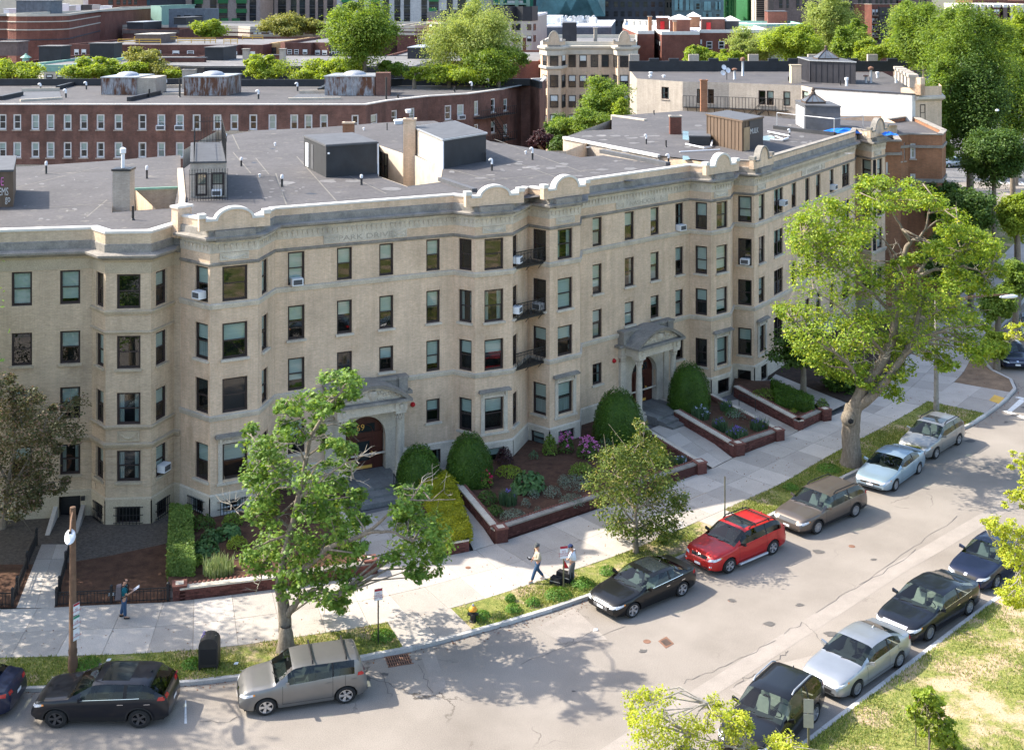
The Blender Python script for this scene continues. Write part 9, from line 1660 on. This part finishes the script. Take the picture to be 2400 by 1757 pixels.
# street lamps
def lamp(label,t,x,y,top,head,hd,stain='pole_metal',r=.135,z0=.1,signs=False):
 p=P(t,x,y,z0); H=PD(t,x,top,p.y).z-z0; o=thing('street_lamp',label,'street lamp',p); m=MB(); m.lathe((0,0,-.1),[(r*1.25,0),(r*1.2,.5),(r,.6),(r*.72,H+.1),(0,H+.12)],12); m.lathe((0,0,.62),[(r*1.12,0),(r*1.12,.12)],12); m.build('pole',stain,o,smooth=40,local=True)
 h=PD(t,head[0],head[1],hd)-p; m=MB(); a=Vector((0,0,H-.45)); m.tube([a,a.lerp(h,.5)+Vector((0,0,.28)),h+Vector((0,0,.12))],.035,6); m.tube([a+Vector((0,0,.3)),a.lerp(h,.5)+Vector((0,0,.36)),h+Vector((0,0,.14))],.025,6); m.build('arm','pole_metal',o,local=True)
 m=MB(); m.lathe((0,0,0),[(0,.10),(.12,.09),(.20,.03),(.21,-.03),(.15,-.09),(0,-.13)],14,sx=.85,sy=2.7); b=m.build('lamp_head','lamp_head',o,smooth=50,local=True); b.location=h; b.rotation_euler=(0,0,math.atan2(h.y,h.x)-math.pi/2)
 m=MB(); m.lathe((0,0,.1),[(.05,0),(.045,.06),(0,.065)],8); m.build('photocell','black_metal',b,local=True)
 if signs:
  for k,(z,ti,bd) in enumerate(((2.35,'NO\nSTOPPING','sign_red'),(1.92,'2 HR\nPARKING','sign_green'),(1.49,'NO\nSTANDING',None))): sign_face(o,.28,.40,(.14,-.05,z),1.05,ti,None,bd)
 return o
lamp('tall brown street lamp with a white head beside the black crossover','G',470,1142,85,(452,275),41.2,signs=True); lamp('street lamp post behind the silver wagon, its head hidden in the maple','L',1556,1452,640,(2090,612),70.5,stain='dirty_stone');
o=lamp('far street lamp with a long curved arm at the upper right','C',2112,1010,770,(2030,712),117,stain='galvanised',r=.1)
# relay mailbox
p=P('G',1352,1108,.11); o=thing('mailbox','dark green grey relay mailbox with a rounded top and graffiti on the verge','mailbox',p,None,.08); m=MB(); w,d,h=.33,.30,.80; prof=[(-w,.10),(-w,h)]+[(-w*math.cos(math.pi*k/10),h+w*.83*math.sin(math.pi*k/10)) for k in range(1,10)]+[(w,h),(w,.10)]
f=[(x,-d,z) for x,z in prof]; b=[(x,d,z) for x,z in prof]; n=len(prof); m.add(f+b,[tuple(range(n)),tuple(range(n,2*n))[::-1]]+[(i,(i+1)%n,n+(i+1)%n,n+i) for i in range(n)]); B_=m.build('box','mailbox_paint',o,local=True); m=MB()
for sx in (-1,1):
 for sy in (-1,1): m=MB(); m.box(sx*.29-.03,sx*.29+.03,sy*.26-.03,sy*.26+.03,-.05,.10); m.build('leg','mailbox_paint',o,local=True)
m=MB(); m.box(-w+.05,w-.05,-d-.006,-d-.001,.2,.72); m.build('panel','trim_black',o,local=True); t_=place('graffiti',textmesh('graffiti','SKEW',.16,'petal_violet',.001),o,(-.21,.02,h+.20),0,True); t_.rotation_euler=(.0,-.75,1.4); t_=place('graffiti',textmesh('graffiti','io',.11,'white_wall',.001),o,(.20,.05,h+.215),0,True); t_.rotation_euler=(0,.72,1.5)
# hydrant
p=P('H',850,822,.10); o=thing('fire_hydrant','black fire hydrant with an orange bonnet and silver tip','fire hydrant',p); m=MB(); m.lathe((0,0,-.05),[(.15,0),(.15,.09),(.11,.11),(.105,.40),(.125,.42),(.125,.46)],14); m.build('barrel','black_metal',o,smooth=35,local=True)
m=MB(); m.lathe((0,0,.41),[(.155,0),(.155,.03),(.14,.08),(.09,.14),(.05,.16)],14); m.build('bonnet','hydrant_orange',o,smooth=35,local=True); m=MB(); m.lathe((0,0,.56),[(.05,0),(.045,.05),(.025,.09),(0,.10)],8); m.build('tip','galvanised',o,local=True)
for a in (0,math.pi,-math.pi/2): c,s=math.cos(a),math.sin(a); m=MB(); m.tube([(c*.08,s*.08,.27),(c*.17,s*.17,.27)],.055,9); m.tube([(c*.17,s*.17,.27),(c*.20,s*.20,.27)],.065,6); m.build('nozzle','black_metal',o,local=True)
# low iron fence round the mulch beds
def yard_fence(label,pts,h=.52,z=.11,step=.125):
 o=thing('iron_fence',label,'iron fence',(*pts[0],z),'low iron fences of the left yard')
 for a,b in zip(pts,pts[1:]):
  wl=Wl(a,b); m=MB(); wl.box(m,0,wl.L,-.015,.015,z+.06,z+.09); wl.box(m,0,wl.L,-.018,.018,z+h-.03,z+h); wl.box(m,0,wl.L,-.012,.012,z+h-.12,z+h-.10); m.build('rail','black_metal',o); n=max(2,int(wl.L/step)); pk_=None
  for k in range(n+1):
   if pk_ is None: q=MB(); q.box(-.010,.010,-.010,.010,0,h); pk_=q.mesh('picket','black_metal')
   place('picket',pk_,o,wl.pt(wl.L*k/n,0,z),wl.ang)
  for k in range(int(wl.L/2.2)+1):
   m=MB(); q=wl.pt(min(wl.L,k*2.2),0,z); m.box(q[0]-.045,q[0]+.045,q[1]-.045,q[1]+.045,z,z+h+.12); m.lathe((q[0],q[1],z+h+.12),[(.06,0),(.065,.04),(0,.10)],8); m.build('post','black_metal',o)
fc=[xy('G',462,330,.11),xy('G',365,722,.11),(-15.2,47.75),xy('G',1085,690,.11),xy('G',1150,680,.11)]; yard_fence('low black iron fence along the sidewalk in front of the mulch bed',fc); yard_fence('low black iron fence left of the path to the basement door',[xy('G',235,330,.11),xy('G',80,725,.11),(-22,47.4)])
wl=Wl(fc[2],fc[3]); s,_=wl.px('G',728,640); o=thing('fence_sign','small black sign with white words on the low iron fence','sign',wl.pt(s,.03,.45)); m=MB(); wl.box(m,s-.16,s+.16,.025,.035,.40,.56); m.build('plate','sign_black',o); l=textmesh('lettering','NO BIKE\nSTORAGE',.075,'sign_white',.001); b=bpy.data.objects.new('lettering',l); COL.objects.link(b); dpar(b,o,wl.pt(s,.04,.48),(math.pi/2,0,wl.ang))
# hand rails at the steps
def handrail(label,pts,h=.62):
 o=thing('handrail',label,'handrail',pts[0]); m=MB(); up=Vector((0,0,h)); m.tube([Vector(p)+up for p in pts],.022,6)
 for p in pts: m.tube([p,Vector(p)+up],.018,6)
 m.build('rail','black_metal',o); return o
handrail('black iron handrail right of the arched entrance steps',[P('J',1440,800,.45),P('J',1470,870,.3)]); handrail('black iron handrail left of the arched entrance steps',[P('J',1135,860,.45),P('J',1120,930,.3)]); handrail('black iron handrail on the basement steps right of the iris bed',[P('F',915,1240,.3),P('F',1020,1190+85,.2)]); handrail('thin iron rail at the end of the shaded bed',[P('F',1392,1260,.3),P('F',1495,1290,.14)],.5)
# bags and red marker by the two men
def bag(label,t,x,y,sx,sy,h,ang):
 p=P(t,x,y,.12); o=thing('equipment_case',label,'case',p,'cases at the feet of the two men',ang); m=MB(); m.hexa([(-sx,-sy,0),(sx,-sy,0),(sx,sy,0),(-sx,sy,0),(-sx*.9,-sy*.85,h),(sx*.9,-sy*.85,h),(sx*.9,sy*.85,h),(-sx*.9,sy*.85,h)]); m.build('shell','bag_black',o,local=True); m=MB(); m.tube([(-.1,0,h),(-.08,0,h+.05),(.08,0,h+.05),(.1,0,h)],.014,5); m.build('handle','trim_black',o,local=True); m=MB(); m.box(-sx*.94,sx*.94,-sy-.004,-sy*.9,h*.5,h*.55); m.build('zip','galvanised',o,local=True)
bag('smaller black equipment case standing on the verge by the sign post','H',1390,578,.24,.17,.26,-.5); bag('larger black equipment case leaning by the sign post','H',1440,560,.32,.16,.36,-.55)
p=P('H',1446,480,.125); o=thing('marker_flag','small red marker standing on the sidewalk behind the sign post','marker',p); m=MB(); m.add([(-.12,0,0),(.14,.03,0),(.1,.12,0),(-.06,.05,.34)],[(0,1,3),(1,2,3),(0,2,3),(0,1,2)]); m.build('cloth','red_plastic',o,local=True)
# ------------------------------------------------------------------ people
def skin_mesh(name,V,E,R,mt,sub=1,root=0,k=ZS):
 me=bpy.data.meshes.new(name); me.from_pydata(V,E,[]); o=bpy.data.objects.new(name,me); COL.objects.link(o); md=o.modifiers.new('s','SKIN'); md.use_smooth_shade=True; md.branch_smoothing=.4
 for i,r_ in enumerate(R): sv=me.skin_vertices[0].data[i]; sv.radius=r_ if hasattr(r_,'__len__') else (r_,r_); sv.use_root=(i==root)
 if sub: s=o.modifiers.new('u','SUBSURF'); s.levels=sub; s.render_levels=sub
 dg=bpy.context.evaluated_depsgraph_get(); dg.update(); r=bpy.data.meshes.new_from_object(o.evaluated_get(dg)); bpy.data.objects.remove(o); r.materials.clear(); r.materials.append(MAT[mt]); squash(r,k); return r
def person(label,pos,ang,j,shirt,pants,shoe,hair=None,cap=None,short=True,tuck=False,k=ZS):
 """j: joints of the pose, x forwards, y left, metres: hips, chest, neck, head and both limbs"""
 root=thing('person',label,'person',pos,'people on the sidewalk',ang); V=[];E=[];R=[]
 def vx(p,r,par=None): V.append(tuple(p)); R.append(r); (E.append((par,len(V)-1)) if par is not None else None); return len(V)-1
 pel=vx(j['pel'],(.15,.12)); sp=vx(j['sp'],(.145,.115),pel); ch=vx(j['ch'],(.165,.125),sp); nk=vx(j['nk'],.062,ch); hd=vx(j['h0'],(.075,.085),nk); h1=vx(j['h1'],(.078,.10),hd); h2=vx(j['h2'],(.06,.075),h1)
 for s in ('l','r'):
  a=vx(j['sh'+s],.062,ch); e=vx(j['el'+s],.044,a); w=vx(j['wr'+s],.030,e); wv=Vector(j['wr'+s]); d=(wv-Vector(j['el'+s])).normalized(); side=d.orthogonal().normalized(); up=d.cross(side); pm=vx(wv+d*.06,(.034,.022),w)
  for q,(o_,l) in enumerate(((-.030,.075),(-.010,.088),(.010,.082),(.030,.066))): b=vx(wv+d*.095+side*o_,.0095,pm); c=vx(wv+d*(.095+l*.55)+side*o_*1.15+up*.012,.0085,b); vx(wv+d*(.095+l*.85)+side*o_*1.1+up*.035,.0075,c)
  t=vx(wv+d*.055+side*.045+up*.012,.011,pm); vx(wv+d*.095+side*.06+up*.03,.009,t)
  hp=vx(j['hp'+s],.088,pel); kn=vx(j['kn'+s],.058,hp); an=vx(j['an'+s],.042,kn); vx(j['to'+s],(.04,.03),an)
 body=place('body',skin_mesh('body',V,E,R,'skin',1,0,k),root,local=True)
 H=Vector(j['h1']); f=Vector((j['look'][0],j['look'][1],j['look'][2])).normalized(); l=Vector((0,0,1)).cross(f).normalized(); u=f.cross(l)
 sq=lambda p:(p[0],p[1],p[2]*k); m=MB()
 for s in (-1,1): m.lathe(sq(H+f*.088+l*.034*s+u*.012),[(0,-.010),(.012,0),(0,.010)],6)
 m.hexa([sq(H+f*.085-l*.028-u*.055),sq(H+f*.098-l*.02-u*.055),sq(H+f*.098+l*.02-u*.055),sq(H+f*.085+l*.028-u*.055)]+[sq(H+f*.085-l*.026-u*.045),sq(H+f*.10-l*.018-u*.045),sq(H+f*.10+l*.018-u*.045),sq(H+f*.085+l*.026-u*.045)]); m.build('eyes_and_mouth','hair_dark',root,local=True)
 m=MB(); m.add([sq(H+f*.09+u*.01),sq(H+f*.09-l*.014-u*.025),sq(H+f*.09+l*.014-u*.025),sq(H+f*.118-u*.02)],[(0,1,3),(0,3,2),(1,2,3)])
 for s in (-1,1): m.lathe(sq(H+l*.084*s-f*.008),[(0,-.03),(.018,-.02),(.02,.015),(0,.032)],6,sy=.5)
 m.build('nose_and_ears','skin',root,local=True)
 def cap_mesh(r0,top,lo,mt,nm,brim=0,back=0):
  m=MB(); c=H+u*.015-f*.006; rings=[]
  for a in np.linspace(lo,math.pi/2,6): rings.append([sq(c+f*(r0[0]*math.cos(a)*math.cos(t))+l*(r0[1]*math.cos(a)*math.sin(t))+u*(top*math.sin(a)-(back*max(0,-math.cos(t)) if a<.2 else 0))) for t in np.linspace(0,2*math.pi,14,endpoint=False)])
  for A,B in zip(rings,rings[1:]): m.add(A+B,[(i,(i+1)%14,14+(i+1)%14,14+i) for i in range(14)])
  if brim: m.add([sq(c+f*.09+l*.075*s+u*.03) for s in (-1,1)]+[sq(c+f*(.09+brim)+l*.05*s+u*.012) for s in (1,-1)]+[sq(c+f*.09+l*.075*s+u*.042) for s in (-1,1)]+[sq(c+f*(.09+brim)+l*.05*s+u*.02) for s in (1,-1)],[(0,1,2,3),(4,7,6,5),(0,3,7,4),(1,5,6,2),(2,6,7,3)])
  m.build(nm,mt,root,smooth=50,local=True)
 if hair: cap_mesh((.096,.092),.112 if hair!='bald' else .07,-.35 if hair!='bald' else -.3,'hair_dark','hair',0,.03) if hair!='bald' else cap_mesh((.094,.091),.03,-.4,'hair_dark','hair',0,.04)
 if cap: cap_mesh((.112,.102),.125,.02,cap,'cap',.085)
 # clothes follow the same joints
 V=[];E=[];R=[]; a=vx(Vector(j['pel'])+Vector((0,0,-.06 if not tuck else .03)),(.195,.165)); b=vx(j['sp'],(.195,.165),a); c=vx(j['ch'],(.205,.165),b); n=vx(Vector(j['nk'])-Vector((0,0,.03)),.078,c)
 for s in ('l','r'):
  q=vx(j['sh'+s],.082,c); S,Ee=Vector(j['sh'+s]),Vector(j['el'+s])
  if short: vx(S.lerp(Ee,.78),.070,q)
  else: q=vx(Ee,.060,q); vx(Ee.lerp(Vector(j['wr'+s]),.82),.045,q)
 place('shirt',skin_mesh('shirt',V,E,R,shirt,1,0,k),root,local=True)
 V=[];E=[];R=[]; a=vx(Vector(j['pel'])+Vector((0,0,.05)),(.165,.132)); a2=vx(j['pel'],(.17,.138),a)
 for s in ('l','r'): q=vx(j['hp'+s],.106,a2); q=vx(j['kn'+s],.076,q); vx(Vector(j['an'+s]).lerp(Vector(j['kn'+s]),.06),.064,q)
 place('trousers',skin_mesh('trousers',V,E,R,pants,1,0,k),root,local=True)
 for s in ('l','r'):
  A,Tt=Vector(j['an'+s]),Vector(j['to'+s]); d=(Tt-A); d.z=0; d.normalize(); V=[];E=[];R=[]; q=vx(A-d*.06+Vector((0,0,-.035)),(.05,.045)); q=vx(A+d*.06+Vector((0,0,-.04)),(.052,.04),q); vx(A+d*.17+Vector((0,0,-.05)),(.045,.03),q); place('shoe',skin_mesh('shoe',V,E,R,shoe,1,0,k),root,local=True)
 return root
base=dict(pel=(0,0,.96),sp=(0,0,1.14),ch=(.0,0,1.36),nk=(0,0,1.50),h0=(.02,0,1.56),h1=(.03,0,1.66),h2=(.02,0,1.74),look=(1,0,-.3),shl=(0,.19,1.42),shr=(0,-.19,1.42),hpl=(0,.10,.90),hpr=(0,-.10,.90),knl=(.03,.11,.50),knr=(.03,-.11,.50),anl=(0,.12,.09),anr=(0,-.12,.09),tol=(.15,.14,.04),tor=(.15,-.14,.04))
p=P('G',800,800,.12); a1=.25; C1=math.cos(a1); S1=math.sin(a1)
j=dict(base,elr=(.10,-.24,1.14),wrr=(.32,-.10,1.20),ell=(.10,.24,1.14),wrl=(.34,.08,1.16),look=(1,.0,-.75),h0=(.04,0,1.55),h1=(.075,0,1.64),h2=(.07,0,1.72),anr=(.05,-.10,.09),tor=(.2,-.12,.04),anl=(-.12,.12,.09),tol=(.02,.16,.04),knl=(-.03,.11,.5))
person('balding man in a teal shirt and jeans writing on a clipboard by the iron fence',p,a1,j,'cloth_teal','denim','shoe_black',hair='bald')
L=lambda pos,a,x,y,z: Vector((pos[0]+x*math.cos(a)-y*math.sin(a),pos[1]+x*math.sin(a)+y*math.cos(a),pos[2]+z*ZS))
o=thing('clipboard','white sheet on a clipboard held by the man in teal','clipboard',L(p,a1,.42,0,1.24),None,a1); m=MB(); m.hexa([(-.10,-.13,-.06),(.14,-.13,.08),(.14,.13,.08),(-.10,.13,-.06),(-.11,-.13,-.05),(.13,-.13,.09),(.13,.13,.09),(-.11,.13,-.05)]); m.build('board','bag_black',o,local=True); m=MB(); m.quad((-.10,-.115,-.043),(.125,-.115,.092),(.125,.115,.092),(-.10,.115,-.043)); m.build('paper','paper',o,local=True)
o=thing('backpack','grey backpack on the back of the man in teal','backpack',L(p,a1,-.19,0,1.22),None,a1); m=MB(); m.hexa([(-.12,-.15,-.26),(.10,-.16,-.26),(.10,.16,-.26),(-.12,.15,-.26),(-.08,-.11,.20),(.10,-.14,.22),(.10,.14,.22),(-.08,.11,.20)]); m.build('bag','bag_grey',o,local=True); m=MB(); m.box(-.15,-.12,-.11,.11,-.22,-.02); m.build('pocket','bag_black',o,local=True)
for s in (-1,1): m=MB(); m.tube([(.08,s*.12,.20),(.22,s*.13,.24),(.36,s*.14,.12),(.30,s*.17,-.14),(.08,s*.15,-.22)],.018,5); m.build('strap','bag_black',o,local=True)
p=P('H',1268,560,.12); a2=math.pi+.35
j=dict(base,pel=(0,0,.95),elr=(-.04,-.27,1.14),wrr=(.12,-.22,.97),ell=(.08,.26,1.15),wrl=(.30,.14,1.16),knl=(.18,.10,.50),anl=(.30,.10,.09),tol=(.45,.12,.06),knr=(-.03,-.10,.49),anr=(-.28,-.11,.11),tor=(-.14,-.13,.04),look=(1,.35,-.25))
person('man in a beige long sleeved shirt, jeans and grey cap striding along the sidewalk',p,a2,j,'cloth_beige','denim','shoe_pale',hair='short',cap='cap_grey',short=False)
o=thing('controller','small drone controller held by the man in the beige shirt','controller',L(p,a2,.40,.12,1.2),None,a2); m=MB(); m.box(-.05,.06,-.10,.10,-.02,.03); m.build('body','bag_black',o,local=True); m=MB(); m.box(-.03,.04,-.07,.07,.032,.04); m.build('screen','galvanised',o,local=True)
p=P('H',1492,568,.12); a3=math.pi-.35
j=dict(base,elr=(.06,-.25,1.13),wrr=(.26,-.10,1.10),ell=(.10,.24,1.14),wrl=(.30,.10,1.22),look=(1,0,-.7),h0=(.04,0,1.55),h1=(.07,0,1.65),h2=(.06,0,1.73),ch=(-.02,0,1.36),anl=(.10,.10,.09),tol=(.26,.12,.04),knl=(.08,.10,.5))
person('man in a white shirt, grey trousers and navy cap looking down at a tablet',p,a3,j,'cloth_white','cloth_grey','shoe_pale',hair='short',cap='cap_navy',tuck=True)
o=thing('tablet','dark tablet held by the man in the navy cap','tablet',L(p,a3,.40,.02,1.22),None,a3); m=MB(); m.hexa([(-.06,-.13,-.10),(.07,-.13,.10),(.07,.13,.10),(-.06,.13,-.10),(-.075,-.13,-.09),(.055,-.13,.11),(.055,.13,.11),(-.075,.13,-.09)]); m.build('case','bag_black',o,local=True); m=MB(); m.quad((-.073,-.11,-.075),(.045,-.11,.105),(.045,.11,.105),(-.073,.11,-.075)); m.build('screen','dark_glass',o,local=True)
# litter
for i,(t,x,y) in enumerate((('G',700,1075),('G',1522,1098),('H',1640,880),('J',1060,480))):
 if i<3: p=P(t,x,y,.13 if i<2 else .01); m=MB(); m.add([(p.x-.08,p.y-.04,p.z),(p.x+.07,p.y-.05,p.z+.02),(p.x+.09,p.y+.05,p.z+.05),(p.x-.06,p.y+.05,p.z+.03),(p.x,p.y,p.z+.08)],[(0,1,4),(1,2,4),(2,3,4),(3,0,4)]); tag(m.build('scrap_paper','paper'),['scrap of white paper on the verge behind the black crossover','scrap of white paper on the verge near the grey hatchback','scrap of pale paper on the road by the black sedan'][i],'litter')
